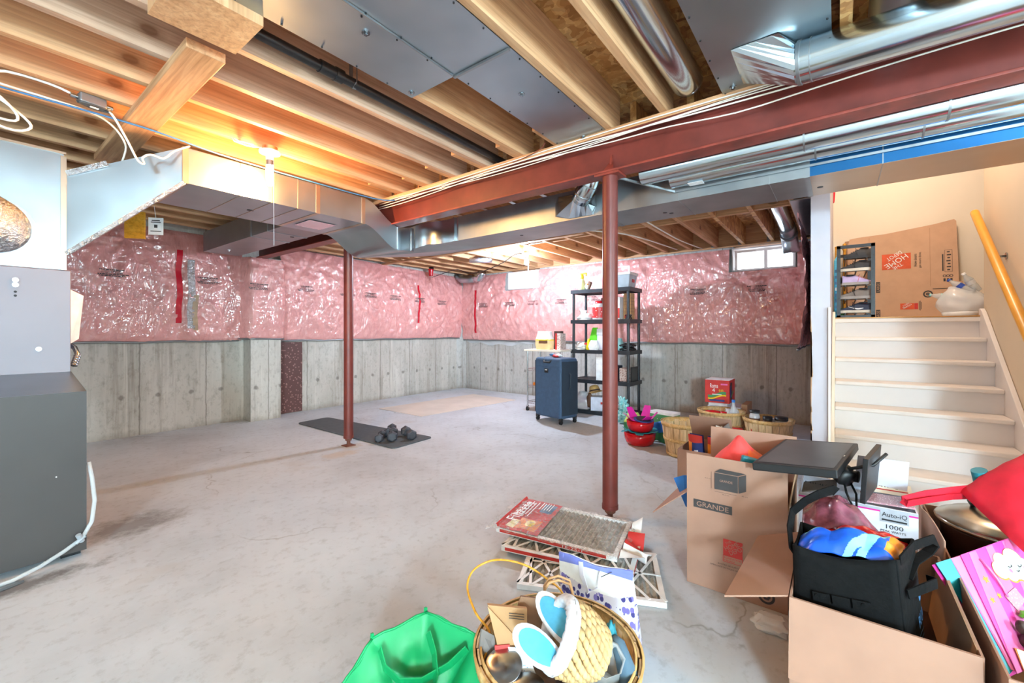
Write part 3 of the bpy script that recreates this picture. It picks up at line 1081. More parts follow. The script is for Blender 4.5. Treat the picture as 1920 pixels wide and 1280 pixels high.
pan('sheet_metal_panning', -.6, 1.395, 1.395, 1.70, 2.293, 'galvanized sheet under the joists next to the black pipe', bolts=((.98, 1.47), (1.36, 1.66)))
pan('sheet_metal_panning', -.6, 1.392, 1.075, 1.393, 2.2925, 'galvanized sheet with a big bolt head, right of the sheet beside the black pipe', bolts=((.93, 1.22),))
pan('sheet_metal_panning', 1.396, 2.42, 1.075, 1.40, 2.293, 'galvanized sheet over the joist bay that ends at the red beam', bolts=((1.70, 1.24), (2.30, 1.22)))
o = pan('sheet_metal_panning', .3, 2.44, .02, .452, 2.290, 'galvanized sheet that feeds the round duct above the red beam', bolts=((2.14, .18), (2.26, .40)))
b = MB().beam((1.394, 1.08, 2.287), (1.394, 1.40, 2.287), .012, .010).beam((.75, 1.38, 2.287), (1.38, 1.394, 2.287), .004, .008)
b.build('seam_strip', 'galv_dull', bpy.data.objects['sheet_metal_panning'])

# ================================================================ furnace
t = thing('furnace', (0.1, 3.3, 0.02), 'tall grey furnace cabinet with a sloped dark base on the left', 'furnace')
X0 = -0.55
b = MB()
top_ = MB().add([(X0, 3.0, .823), (.405, 3.0, .823), (.39, 3.34, .905), (X0, 3.34, .905)], [(0, 1, 2, 3)], 0)
top_.build('sloped_top', 'galv', t)
b.add([(X0, 3.0, .03), (.405, 3.0, .03), (.405, 3.0, .823), (X0, 3.0, .823), (X0, 3.86, .03), (.405, 3.86, .03), (.405, 3.86, .905), (.39, 3.34, .905)],
      [(0, 1, 2, 3), (1, 5, 6, 7, 2), (0, 4, 5, 1)], 0)
b.build('return_base', 'furnace_dark', t)
for x, z in ((-.12, .58), (.30, .42), (.06, .40), (-.3, .7)):
    MB().cyl((x, 2.999, z), (x, 2.996, z), .003, n=6).build('screw', 'white', t)
b = MB().box(X0, .385, 3.34, 3.86, .905, 1.455)
b.box(X0, .388, 3.334, 3.34, .90, 1.452)
b.build('cabinet', 'furnace_light', t, bevel=.004)
MB().cyl((.19, 3.334, 1.385), (.19, 3.327, 1.385), .012, n=16).build('door_knob', 'chrome', t)
MB().cyl((.19, 3.334, 1.360), (.19, 3.327, 1.360), .012, n=16).build('door_knob', 'chrome', t)
MB().cyl((.27, 3.334, 1.03), (.27, 3.328, 1.03), .012, n=12).build('door_knob', 'chrome', t)
for z in (1.325, 1.305):
    MB().cyl((.19, 3.334, z), (.19, 3.331, z), .006, n=8).build('peep_hole', 'print_black', t)
b = MB().box(X0, .362, 3.34, 3.86, 1.456, 2.09)
b.build('plenum', 'galv', t)
b = MB().box(.350, .372, 3.332, 3.342, 1.456, 2.07).beam((X0, 3.336, 2.088), (.37, 3.336, 2.088), .012, .012)
b.build('corner_strip', 'galv_warm', t)
for x in (-.4, .37):
    MB().box(x - .05, x + .02, 3.05, 3.15, 0, .03).build('foot', 'black_plastic', t)
b = MB().slab([(.392, 3.42, 1.05), (.44, 3.5, 1.08), (.46, 3.5, 1.33), (.392, 3.42, 1.36)], .004)
b.build('warning_card', 'white', t)
b = MB()
b.tube([(.41, 3.42, .93), (.43, 3.45, .99), (.42, 3.48, 1.03), (.395, 3.5, 1.05)], .013, 8)
for i in range(5):
    p = V((.41, 3.42, .93)).lerp(V((.43, 3.45, .99)), i / 5)
    b.cyl(p, p + V((.002, .003, .006)), .016, n=10)
b.build('electrical_conduit', 'galv_shiny', t)

# flexible foil pipe leaving the plenum
t = thing('flexible_pipe', (.10, 3.30, 1.52), 'crinkled round foil pipe with a flange on the furnace plenum', 'pipe')
b = MB()
c = V((.115, 3.334, 1.635))
b.cyl(c, c + V((0, -.006, 0)), .155, n=40).cyl(c, c + V((0, -.05, 0)), .132, n=40)
b.build('flange', 'galv_shiny', t)
b = MB()
pts, rr = [], []
for i in range(46):
    a = i / 45 * R(80)
    p = c + V((-.26 * (1 - math.cos(a)), -.05 - .26 * math.sin(a), .07 * (1 - math.cos(a))))
    pts.append(p)
    rr.append(.120 + .008 * math.sin(i * 2.1))
b.tube(pts, rr, 30)
b.build('foil_hose', 'foil_crumpled', t)

# condensate hose and tray
t = thing('drain_hose', (.4, 2.95, 0), 'clear drain hose running down the furnace base to a metal strap', 'hose')
b = MB().tube([(.415, 3.02, .46), (.425, 3.0, .38), (.432, 2.985, .27), (.42, 2.975, .17), (.385, 2.97, .10), (.32, 2.955, .065), (.24, 2.93, .035), (.16, 2.90, .022), (.06, 2.88, .02), (-.05, 2.87, .02)], .009, 10)
b.build('tube', 'clear_plastic', t)
MB().cyl((.385, 2.972, .085), (.37, 2.962, .125), .011, n=10).cyl((.362, 2.962, .085), (.395, 2.966, .11), .008, n=8).build('connector', 'grey_plastic', t)
b = MB().box(-.02, .0, 2.868, 2.896, .012, .016, m=0, mtx=None)
b.slab([(-.08, 2.84, .014), (.10, 2.855, .014), (.19, 2.885, .014), (.17, 2.90, .014), (.05, 2.89, .014), (-.08, 2.885, .014)], .010)
b.build('strap_plate', 'duct_grey', t)

# ================================================================ main duct
t = thing('supply_duct', (1.5, 3.4, 1.84), 'long galvanized supply duct from the furnace, ducking under the red beam to the right', 'duct')
YA, YB = 3.08, 3.70
Z0, Z1 = 2.005, 2.215
# transition from the plenum
b = MB()
A = [(.372, 3.335, 1.545), (.372, 3.335, 1.985), (.372, 3.86, 1.985), (.372, 3.86, 1.545)]
B_ = [(.83, YA, Z0), (.83, YA, Z1), (.83, YB, Z1), (.83, YB, Z0)]
b.add(A + B_, [(0, 1, 5, 4), (1, 2, 6, 5), (2, 3, 7, 6), (3, 0, 4, 7)], 0)
b.build('transition', 'galv', t)
b = MB().beam((.372, 3.33, 1.545), (.83, YA - .004, Z0), .012, .022).beam((.372, 3.33, 1.98), (.52, 3.24, 2.06), .006, .03)
b.build('sealing_tape', 'foil_crumpled', t)
b = MB().box(.83, 2.04, YA, YB, Z0, Z1)
o1 = b.build('straight_run', 'galv', t)
for x, mm in ((.835, 1), (1.13, 0), (1.32, 0), (1.50, 0), (1.648, 1), (2.03, 1)):
    wd = .030 if mm else .004
    MB().box(x - wd / 2, x + wd / 2, YA - .004, YB + .003, Z0 - .003, Z1 + .002).build('drive_cleat', 'galv_warm', o1)
MB().cyl((1.31, 3.40, Z0 - .002), (1.31, 3.40, Z0), .022, n=18).build('plug', 'black_plastic', o1)
# pink-backed patch of film stuck under the run
b = MB().slab([(1.70, 3.30, Z0 - .003), (1.92, 3.30, Z0 - .003), (1.92, 3.56, Z0 - .003), (1.70, 3.56, Z0 - .003)], .002)
b.build('patch_sheet', 'galv_shiny', o1)
# ogee drop under the beam
ZU0, ZU1 = 1.838, 2.042
b = MB()
n = 18
vs, fs = [], []
for i in range(n + 1):
    s = i / n
    x = 2.04 + .34 * s
    k = s * s * (3 - 2 * s)
    za, zb = Z0 + (ZU0 - Z0) * k, Z1 + (ZU1 - Z1) * k
    vs += [(x, YA, za), (x, YA, zb), (x, YB, zb), (x, YB, za)]
for i in range(n):
    for j in range(4):
        fs.append((4 * i + j, 4 * i + (j + 1) % 4, 4 * i + 4 + (j + 1) % 4, 4 * i + 4 + j))
b.add(vs, fs, 0, False)
b.build('offset_drop', 'galv', t)
# elbow to the main trunk, rounded throat
XT0, XT1, ZT0, ZT1 = 2.70, 3.09, 1.926, 2.135
b = MB()
n = 14
th = [(2.38, YA), (2.50, YA)]
for i in range(n + 1):
    a = math.pi / 2 * i / n
    th.append((2.52 + .18 * math.sin(a), YA - .18 + .18 * math.cos(a) - .06 * (i / n)))
th.append((2.70, 2.66))
outer = [(2.38, YB), (2.75, YB), (3.0, 3.62), (3.09, 3.40), (3.09, 2.66)]


def zlow(x, y):
    k = min(1, max(0, (x - 2.47) / .18)) if y > 2.9 else 1
    return ZU0 + (ZT0 - ZU0) * k


for arr in (th, outer):
    vs, fs = [], []
    for x, y in arr:
        vs += [(x, y, zlow(x, y)), (x, y, zlow(x, y) + .207)]
    for i in range(len(arr) - 1):
        fs.append((2 * i, 2 * i + 2, 2 * i + 3, 2 * i + 1))
    b.add(vs, fs, 0, True)
loop = th + outer[::-1]
vs = [(x, y, zlow(x, y)) for x, y in loop]
b.add(vs, [tuple(range(len(loop)))], 1)
b.add([(x, y, z + .207) for x, y, z in vs], [tuple(range(len(loop)))], 1)
b.build('elbow', ['galv_shiny', 'galv_dull'], t)
for x, y in ((2.382, YA - .003), (2.53, YA - .004), (2.697, 2.70)):
    b = MB()
    b.box(x - .014, x + .014, y - .006, y + .006, 1.85 if x < 2.6 else ZT0, 2.06 if x < 2.6 else ZT1)
    b.build('drive_cleat', 'galv_shiny', t)
b = MB().box(XT0, XT1, 1.30, 2.66, ZT0, ZT1)
tr1 = b.build('trunk', ['galv_dull'], t)
b = MB().box(XT0, XT1, .13, 1.298, ZT0, ZT1)
tr2 = b.build('trunk', ['galv_dull'], t)
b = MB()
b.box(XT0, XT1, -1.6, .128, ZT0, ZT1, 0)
b.add([(XT0 - .001, -1.6, ZT0 + .001), (XT0 - .001, .128, ZT0 + .001), (XT0 - .001, .128, ZT1), (XT0 - .001, -1.6, ZT1)], [(0, 1, 2, 3)], 1)  # near side face painted blue for the daylight it mirrors
tr3 = b.build('trunk', ['galv_warm', 'blue_reflection_tint'], t)
for y in (1.30, .78, .13, .30, -.17):
    w_ = .026 if y in (.13, 1.30) else .004
    MB().box(XT0 - .003, XT1 + .003, y - w_ / 2, y + w_ / 2, ZT0 - .003, ZT1).build('drive_cleat', 'galv_dull', tr2)
for x, y in ((2.92, .93), (2.93, .08), (2.88, 2.10), (2.96, .90)):
    MB().cyl((x, y, ZT0 - .002), (x, y, ZT0), .014, n=14).build('plug', 'black_plastic', tr2)

t = thing('branch_duct', (1.88, 4.6, 2.02), 'dark grey branch duct running from the supply duct to the pilaster', 'duct')
b = MB().box(1.70, 2.05, 3.72, 5.66, 2.02, 2.235)
b.build('body', 'duct_grey', t)
for y in (4.05, 4.4):
    MB().box(1.695, 2.055, y - .012, y + .012, 2.016, 2.238).build('drive_cleat', 'galv_dull', t)
MB().cyl((1.95, 4.12, 2.017), (1.95, 4.12, 2.021), .018, n=14).build('plug', 'black_plastic', t)
MB().cyl((1.83, 5.3, 2.012), (1.83, 5.3, 2.02), .014, n=10).cyl((1.83, 5.3, 2.0), (1.83, 5.3, 2.012), .007, n=8).build('wire_cap', 'white', t)

# sheet-metal boot and elbow feeding from the trunk
t = thing('duct_takeoff', (2.6, 1.45, 1.93), 'shiny take-off boot and elbow on the trunk just left of the near post', 'duct')
b = MB()
cen = V((2.60, 1.40, 2.02))
sq = [(2.697, 1.66, 1.935), (2.697, 1.33, 1.935), (2.697, 1.33, 2.11), (2.697, 1.66, 2.11)]
n = 16
ring = []
ax = V((-.45, -.55, .45)).normalized()
a_ = ax.orthogonal().normalized(); b_ = ax.cross(a_)
for i in range(n):
    an = 2 * math.pi * i / n
    ring.append(cen + (a_ * math.cos(an) + b_ * math.sin(an)) * .062)
order = sorted(range(n), key=lambda i: math.atan2(ring[i].z - 2.02, -(ring[i].y - 1.40)))
ring = [ring[i] for i in order]
sqp = []
for i in range(n):
    an = math.atan2(ring[i].z - 2.02, -(ring[i].y - 1.40))
    ca, sa = -math.cos(an), math.sin(an)
    k = 1 / max(abs(ca) / .165, abs(sa) / .0875)
    sqp.append((2.697, 1.495 + ca * k, 2.0225 + sa * k))
b.add([tuple(p) for p in ring] + sqp, [(i, (i + 1) % n, n + (i + 1) % n, n + i) for i in range(n)], 0, False)
b.build('boot', 'galv_shiny', t)
pts = [cen, cen + V((-.03, -.04, .03)), cen + V((-.055, -.085, .07)), cen + V((-.06, -.12, .13)), cen + V((-.055, -.135, .22))]
b = MB().tube(pts, .062, 24)
for p in pts[1:4]:
    pass
b.build('elbow', 'galv_shiny', t)
b = MB()
for i in (1, 2, 3):
    d = (pts[i + 1] - pts[i - 1]).normalized()
    b.cyl(pts[i] - d * .003, pts[i] + d * .003, .0645, n=24)
b.build('bead', 'galv_dull', t)

# two slim round pipes lying under the beam's far edge
t = thing('twin_pipes', (2.58, -.3, 1.95), 'pair of slim shiny round pipes side by side between beam and trunk', 'pipe')
for x, y1, z in ((2.500, .93, 2.060), (2.632, .80, 2.050)):
    p = MB().cyl((x, -1.6, z), (x, y1, z), .062, n=28).build('pipe', 'galv_shiny', t)
    for y in ((-.36, .13) if x < 2.55 else (-.30, .09)):
        MB().cyl((x, y - .004, z), (x, y + .004, z), .0645, n=28).build('crimp_ring', 'galv_dull', p)
b = MB().beam((2.43, 1.06, 2.052), (2.69, .80, 1.980), .012, .012).beam((2.69, .80, 1.980), (2.69, -1.6, 1.980), .008, .012)
b.build('hanger_rail', 'galv_dull', t)
MB().box(2.60, 2.66, .62, .70, 1.986, 1.9875).build('barcode_sticker', 'white', t)

# round duct above the beam with a take-off cone
t = thing('round_duct', (2.05, -.3, 2.15), 'big shiny round duct with a folded take-off above the red beam', 'duct')
pa, pb = V((2.10, .135, 2.218)), V((1.98, -1.4, 2.145))
b = MB().cyl(pa, pb, .080, n=40)
b.build('pipe', 'galv_shiny', t)
d = (pb - pa).normalized()
b = MB().cyl(pa + d * .006, pa + d * .018, .0845, n=40).cyl(pa + d * .05, pa + d * .054, .0825, n=40)
b.build('collar', 'galv_dull', t)
b = MB()
n = 24
a_ = V((1, 0, 0)); b_ = V((0, 0, 1))
ring = [pa + (a_ * math.cos(2 * math.pi * i / n) + b_ * math.sin(2 * math.pi * i / n)) * .080 for i in range(n)]
top = [(1.955, .185, 2.288), (1.962, .355, 2.288), (2.26, .36, 2.284), (2.26, .18, 2.284)]
quad = []
for i in range(n):
    c_, s_ = math.cos(2 * math.pi * i / n), math.sin(2 * math.pi * i / n)
    x = 2.105 + max(-1, min(1, c_ * 1.4)) * .15
    y = .27 - max(-1, min(1, s_ * 1.4)) * .085
    quad.append((x, y, 2.287))
b.add(ring + quad, [(i, (i + 1) % n, n + (i + 1) % n, n + i) for i in range(n)], 0, False)
b.build('take_off', 'galv_shiny', t)

t = thing('round_duct', (1.6, .61, 2.33), 'round pipe running up in the joist bay between panning and take-off', 'duct')
MB().cyl((-.8, .61, 2.395), (2.26, .61, 2.395), .075, n=36).build('pipe', 'galv_shiny', t)
b = MB().cyl((1.12, .61, 2.395), (1.128, .61, 2.395), .078, n=36)
b.build('joint_ring', 'galv_dull', t)
MB().lathe([(.075, 0), (.07, .03), (.045, .055), (0, .065)], n=28, mtx=Matrix.Translation((2.26, .61, 2.395)) @ Matrix.Rotation(R(90), 4, 'Y')).build('end_cap', 'galv_shiny', t)
t = thing('round_duct', (1.6, -.16, 2.33), 'round pipe in the joist bay beside the strand board joist, top right', 'duct')
MB().cyl((-.8, -.17, 2.395), (2.30, -.17, 2.395), .075, n=36).build('pipe', 'galv', t)
MB().cyl((1.9, -.17, 2.395), (1.908, -.17, 2.395), .078, n=36).build('joint_ring', 'galv_dull', t)

# ducts by the far windows
t = thing('wall_duct', (5.6, .4, 2.05), 'round duct with an elbow beside the right window near the stair wall', 'duct')
MB().cyl((4.55, .47, 2.36), (5.85, .47, 2.33), .075, n=28).build('pipe', 'galv_shiny', t)
MB().tube([(5.80, .47, 2.33), (5.92, .465, 2.31), (6.0, .46, 2.24), (6.02, .45, 2.15), (6.02, .44, 2.06)], .085, 24).build('elbow', 'galv', t)
b = MB().cyl((5.93, .462, 2.27), (5.96, .46, 2.26), .09, n=24)
b.build('band', 'galv_dull', t)
o = MB().box(4.35, 6.0, .17, .33, 2.238, 2.248).build('sheet_metal_panning', 'galv')
tag(o, 'galvanized sheet under the joist bay against the stair wall', 'sheet metal panel', 'sheet metal under the joists')
t = thing('insulated_duct', (6.0, 5.5, 2.05), 'stubby round foil duct elbow tucked in the far corner under the joists', 'duct')
MB().tube([(6.02, 5.92, 2.20), (5.98, 5.80, 2.14), (5.95, 5.62, 2.12), (5.94, 5.40, 2.12)], .075, 20).build('pipe', 'galv', t)
MB().tube([(5.94, 5.42, 2.12), (5.94, 5.30, 2.13), (5.94, 5.24, 2.19), (5.94, 5.24, 2.24)], .085, 20).build('elbow', 'galv_shiny', t)
t = thing('foil_roll', (5.0, 4.4, 2.2), 'short wrinkled foil roll lying up under the far joists', 'foil duct')
MB().tube([(4.86, 4.55, 2.235), (4.95, 4.42, 2.235), (5.05, 4.25, 2.235)], .045, 16).build('body', 'foil_crumpled', t)
t = thing('red_cup', (5.2, 5.83, 2.16), 'small red cup hanging under the joists by the left wall', 'cup')
MB().lathe([(.035, 0), (.045, .10), (.048, .13), (.044, .13), (.032, .01)], (5.22, 5.83, 2.13), 18).build('body', 'red_plastic', t)
MB().lathe([(.05, .12), (.05, .15), (0, .155)], (5.22, 5.83, 2.13), 18).build('lid', 'black_plastic', t)

# black drain pipe
t = thing('drain_pipe', (1.4, 1.905, 2.3), 'black plastic drain pipe slung between the joists beside the panning', 'pipe')
MB().cyl((.70, 1.890, 2.345), (2.60, 1.925, 2.345), .023, n=22).build('pipe', 'dark_pipe', t)
MB().cyl((1.02, 1.896, 2.345), (1.10, 1.898, 2.345), .029, n=22).cyl((1.095, 1.898, 2.345), (1.135, 1.898, 2.345), .032, n=22).build('coupling', 'dark_pipe', t)
b = MB().tube([(1.2, 1.875, 2.52), (1.2, 1.875, 2.34), (1.2, 1.90, 2.318), (1.2, 1.925, 2.34), (1.2, 1.925, 2.52)], .004, 6, flat=(.02, .002))
b.build('hanger_strap', 'duct_grey', t)

# cables
def cable(name, pts, r, mt, label, smooth=3):
    P = [V(p) for p in pts]
    out = []
    for i in range(len(P) - 1):
        p0, p1, p2, p3 = P[max(i - 1, 0)], P[i], P[i + 1], P[min(i + 2, len(P) - 1)]
        for k in range(smooth):
            u = k / smooth
            out.append(.5 * ((2 * p1) + (p2 - p0) * u + (2 * p0 - 5 * p1 + 4 * p2 - p3) * u * u + (3 * p1 - p0 - 3 * p2 + p3) * u ** 3))
    out.append(P[-1])
    return tag(MB().tube(out, r, 7).build(name, mt), label, 'cable')


rr = random.Random(5)
for k in range(5):
    pts = []
    for i in range(16):
        y = -1.5 + i * .315
        pts.append((2.294 - .003 * k, y, 2.262 - .012 * k + .016 * math.sin(y * (1.3 + .35 * k) + k * 2.3) - (.03 if k == 4 and y < .5 else 0)))
    o = cable('electrical_cable', pts, [.0038, .003, .0042, .003, .0036][k], 'cable_white', 'white electrical cable clipped along the side of the red beam, %s from the top' % ORD[k])
    o['group'] = 'cables along the beam'
cable('electrical_cable', [(-.6, 3.2, 2.30), (.13, 3.15, 2.28), (.45, 3.05, 2.25), (.70, 3.02, 2.235), (1.0, 3.05, 2.222), (1.5, 3.07, 2.222), (2.1, 3.06, 2.225), (2.28, 3.0, 2.24)], .005, 'cable_blue', 'thin blue cable strung below the joists above the supply duct')
cable('electrical_cable', [(.48, 2.98, 2.262), (.51, 2.98, 2.22), (.56, 2.98, 2.12), (.60, 2.99, 2.04), (.628, 3.0, 2.035), (.625, 3.02, 2.07), (.66, 3.02, 2.10), (.72, 3.03, 2.10), (.77, 3.04, 2.16), (.85, 3.06, 2.222)], .0055, 'cable_white', 'cream cable looping from the ceiling switch box down over the duct')
cable('electrical_cable', [(-.1, 2.95, 2.26), (.02, 2.96, 2.23), (.14, 2.97, 2.29), (.28, 2.97, 2.295), (.36, 2.975, 2.28)], .006, 'cable_white', 'cream cable arching into the left end of the ceiling switch box')
cable('electrical_cable', [(-.1, 3.0, 2.20), (.0, 3.0, 2.22), (.10, 3.0, 2.20), (.17, 3.0, 2.13), (.17, 3.01, 2.09), (.09, 3.01, 2.09), (.0, 3.01, 2.12), (-.06, 3.01, 2.17), (.02, 3.02, 2.22), (.12, 3.02, 2.18), (.20, 3.02, 2.12), (.22, 3.02, 2.08), (.17, 3.02, 2.05), (.08, 3.02, 2.07), (-.05, 3.02, 2.14)], .0055, 'cable_white', 'coiled cream cable hanging in loops above the furnace')
cable('electrical_cable', [(-.2, 3.10, 2.285), (.2, 3.12, 2.283), (.42, 3.13, 2.28), (.52, 3.15, 2.25), (.58, 3.20, 2.20), (.60, 3.26, 2.16), (.58, 3.32, 2.06)], .005, 'cable_white', 'cream cable dropping behind the brace board to the duct')
cable('electrical_cable', [(4.88, 3.45, 2.235), (4.9, 3.7, 2.23), (4.95, 3.95, 2.15), (5.0, 4.4, 2.06), (5.1, 4.8, 2.08), (5.15, 5.1, 2.17), (5.2, 5.5, 2.14), (5.22, 5.8, 2.1)], .006, 'dark_pipe', 'dark cable looping under the far joists from the far bulb')
cable('electrical_cable', [(4.0, 1.55, 2.244), (4.8, 1.54, 2.235), (5.4, 1.52, 2.23), (6.1, 1.45, 2.235)], .007, 'cable_white', 'white cable under the far joists towards the right window')
cable('electrical_cable', [(2.22, 1.44, 2.288), (2.26, 1.50, 2.280), (2.29, 1.62, 2.274), (2.298, 1.75, 2.268)], .003, 'red_steel', 'thin dark red cable from the panning down to the beam')
cable('electrical_cable', [(3.2, 2.9, 2.244), (4.2, 2.2, 2.235), (4.8, 1.9, 2.24), (6.0, 1.75, 2.244)], .008, 'cable_white', 'white cable crossing under the far joists behind the near post')

# switch box on the joists
t = thing('switch_box', (.42, 2.97, 2.25), 'grey metal switch box with an oval cover hanging on the joists', 'switch box')
MB(TR((.42, 2.97, 2.262), R(8))).box(-.05, .05, -.028, .028, -.012, .035).build('box', 'duct_grey', t, bevel=.006)
MB(TR((.43, 2.968, 2.246), R(8))).lathe([(.028, 0), (.030, .005), (.0, .006)], n=24, mtx=Matrix.Scale(2.3, 4, (1, 0, 0))).build('cover', 'furnace_dark', t)
MB(TR((.43, 2.968, 2.243), R(8))).box(-.018, .014, -.008, .008, 0, .002).build('toggle_frame', 'white', t)
for x in (-.065, .065):
    MB(TR((.42, 2.97, 2.262), R(8))).cyl((x - .014, 0, .01), (x + .014, 0, .01), .010, n=12).build('clamp', 'galv_shiny', t)

# tag and board hanging under the joists
t = thing('paper_tag', (.8, 3.95, 1.78), 'white printed paper tag hanging beside the plywood offcut behind the furnace duct', 'tag')
f = frame((.86, 3.80, 1.86), (.78, -.63, 0), (0, 0, 1))
b = MB().box(-.045, .045, -.06, .06, -.001, .001, 0, f)
for k, (w_, z) in enumerate(((.05, .04), (.06, .028), (.02, .0), (.065, -.035))):
    b.rect(f, w_, .006 if k != 2 else .022, 1, .0015, 0, z)
b.build('card', ['white', 'print_dark'], t)
MB().tube([(.86, 3.80, 1.915), (.85, 3.80, 2.0)], .0015, 5).build('string', 'white', t)
f = frame((.76, 3.86, 1.85), (.78, -.63, 0), (0, 0, 1))
tag(MB().box(-.06, .06, -.085, .10, -.006, .006, 0, f).build('plywood_board', 'rail_wood'), 'small orange plywood offcut hanging below the sloped duct', 'board')

# ================================================================ lamps
def bulb(name, x, y, zc, mat, label, pull, shape):
    t = thing(name, (x, y, zc - .2), label, 'light bulb')
    MB().cyl((x, y, zc - .028), (x, y, zc), .045, n=20).build('junction_box', 'galv_warm', t)
    MB().lathe([(.062, 0), (.060, -.012), (.03, -.018), (.024, -.03), (.022, -.055), (0, -.056)], (x, y, zc - .028), 24).build('lamp_holder', 'white_gloss', t)
    MB().cyl((x, y, zc - .115), (x, y, zc - .083), .021, n=18).build('bulb_base', 'duct_grey', t)
    if shape == 'long':
        prof = [(0, -.245), (.013, -.242), (.020, -.225), (.022, -.17), (.021, -.12), (.016, -.115)]
    else:
        prof = [(0, -.19), (.014, -.187), (.024, -.178), (.030, -.16), (.028, -.14), (.020, -.12), (.014, -.115)]
    MB().lathe(prof, (x, y, zc), 14).build('bulb_glass', mat, t)
    MB().tube([(x + .015, y - .02, zc - .06), (x + .015, y - .02, zc - .3), (x + .016, y - .021, zc - pull)], .0016, 5).build('pull_cord', 'white', t)
    return t


t = bulb('ceiling_bulb', 1.215, 2.86, 2.288, 'bulb_warm', 'glowing warm bulb with pull cord on the joists above the supply duct', .62, 'long')
MB().tube([(1.18, 2.87, 2.276), (1.10, 2.90, 2.27), (1.04, 2.93, 2.285), (1.02, 2.93, 2.31), (1.06, 2.92, 2.29), (1.13, 2.88, 2.28)], .005, 6).build('feed_cable', 'cable_white', t)
bulb('ceiling_bulb', 4.86, 3.46, 2.246, 'bulb_white', 'bright white bulb with pull cord glaring in front of the far windows', .46, 'round')
b = MB()

# ================================================================ stairs
XL, RISE, RUN, ZL = 5.14, 1.252 / 7, .22, 1.252
t = thing('staircase', (4.4, -.45, 0), 'white painted wooden stairs climbing to the landing on the right', 'stairs')
for k in range(1, 7):
    x = XL - RUN * k
    z = ZL - RISE * k
    MB().box(x - .028, x + RUN + .01, -.925, .022, z - .032, z).build('tread', 'stair_paint', t, bevel=.008)
for k in range(0, 7):
    x = XL - RUN * k
    z = ZL - RISE * k
    MB().box(x, x + .018, -.925, .022, z - RISE, z - .032 if k else z - .045).build('riser', 'white_paint', t)
MB().box(XL - .03, XL + .95, -.945, .04, ZL - .045, ZL - .006).build('landing_board', 'stair_paint', t, bevel=.006)
MB().box(XL - .032, XL + .03, -.945, .036, ZL - .006, ZL + .004).build('nosing_strip', 'edge_oak', t)
for y0, y1 in ((.022, .044), (-.953, -.925)):
    s0 = (XL - RUN * 7, RISE * 0 + .12)
    b = MB()
    zz = .11
    p = [(XL + .02, ZL - .5), (XL + .02, ZL + .06), (XL - .02, ZL + .06), (XL - .08, ZL + .03), (XL - RUN * 7 - .06, .10), (XL - RUN * 7 - .06, 0.001), (XL - RUN * 5.2, 0.001)]
    vs = [(x, y0, z) for x, z in p] + [(x, y1, z) for x, z in p]
    n = len(p)
    b.add(vs, [tuple(range(n)), tuple(range(2 * n - 1, n - 1, -1))] + [(i, i + n, (i + 1) % n + n, (i + 1) % n) for i in range(n)])
    b.build('skirt_board', 'cream_wall' if y0 > 0 else 'white_paint', t, bevel=.004)

t = thing('handrail', (4.4, -.88, 1.6), 'varnished pine handrail fixed on the tan wall above the stairs', 'handrail')
p0, p1 = V((5.02, -.878, 2.085)), V((3.3, -.878, .70))
MB().cyl(p0, p1, .027, n=24).build('rail', 'handrail_varnish', t)
for k in (.27, .8):
    q = p0.lerp(p1, k)
    MB().tube([q + V((0, 0, -.02)), q + V((0, -.03, -.05)), q + V((0, -.072, -.05))], .008, 8).cyl(q + V((0, -.070, -.05)), q + V((0, -.076, -.05)), .025, n=16).build('bracket', 'steel', t)

# ================================================================ things on the landing
# shoe rack, its end frame towards the stairs
RX = 5.24
t = thing('shoe_rack', (RX + .3, -.12, ZL + .004), 'dark grey shoe rack full of shoes at the head of the stairs', 'shoe rack')
zb = ZL + .004
ztop = 1.955
for x, ya, yb, zt in ((RX, .012, -.275, 0), (RX + .62, .012, -.275, 0)):
    b = MB()
    for y in (ya, yb):
        b.box(x - .008, x + .008, min(y, y - .03 * (1 if y > 0 else -1)), max(y, y - .03 * (1 if y > 0 else -1)), zb, ztop)
    b.box(x - .008, x + .008, yb, ya, ztop - .03, ztop).box(x - .008, x + .008, yb, ya, zb, zb + .025)
    b.build('end_frame', 'rack_black', t)
tiers = (zb + .035, zb + .17, zb + .31, zb + .45, zb + .565)
for z in tiers[1:] if False else (zb + .045, zb + .18, zb + .315, zb + .45, zb + .58):
    for y in (-.215, -.135, -.055):
        MB().cyl((RX, y, z - .006), (RX + .62, y, z - .006), .006, n=10).build('rod', 'rack_black', t)
b = MB()
for z in (zb + .05, zb + .185, zb + .32, zb + .455, zb + .585):
    for y in (-.005, -.262):
        b.cyl((RX - .012, y, z), (RX - .008, y, z), .007, n=12)
b.build('screw_caps', 'black_plastic', t)


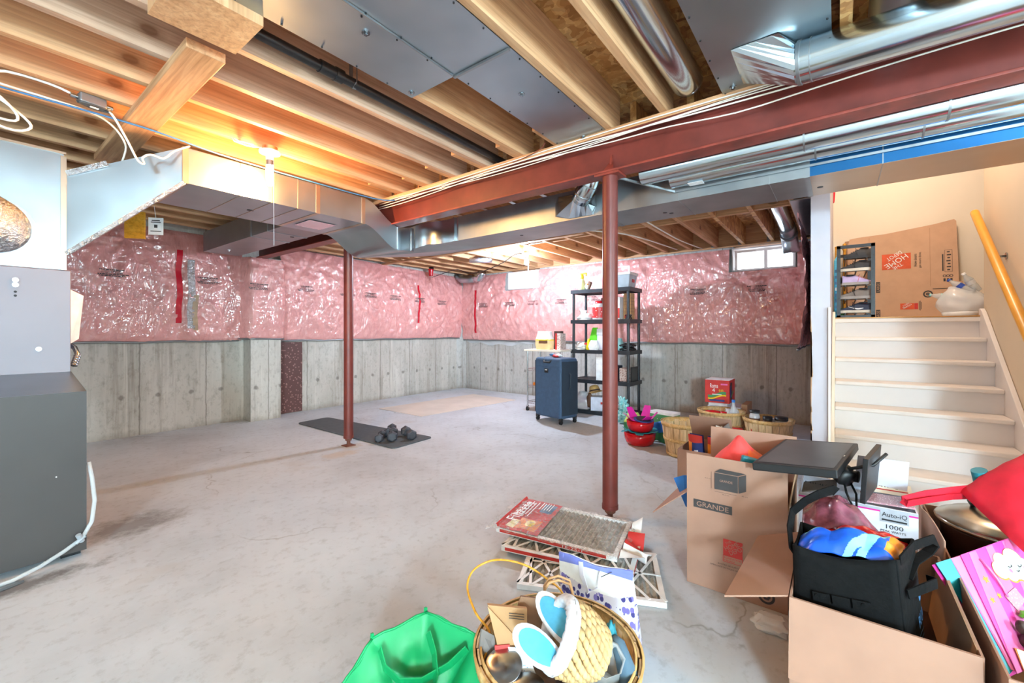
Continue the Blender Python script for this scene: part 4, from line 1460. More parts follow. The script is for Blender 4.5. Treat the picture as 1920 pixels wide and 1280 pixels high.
def shoe(x, y, z, L, upper, sole, label, flip=1, cat='shoe', extra=None, h=.10, swoosh=False, lace='shoe_dark'):
    """A low shoe lying along Y, toe towards +Y (flip) with sole, upper, tongue, laces."""
    t = thing('shoe', (x, y, z), label, cat, 'shoes on the rack')
    W_ = .088

    def prof(s):   # s: 0 heel .. 1 toe
        hw = W_ / 2 * (0.80 + .25 * math.sin(math.pi * min(1, s * 1.1 + .1)) - .35 * max(0, s - .86) / .14)
        top = h * (1.0 - .10 * math.sin(math.pi * min(1, s / .45)) if s < .45 else 1.0 - .62 * ((s - .45) / .55) ** .8)
        return hw, max(.034, top)
    n = 16
    vs, fs = [], []
    m = 10
    for i in range(n + 1):
        s = i / n
        hw, tp = prof(s)
        for j in range(m + 1):
            a = math.pi * j / m
            vs.append((hw * math.cos(a) * (1 - .25 * math.sin(a) * (1 - s)), flip * L * (s - .5), .022 + (tp - .022) * math.sin(a) ** .7))
    for i in range(n):
        for j in range(m):
            fs.append((i * (m + 1) + j, i * (m + 1) + j + 1, (i + 1) * (m + 1) + j + 1, (i + 1) * (m + 1) + j))
    fs += [tuple(range(m + 1)), tuple(n * (m + 1) + j for j in range(m + 1))[::-1]]
    mt = Matrix.Translation((x, y, z))
    up = MB(mt).add(vs, fs, 0, True)
    if swoosh:
        pts = []
        for k in range(13):
            s = .28 + .46 * k / 12
            hw, tp = prof(s)
            pts.append((-hw * .98 - .0035, flip * L * (s - .5), .040 + .03 * abs((k / 12 - .35)) ** 1.3 * (1.3 if k > 4 else .8)))
        wd = [(.004 + .010 * math.sin(math.pi * min(1, k / 8))) for k in range(13)]
        vv, ff = [], []
        for p, w_ in zip(pts, wd):
            vv += [(p[0], p[1], p[2] - w_ / 2), (p[0], p[1], p[2] + w_ / 2)]
        for k in range(12):
            ff.append((2 * k, 2 * k + 1, 2 * k + 3, 2 * k + 2))
        up.add(vv, ff, 1)
    up.build('upper', [upper, 'white'], t)
    out = []
    for i in range(25):
        s = i / 24
        hw, _ = prof(s)
        out.append((hw * 1.06, flip * L * 1.03 * (s - .5), 0))
    loop = out + [(-a, b_, 0) for a, b_, _ in out[::-1]]
    k = len(loop)
    vs = [(a, b_, .003) for a, b_, c in loop] + [(a, b_, .028) for a, b_, c in loop]
    MB(mt).add(vs, [tuple(range(k)), tuple(range(2 * k - 1, k - 1, -1))] + [(i, (i + 1) % k, (i + 1) % k + k, i + k) for i in range(k)]).build('sole', sole, t)
    b = MB(mt)
    b.lathe([(.030, 0), (.036, .006), (.030, .012)], (0, -flip * L * .22, h * .93), 16)
    b.build('collar', extra or lace, t)
    b = MB(mt)
    for q in range(4):
        s = .52 + .07 * q
        hw, tp = prof(s)
        b.tube([(-hw * .55, flip * L * (s - .5), tp * .93), (0, flip * L * (s - .49), tp + .006), (hw * .55, flip * L * (s - .5), tp * .93)], .003, 5)
    b.tube([(0, flip * L * .04, h * .75), (-.02, flip * L * .09, h * 1.05), (-.05, flip * L * .05, h * .6), (-.055, flip * L * .02, .03)], .002, 5)
    b.build('laces', lace, t)
    return t


yc = -.135
Lz = [zb + .046, zb + .181, zb + .316, zb + .451, zb + .581]
shoe(RX + .08, yc, Lz[0], .255, 'shoe_navy', 'sole', 'navy sneaker with white curved stripe on the lowest rack shelf', 1, swoosh=True)
shoe(RX + .08, yc, Lz[1], .255, 'shoe_grey', 'sole_grey', 'grey sneaker with dark dangling laces on the second rack shelf', 1)
shoe(RX + .19, yc, Lz[1], .25, 'shoe_dark', 'sole_grey', 'dark patterned sneaker behind the grey sneaker on the rack', 1, extra='shoe_pink', lace='yellow')
shoe(RX + .08, yc - .01, Lz[2], .225, 'lavender', 'sole_grey', 'pale lilac sneaker on the third rack shelf', -1, extra='shoe_dark', lace='shoe_pink')
shoe(RX + .19, yc, Lz[2], .24, 'shoe_dark', 'sole', 'black sneaker behind the lilac sneaker', -1)
shoe(RX + .08, yc, Lz[3], .25, 'shoe_dark', 'sole', 'charcoal sneaker with pale sole inside the top of the rack', 1)
shoe(RX + .16, yc - .02, Lz[4], .22, 'shoe_dark', 'shoe_dark', 'black shoe lying on top of the shoe rack', 1)
shoe(RX + .20, yc, Lz[0], .24, 'white', 'sole', 'white sneaker half hidden behind the navy sneaker', 1, lace='shoe_pink')

# flattened cartons leaning on the landing wall
def wallprint(b, f, cx, cz, w_, h_, m):
    b.rect(f, w_, h_, m, .0012, cx, cz)


XB = 5.91
f = frame((XB, -.5, ZL + .004), (0, -1, .0), (.10, 0, 1))


def P2(u, v_):
    return f @ V((u, v_, 0))


t = thing('flattened_carton', (XB, -.5, ZL + .004), 'large flattened brown moving carton leaning on the landing wall behind the shoes', 'carton')
b = MB()
outl = [(-.42, .005), (.46, .005), (.46, .36), (.435, .36), (.425, .965), (.41, .985), (.27, .955), (-.10, .905), (-.33, .895), (-.40, .885), (-.42, .80)]
b.slab([P2(*p) for p in outl], .012, 0)
rs = lambda cx, cz, st, w_, h_, mm, rot=90: b.text(st, f @ Matrix.Translation((cx, cz, 0)) @ Matrix.Rotation(R(rot), 4, 'Z'), w_, h_, mm, .003)
# orange square badge with white slanted stencil words
g = f @ Matrix.Translation((-.02, .60, 0))
b.rect(g, .225, .165, 1, .0015)
gg = g @ Matrix.Rotation(R(180 + 34), 4, 'Z')
b.text('HOME', gg @ Matrix.Translation((0, .0, 0)), .20, .052, 2, .003)
b.text('DEPOT', gg @ Matrix.Translation((-.02, -.058, 0)), .135, .038, 2, .003)
b.text('THE', gg @ Matrix.Translation((.02, .050, 0)), .085, .032, 2, .003)
b.text('How doors', f @ Matrix.Translation((.125, .60, 0)) @ Matrix.Rotation(R(90), 4, 'Z'), .13, .024, 3, .003)
b.text('get more done.', f @ Matrix.Translation((.162, .60, 0)) @ Matrix.Rotation(R(90), 4, 'Z'), .165, .024, 3, .003)
# second, smaller badge below
g = f @ Matrix.Translation((.06, .125, 0))
b.rect(g, .105, .062, 1, .0015)
gg = g @ Matrix.Rotation(R(180 + 30), 4, 'Z')
b.text('HOME', gg, .075, .018, 2, .003)
b.text('DEPOT', gg @ Matrix.Translation((0, -.021, 0)), .055, .014, 2, .003)
b.rect(g, .028, .062, 4, .0015, .068)
for k, (x, w_) in enumerate(((.150, .09), (.158, .10), (.166, .075))):
    b.rect(f, .004, w_, 3, .0015, x, .13)
for yy, nm in ((.335, 'LARGE'), (.04, 'LARGE')):
    g = f @ Matrix.Translation((-.165, yy, 0)) @ Matrix.Rotation(R(90), 4, 'Z')
    b.rect(g, .115, .034, 3, .0015)
    b.text(nm, g, .09, .021, 5, .003)
# round paper seal, care symbols and notes
g = f @ Matrix.Translation((.215, .245, 0))
b.lathe([(.036, .0015), (.024, .0015)], n=28, m=3, mtx=g)
b.lathe([(.016, .0016), (.004, .0016)], n=6, m=3, mtx=g)
for x, z0_, z1_ in ((.325, .47, .64), ):
    b.rect(f, .010, z1_ - z0_, 3, .0015, x, (z0_ + z1_) / 2)
g = f @ Matrix.Translation((.365, .56, 0))
for dx in (-.026, .026):
    b.rect(g, .0025, .22, 3, .0015, dx, .01)
for dz in (-.10, .12):
    b.rect(g, .054, .0025, 3, .0015, 0, dz)
for k in range(7):
    b.rect(g, .020 + .010 * (k % 2), .012, 3, .0015, .002 * (k % 3), -.08 + k * .03)
for k in range(3):
    b.lathe([(.013, .0015), (.008, .0015)], n=14, m=3, mtx=f @ Matrix.Translation((.335 + .024 * k, .42, 0)))
    b.rect(f, .015, .03, 3, .0015, .335 + .024 * k, .38)
for (cx, cz) in ((.37, .215), (.355, .065)):
    for dx in (-.032, .032):
        b.rect(f, .002, .08, 3, .0015, cx + dx, cz)
    for dz in (-.04, .04):
        b.rect(f, .066, .002, 3, .0015, cx, cz + dz)
    for k in range(6):
        b.rect(f, .004 + .003 * (k % 2), .05, 3, .0015, cx - .022 + .009 * k, cz)
b.rect(f, .17, .006, 3, .0015, .335, .295)
b.rect(f, .0025, .60, 6, .0012, .235, .62)
b.rect(f, .0025, .60, 6, .0012, -.235, .58)
b.build('board', ['carton_pale', 'orange_print', 'white', 'print_dark', 'red_print', 'carton_pale', 'cardboard_dark'], t)
b = MB()
b.slab([P2(-.44, .005) + V((.02, 0, 0)), P2(.40, .005) + V((.02, 0, 0)), P2(.40, .88) + V((.02, 0, 0)), P2(-.44, .87) + V((.02, 0, 0))], .01)
tag(b.build('flattened_carton', 'cardboard_dark'), 'second flattened brown carton, mostly hidden behind the printed one on the landing', 'carton')

# bag of empty bottles
t = thing('plastic_bag', (5.42, -.86, ZL + .004), 'translucent white bag stuffed with empty bottles at the top of the stairs', 'bag')


def bagfn(cx, cy, z0, rx, ry, hh, seed, open_=.75):
    def fn(s, u):
        a = 2 * math.pi * s
        k = (.75 + .45 * math.sin(math.pi * min(1, u * 1.1)) - .30 * max(0, u - .7))
        nz = noise.noise(V((math.cos(a) * 2, math.sin(a) * 2, u * 3 + seed)))
        k *= 1 + .16 * nz
        return (cx + rx * k * math.cos(a), cy + ry * k * math.sin(a), z0 + hh * u * (1 + .10 * math.cos(a * 2 + seed)))
    return fn


MB().grid(bagfn(5.42, -.87, zb + .003, .11, .135, .24, 2), 40, 20).build('film', 'clear_bag', t)
MB().lathe([(.10, 0), (.125, .01), (.13, .035), (.12, .04)], (5.42, -.87, zb + .002), 30).build('rim_tray', 'white', t)


def bottle(name, p, d, L, r, label, body='clear_plastic', cap='bluebox', band='white', group='empty bottles in the landing bag'):
    t = thing(name, p, label, 'bottle', group)
    d = V(d).normalized()
    q = V((0, 0, 1)).rotation_difference(d).to_matrix().to_4x4()
    m = Matrix.Translation(p) @ q
    MB(m).lathe([(0, 0), (r * .9, .002), (r, .01), (r, L * .3), (r * .93, L * .36), (r, L * .42), (r, L * .62), (r * .4, L * .85), (r * .38, L * .93)], n=18).build('body', body, t)
    MB(m).lathe([(r * 1.01, L * .40), (r * 1.01, L * .58)], n=18).build('label_band', band, t)
    MB(m).lathe([(r * .45, L * .92), (r * .45, L), (0, L)], n=14).build('cap', cap, t)


bottle('water_bottle', (5.40, -.93, zb + .20), (.1, .5, .45), .20, .032, 'clear empty bottle with a dark blue mark sticking out of the landing bag', band='bluebox')
bottle('water_bottle', (5.45, -.84, zb + .16), (.1, .75, .2), .18, .03, 'clear empty bottle lying lower left on the landing bag', cap='tissue_aqua', band='tissue_aqua')
bottle('water_bottle', (5.44, -.97, zb + .22), (-.1, .35, .6), .19, .032, 'clear empty bottle highest in the landing bag by the wall edge', cap='white')

# broom handle and blue packet at the left of the landing, red cloth above
t = thing('broom', (5.5, .02, ZL), 'pale wooden broom handle leaning in the corner left of the shoe rack', 'broom')
MB().cyl((5.92, .020, zb), (5.86, .018, 2.05), .012, n=12).build('handle', 'rail_wood', t)
MB().box(5.86, 6.0, -.06, .03, zb, zb + .12).build('bristles', 'leaf_green', t)
t = thing('long_packet', (5.70, .02, ZL), 'long upright sky-blue packet standing left of the shoe rack', 'packet')
b = MB().box(5.40, 5.44, -.012, .034, zb, zb + .58)
b.add([(5.40, -.012, zb + .58), (5.44, -.012, zb + .58), (5.44, .034, zb + .58), (5.40, .034, zb + .58), (5.42, .011, zb + .63)], [(0, 1, 4), (1, 2, 4), (2, 3, 4), (3, 0, 4)])
for k in range(7):
    b.add([(5.399, -.006, zb + .10 + .06 * k), (5.399, .026, zb + .10 + .06 * k), (5.399, .026, zb + .13 + .06 * k), (5.399, -.006, zb + .13 + .06 * k)], [(0, 1, 2, 3)], 1 if k != 3 else 2)
b.build('pouch', ['sky_blue', 'cable_blue', 'white'], t)
t = thing('wooden_stand', (5.95, -.03, ZL), 'light wooden stand with a knobbed top behind the shoe rack', 'stand')
MB().cyl((5.90, -.055, zb), (5.90, -.055, 2.0), .012, n=10).lathe([(.012, 0), (.022, .02), (.01, .05), (.02, .07), (0, .09)], (5.90, -.055, 2.0), 14).build('pole', 'rail_wood', t)
t = thing('hanging_cloth', (5.35, .035, 2.45), 'red cloth tip hanging against the wall above the landing', 'cloth')
b = MB()
b.grid(lambda s, u: (5.32 + .05 * s, .038 - .03 * math.sin(math.pi * s) * (1 - u * .7), 2.75 - .30 * u - .05 * math.cos(s * 3)), 8, 10)
b.build('cloth', 'red_fabric', t, solid=.004)

# ================================================================ exercise mat and dumbbells
b = MB()
cor = [(2.60, 3.38), (3.06, 3.41), (2.93, 5.30), (2.55, 5.06)]
b = MB()
pts = []
cs = [V((2.545, 3.37, 0)), V((3.075, 3.40, 0)), V((2.955, 5.28, 0)), V((2.545, 5.25, 0))]
for i in range(4):
    p, a_, c_ = cs[i], cs[i - 1], cs[(i + 1) % 4]
    d0, d1 = (a_ - p).normalized(), (c_ - p).normalized()
    for k in range(6):
        u = k / 5
        pts.append(p + d0 * .06 * (1 - u) ** 2 + d1 * .06 * u ** 2)
b.slab([q + V((0, 0, .011)) for q in pts], .010, nrm=(0, 0, 1))
tag(b.build('exercise_mat', 'mat_rubber'), 'dark grey exercise mat on the floor under the dumbbells', 'mat')


def dumbbell(x, y, rz, sc, label):
    t = thing('dumbbell', (x, y, .012), label, 'dumbbell', 'hex dumbbells on the mat')
    m = TR((x, y, .012 + .042 * sc), rz)
    for s in (-1, 1):
        MB(m @ Matrix.Scale(sc, 4)).lathe([(0, .055 * 1), (.030, .055), (.0485, .068), (.0485, .100), (.036, .113), (0, .113)] if s > 0 else [(0, -.113), (.036, -.113), (.0485, -.100), (.0485, -.068), (.030, -.055), (0, -.055)], n=6, mtx=Matrix.Rotation(R(90), 4, 'Y') @ Matrix.Rotation(R(0), 4, 'Z'), smooth=False).build('hex_head', 'dumbbell', t, bevel=.004)
    MB(m @ Matrix.Scale(sc, 4)).cyl((-.06, 0, 0), (.06, 0, 0), .015, n=14).build('grip', 'steel', t)


dumbbell(2.655, 3.725, R(44), .95, 'hex dumbbell lying at the left of the group, nearest the red post')
dumbbell(2.76, 3.665, R(50), 1.15, 'larger hex dumbbell in the middle of the group on the mat')
dumbbell(2.90, 3.585, R(68), 1.15, 'hex dumbbell at the right of the group on the mat')
dumbbell(2.86, 3.84, R(42), 1.1, 'hex dumbbell at the back of the group on the mat')

tag(MB().slab([(3.75, 4.37, .006), (5.60, 4.20, .006), (5.66, 5.20, .006), (3.76, 5.32, .006)], .005, nrm=(0, 0, 1)).build('floor_underlay', 'rug_beige'),
    'thin beige sheet lying flat on the floor near the far corner', 'rug')

# ================================================================ suitcase
m = TR((4.60, 2.82, 0), R(-14))
t = thing('suitcase', (4.60, 2.82, 0), 'large upright navy fabric suitcase on wheels in front of the black shelves', 'suitcase')
b = MB(m)
b.box(-.15, .15, -.235, .235, .065, .80)
b.build('shell', 'suitcase_blue', t, bevel=.035, seg=4)
b = MB(m)
b.box(-.156, -.150, -.205, .205, .09, .70).box(-.165, -.150, -.03, .03, .625, .665)
b.build('front_pocket', 'suitcase_blue', t, bevel=.003)
g = m @ frame((-.166, 0, .645), (0, -1, 0), (0, 0, 1))
b = MB(m)
b.box(-.170, -.165, -.033, .033, .618, .670)
MBm = MB(g)
MBm.rect(Matrix.Identity(4), .040, .010, 0, .006, 0, .008)
b.build('badge', 'black_plastic', t, bevel=.002)
MBm.build('badge_print', 'white', t)
b = MB(m).tube([(-.12, .085, .795), (-.135, .07, .775), (-.16, .05, .745), (-.16, -.05, .745), (-.135, -.07, .775), (-.12, -.085, .795)], .012, 8)
b.build('handle', 'black_plastic', t)
b = MB(m).tube([(-.02, -.235, .62), (0, -.252, .60), (0, -.252, .44), (-.02, -.235, .42)], .010, 8)
b.build('side_handle', 'suitcase_dark', t)
for s_ in (-1, 1):
    MB(m).box(-.135, .135, min(s_ * .235, s_ * .243), max(s_ * .235, s_ * .243), .11, .76).build('gusset', 'suitcase_dark', t)
for sx in (-.12, .12):
    for sy in (-.205, .205):
        MB(m).cyl((sx, sy - .011, .026), (sx, sy + .011, .026), .026, n=18).box(sx - .018, sx + .018, sy - .02, sy + .02, .045, .085).build('wheel', 'black_plastic', t)
b = MB(m)
b.blob((-.03, -.03, .822), (.05, .075, .022), 0, 2, .25, 6, .8, 3).blob((-.02, -.07, .828), (.035, .05, .02), 1, 2, .25, 6, .8, 5).blob((-.04, .02, .832), (.025, .05, .018), 2, 2, .2, 6, .8, 8)
tag(b.build('folded_cloth', ['label_red', 'white', 'cable_blue']), 'crumpled red, white and blue cloth lying on top of the suitcase', 'cloth')

# ================================================================ wire cart
t = thing('wire_cart', (5.13, 3.23, 0), 'slim chrome wire cart on castors behind the suitcase, pale board on top', 'cart')
x0, x1, y0, y1 = 4.96, 5.30, 2.98, 3.53
MB().box(x0 - .02, x1 + .02, y0 - .02, y1 + .03, .850, .872).build('board_top', 'cream_wall', t)
for x in (x0 + .01, x1 - .01):
    for y in (y0 + .01, y1 - .01):
        b = MB().cyl((x, y, .08), (x, y, .85), .012, n=12)
        for k in range(28):
            b.cyl((x, y, .10 + k * .027), (x, y, .104 + k * .027), .0135, n=10)
        b.build('pole', 'chrome', t)
        MB().cyl((x, y - .010, .030), (x, y + .010, .030), .030, n=18).build('castor', 'black_plastic', t)
        MB().box(x - .012, x + .012, y - .014, y - .011, .025, .075).box(x - .012, x + .012, y + .011, y + .014, .025, .075).box(x - .014, x + .014, y - .014, y + .014, .07, .08).build('castor_fork', 'chrome', t)
for z in (.135, .36, .60):
    b = MB()
    for y in (y0 + .01, y1 - .01):
        b.cyl((x0, y, z), (x1, y, z), .004, n=6).cyl((x0, y, z - .03), (x1, y, z - .03), .003, n=6)
    for x in (x0 + .01, x1 - .01):
        b.cyl((x, y0, z), (x, y1, z), .004, n=6).cyl((x, y0, z - .03), (x, y1, z - .03), .003, n=6)
        pts = [(x, y0 + (y1 - y0) * i / 24, z - .03 * (i % 2)) for i in range(25)]
        b.tube(pts, .0025, 5)
    for k in range(14):
        y = y0 + .03 + (y1 - y0 - .06) * k / 13
        b.cyl((x0 + .01, y, z), (x1 - .01, y, z), .0022, n=5)
    b.build('wire_shelf', 'chrome', t)


def crinkle_bag(name, c, wx, wy, h, mats, label, cat='bag', seed=0, top=.8, amp=.08, rz=0.0, mf=None, group=None, flat_top=False, part='pouch'):
    """A filled soft pouch, closed, standing at c."""
    t = thing(name, c, label, cat, group)
    m = TR(c, rz)

    def fn(s, u):
        a = 2 * math.pi * s
        e = .55
        ca, sa = math.cos(a), math.sin(a)
        px = abs(ca) ** e * (1 if ca > 0 else -1)
        py = abs(sa) ** e * (1 if sa > 0 else -1)
        k = .90 + .10 * math.sin(math.pi * min(1, u * 1.3))
        kx = k * (1 - (1 - top) * 0 - (.92 if not flat_top else .35) * max(0, u - .55) ** 1.5 * 2.2)
        kx = max(.06, kx)
        nz = amp * noise.noise(V((ca * 2.2 + seed, sa * 2.2, u * 4)))
        return (wx / 2 * px * kx * (1 + nz), wy / 2 * py * (k - (1 - top) * max(0, u - .5) * 2) * (1 + nz), h * u * (1 + .04 * noise.noise(V((ca * 3, sa * 3, seed)))))
    b = MB(m)
    b.grid(fn, 36, 18, 0, True, mf)
    bot = [fn(i / 36, 0) for i in range(36)]
    b.add(bot, [tuple(range(36))])
    tp = [fn(i / 36, 1) for i in range(36)]
    b.add(tp, [tuple(range(36))])
    b.build(part, mats, t)
    return t


crinkle_bag('flour_bag', (5.08, 3.30, .873), .16, .27, .255, ['flour', 'white', 'yellow', 'brown'], 'tan and white flour bag with a yellow band standing on the wire cart', seed=2, flat_top=True, top=.85, amp=.05,
            mf=lambda s, u: 2 if .52 < u < .58 else (1 if u > .58 else (3 if .36 < u < .48 and .47 < s < .57 else 0)))
t = thing('food_box', (5.13, 3.06, .873), 'tall slim grey and red packet box beside the flour bag', 'box')
MB().box(5.06, 5.20, 3.03, 3.11, .873, 1.10).build('carton', ['print_mix'], t)
MB().box(5.055, 5.06, 3.088, 3.112, .873, 1.10).build('side_panel', 'red_print', t)
t = thing('food_box', (5.24, 3.17, .873), 'brown box top showing behind the flour bag on the cart', 'box')
MB().box(5.20, 5.29, 3.12, 3.22, .873, 1.13).build('carton', 'dark_brown', t)
t = thing('hanging_toy', (5.0, 3.40, .25), 'orange and yellow toy showing on the cart left of the suitcase', 'toy')
MB().box(4.985, 5.06, 3.30, 3.44, .365, .405).build('tray', 'orange', t, bevel=.006)
MB().lathe([(.004, 0), (.03, .03), (.045, .10), (.04, .12), (0, .12)], (5.03, 3.345, .225), 16).build('cup', 'yellow', t)

# ================================================================ black shelving unit
RX0, RX1, RY0, RY1 = 5.24, 5.66, 2.11, 2.975
t = thing('shelving_unit', (5.45, 2.54, 0), 'tall five-tier black plastic shelving unit against the far wall', 'shelving unit')
LEV = (.055, .47, .875, 1.285, 1.70)
for z in LEV:
    b = MB()
    b.box(RX0, RX0 + .02, RY0, RY1, z - .05, z).box(RX1 - .02, RX1, RY0, RY1, z - .05, z)
    b.box(RX0 + .02, RX1 - .02, RY0, RY0 + .02, z - .05, z).box(RX0 + .02, RX1 - .02, RY1 - .02, RY1, z - .05, z)
    b.box(RX0 + .02, RX1 - .02, RY0 + .02, RY1 - .02, z - .014, z - .006)
    for k in range(7):
        x = RX0 + .05 + k * .053
        b.box(x - .006, x + .006, RY0 + .02, RY1 - .02, z - .04, z - .014)
    for k in range(15):
        y = RY0 + .05 + k * .0545
        b.box(RX0 + .02, RX1 - .02, y - .005, y + .005, z - .036, z - .006 + .003)
    b.build('shelf', 'rack_black', t)
for x in (RX0 + .028, RX1 - .028):
    for y in (RY0 + .035, RY1 - .035):
        for k in range(4):
            MB().cyl((x, y, LEV[k] - .006), (x, y, LEV[k + 1] - .05), .019, n=16).build('pole', 'rack_black', t)
        MB().cyl((x, y, 0), (x, y, .01), .022, n=16).build('foot', 'rack_black', t)

Z5, Z4, Z3, Z2, Z1_ = LEV[4], LEV[3], LEV[2], LEV[1], LEV[0]
# top shelf
t = thing('spray_bottle', (5.32, 2.84, Z5), 'pale yellow soap bottle with a bright yellow pump on the top shelf', 'bottle')
MB().lathe([(.043, 0), (.048, .01), (.046, .10), (.030, .15), (.022, .155)], (5.32, 2.84, Z5), 20).build('body', 'pale_yellow', t)
MB().lathe([(.024, .155), (.028, .18), (.022, .215), (.016, .225), (0, .225)], (5.32, 2.84, Z5), 18).build('collar', 'yellow', t)
MB().box(5.306, 5.334, 2.77, 2.865, Z5 + .222, Z5 + .238).box(5.31, 5.33, 2.765, 2.785, Z5 + .20, Z5 + .225).build('pump_head', 'yellow', t, bevel=.004)
t = thing('toy_figure', (5.33, 2.74, Z5), 'small brown and white object with an orange spot beside the yellow-pump bottle', 'ornament')
MB().blob((5.33, 2.765, Z5 + .045), (.03, .045, .05), 0, 2, .15, 5, .85, 4).build('base', 'white', t)
MB(TR((5.33, 2.735, Z5 + .06), 0, R(22))).box(-.02, .02, -.028, .028, -.055, .055).build('block', 'brown', t, bevel=.012)
MB().blob((5.312, 2.75, Z5 + .075), (.012, .014, .012), 0, 2).build('spot', 'orange', t)
t = thing('storage_tub', (5.43, 2.28, Z5), 'grey lidded storage tub with an upright white handle on the top shelf', 'storage tub')
ct = (5.30, 5.56, 2.14, 2.47)
b = MB()
b.add([(ct[0] + .02, ct[2] + .02, Z5), (ct[1] - .02, ct[2] + .02, Z5), (ct[1] - .02, ct[3] - .02, Z5), (ct[0] + .02, ct[3] - .02, Z5), (ct[0], ct[2], Z5 + .165), (ct[1], ct[2], Z5 + .165), (ct[1], ct[3], Z5 + .165), (ct[0], ct[3], Z5 + .165)],
      [(0, 3, 2, 1), (0, 1, 5, 4), (1, 2, 6, 5), (2, 3, 7, 6), (3, 0, 4, 7)])
b.build('tub', 'grey_plastic', t, bevel=.006)
MB().box(ct[0] - .012, ct[1] + .012, ct[2] - .012, ct[3] + .012, Z5 + .165, Z5 + .20).build('lid', 'white_paint', t, bevel=.006)
MB().beam((5.43, 2.20, Z5 + .20), (5.43, 2.20, Z5 + .29), .02, .012).beam((5.43, 2.40, Z5 + .20), (5.43, 2.40, Z5 + .29), .02, .012).beam((5.43, 2.19, Z5 + .29), (5.43, 2.41, Z5 + .29), .02, .012).build('handle', 'white_gloss', t)
MB().box(5.40, 5.47, ct[2] - .0005, ct[2] + .008, Z5 + .07, Z5 + .11).build('label_plate', 'label_red', t)

# second shelf from the top
crinkle_bag('plastic_bag', (5.36, 2.80, Z4), .20, .20, .09, ['white'], 'crumpled white bag with a bowl on it, left on the second shelf from the top', seed=5, amp=.25, part='film')
t = thing('bowl', (5.36, 2.84, Z4 + .09), 'small white bowl resting on the crumpled white bag', 'bowl')
MB().lathe([(.028, 0), (.045, .02), (.056, .062), (.052, .062), (.040, .02), (0, .008)], (5.36, 2.84, Z4 + .075), 24).build('body', 'white_gloss', t)


def jar(name, p, r, h, body, lid, label, band=None, group=None, lr=.85, lh=.14):
    t = thing(name, p, label, 'jar', group)
    MB().lathe([(0, 0), (r * .92, 0), (r, h * .06), (r, h * .74), (r * .8, h * .86), (r * .72, h * (1 - lh))], p, 26).build('body', body, t)
    MB().lathe([(r * lr, h * (1 - lh)), (r * lr, h), (0, h)], p, 26).build('lid', lid, t)
    if band:
        MB().lathe([(r * 1.005, h * .10), (r * 1.005, h * .66)], p, 26).build('label_band', band, t)
    return t


jar('coffee_jar', (5.35, 2.60, Z4), .085, .255, 'clear_bag', 'red_plastic', 'big clear jar with a red lid and red label on the second shelf', 'label_red', lr=.55)
jar('coffee_jar', (5.47, 2.54, Z4), .085, .30, 'dark_brown', 'dark_brown', 'dark brown tub standing behind the red-label jar', None)
t = thing('food_box', (5.40, 2.33, Z4), 'white and red carton right of the near post on the second shelf', 'box')
MB().box(5.33, 5.46, 2.29, 2.375, Z4, Z4 + .30).build('carton', 'white', t)
MB().box(5.325, 5.33, 2.29, 2.375, Z4 + .02, Z4 + .15).build('red_panel', 'red_print', t)
t = thing('food_box', (5.46, 2.22, Z4), 'tall kraft brown box with dark printed lines on the second shelf', 'box')
b = MB().box(5.40, 5.53, 2.165, 2.265, Z4, Z4 + .345)
for k in range(5):
    b.box(5.40, 5.53, 2.164, 2.266, Z4 + .10 + .045 * k, Z4 + .103 + .045 * k, 1)
b.box(5.399, 5.40, 2.215, 2.25, Z4 + .02, Z4 + .06, 2)
b.build('carton', ['kraft', 'print_dark', 'red_print'], t)
t = thing('black_cable_coil', (5.33, 2.16, Z4), 'small black tangled thing at the right edge of the second shelf', 'cable')
b = MB()
for k in range(4):
    b.tube([(5.33 + .03 * math.cos(a), 2.165 + .04 * math.sin(a + k), Z4 + .015 + .012 * k + .01 * math.sin(a * 2)) for a in [i * .45 for i in range(14)]], .006, 6)
b.build('cable', 'black_plastic', t)

# middle shelf
crinkle_bag('plastic_bag', (5.35, 2.86, Z3), .13, .14, .10, ['white'], 'small crumpled white bag at the left end of the middle shelf', seed=9, amp=.35, part='film')
t = thing('bottle', (5.31, 2.73, Z3), 'yellow bottle with a dark red label lying on the middle shelf', 'bottle')
MB().lathe([(.03, 0), (.036, .01), (.034, .09), (.018, .12), (.015, .15), (0, .15)], (5.31, 2.73, Z3), 18).build('body', 'yellow', t)
MB().lathe([(.0365, .07), (.0360, .095)], (5.31, 2.75, Z3), 18).build('label_band', 'red_print', t)
crinkle_bag('snack_bag', (5.36, 2.66, Z3 + .0), .10, .15, .30, ['lime'], 'tall bright green pouch on the middle shelf', seed=12, amp=.2, top=.55)
crinkle_bag('snack_bag', (5.29, 2.64, Z3), .07, .14, .13, ['white'], 'squat white and pale pouch in front of the green pouch', seed=14, amp=.2)
t = thing('clear_canister', (5.36, 2.55, Z3), 'tall frosted clear container half hidden by the near red post', 'container')
MB().box(5.30, 5.42, 2.49, 2.60, Z3, Z3 + .20).build('body', 'pale_lilac', t, bevel=.006)
MB().box(5.295, 5.425, 2.485, 2.605, Z3 + .20, Z3 + .29).build('upper', 'clear_bag', t, bevel=.006)
t = thing('yellow_box', (5.29, 2.38, Z3), 'small yellow box right of the near post on the middle shelf', 'box')
MB().box(5.27, 5.31, 2.34, 2.40, Z3, Z3 + .085).build('carton', 'yellow', t)
crinkle_bag('snack_bag', (5.40, 2.33, Z3), .10, .12, .16, ['aqua_clear'], 'blue and white pouch behind the yellow box', seed=18, amp=.25)
t = thing('black_cable_coil', (5.42, 2.20, Z3), 'heap of black cables at the right end of the middle shelf', 'cable')
b = MB()
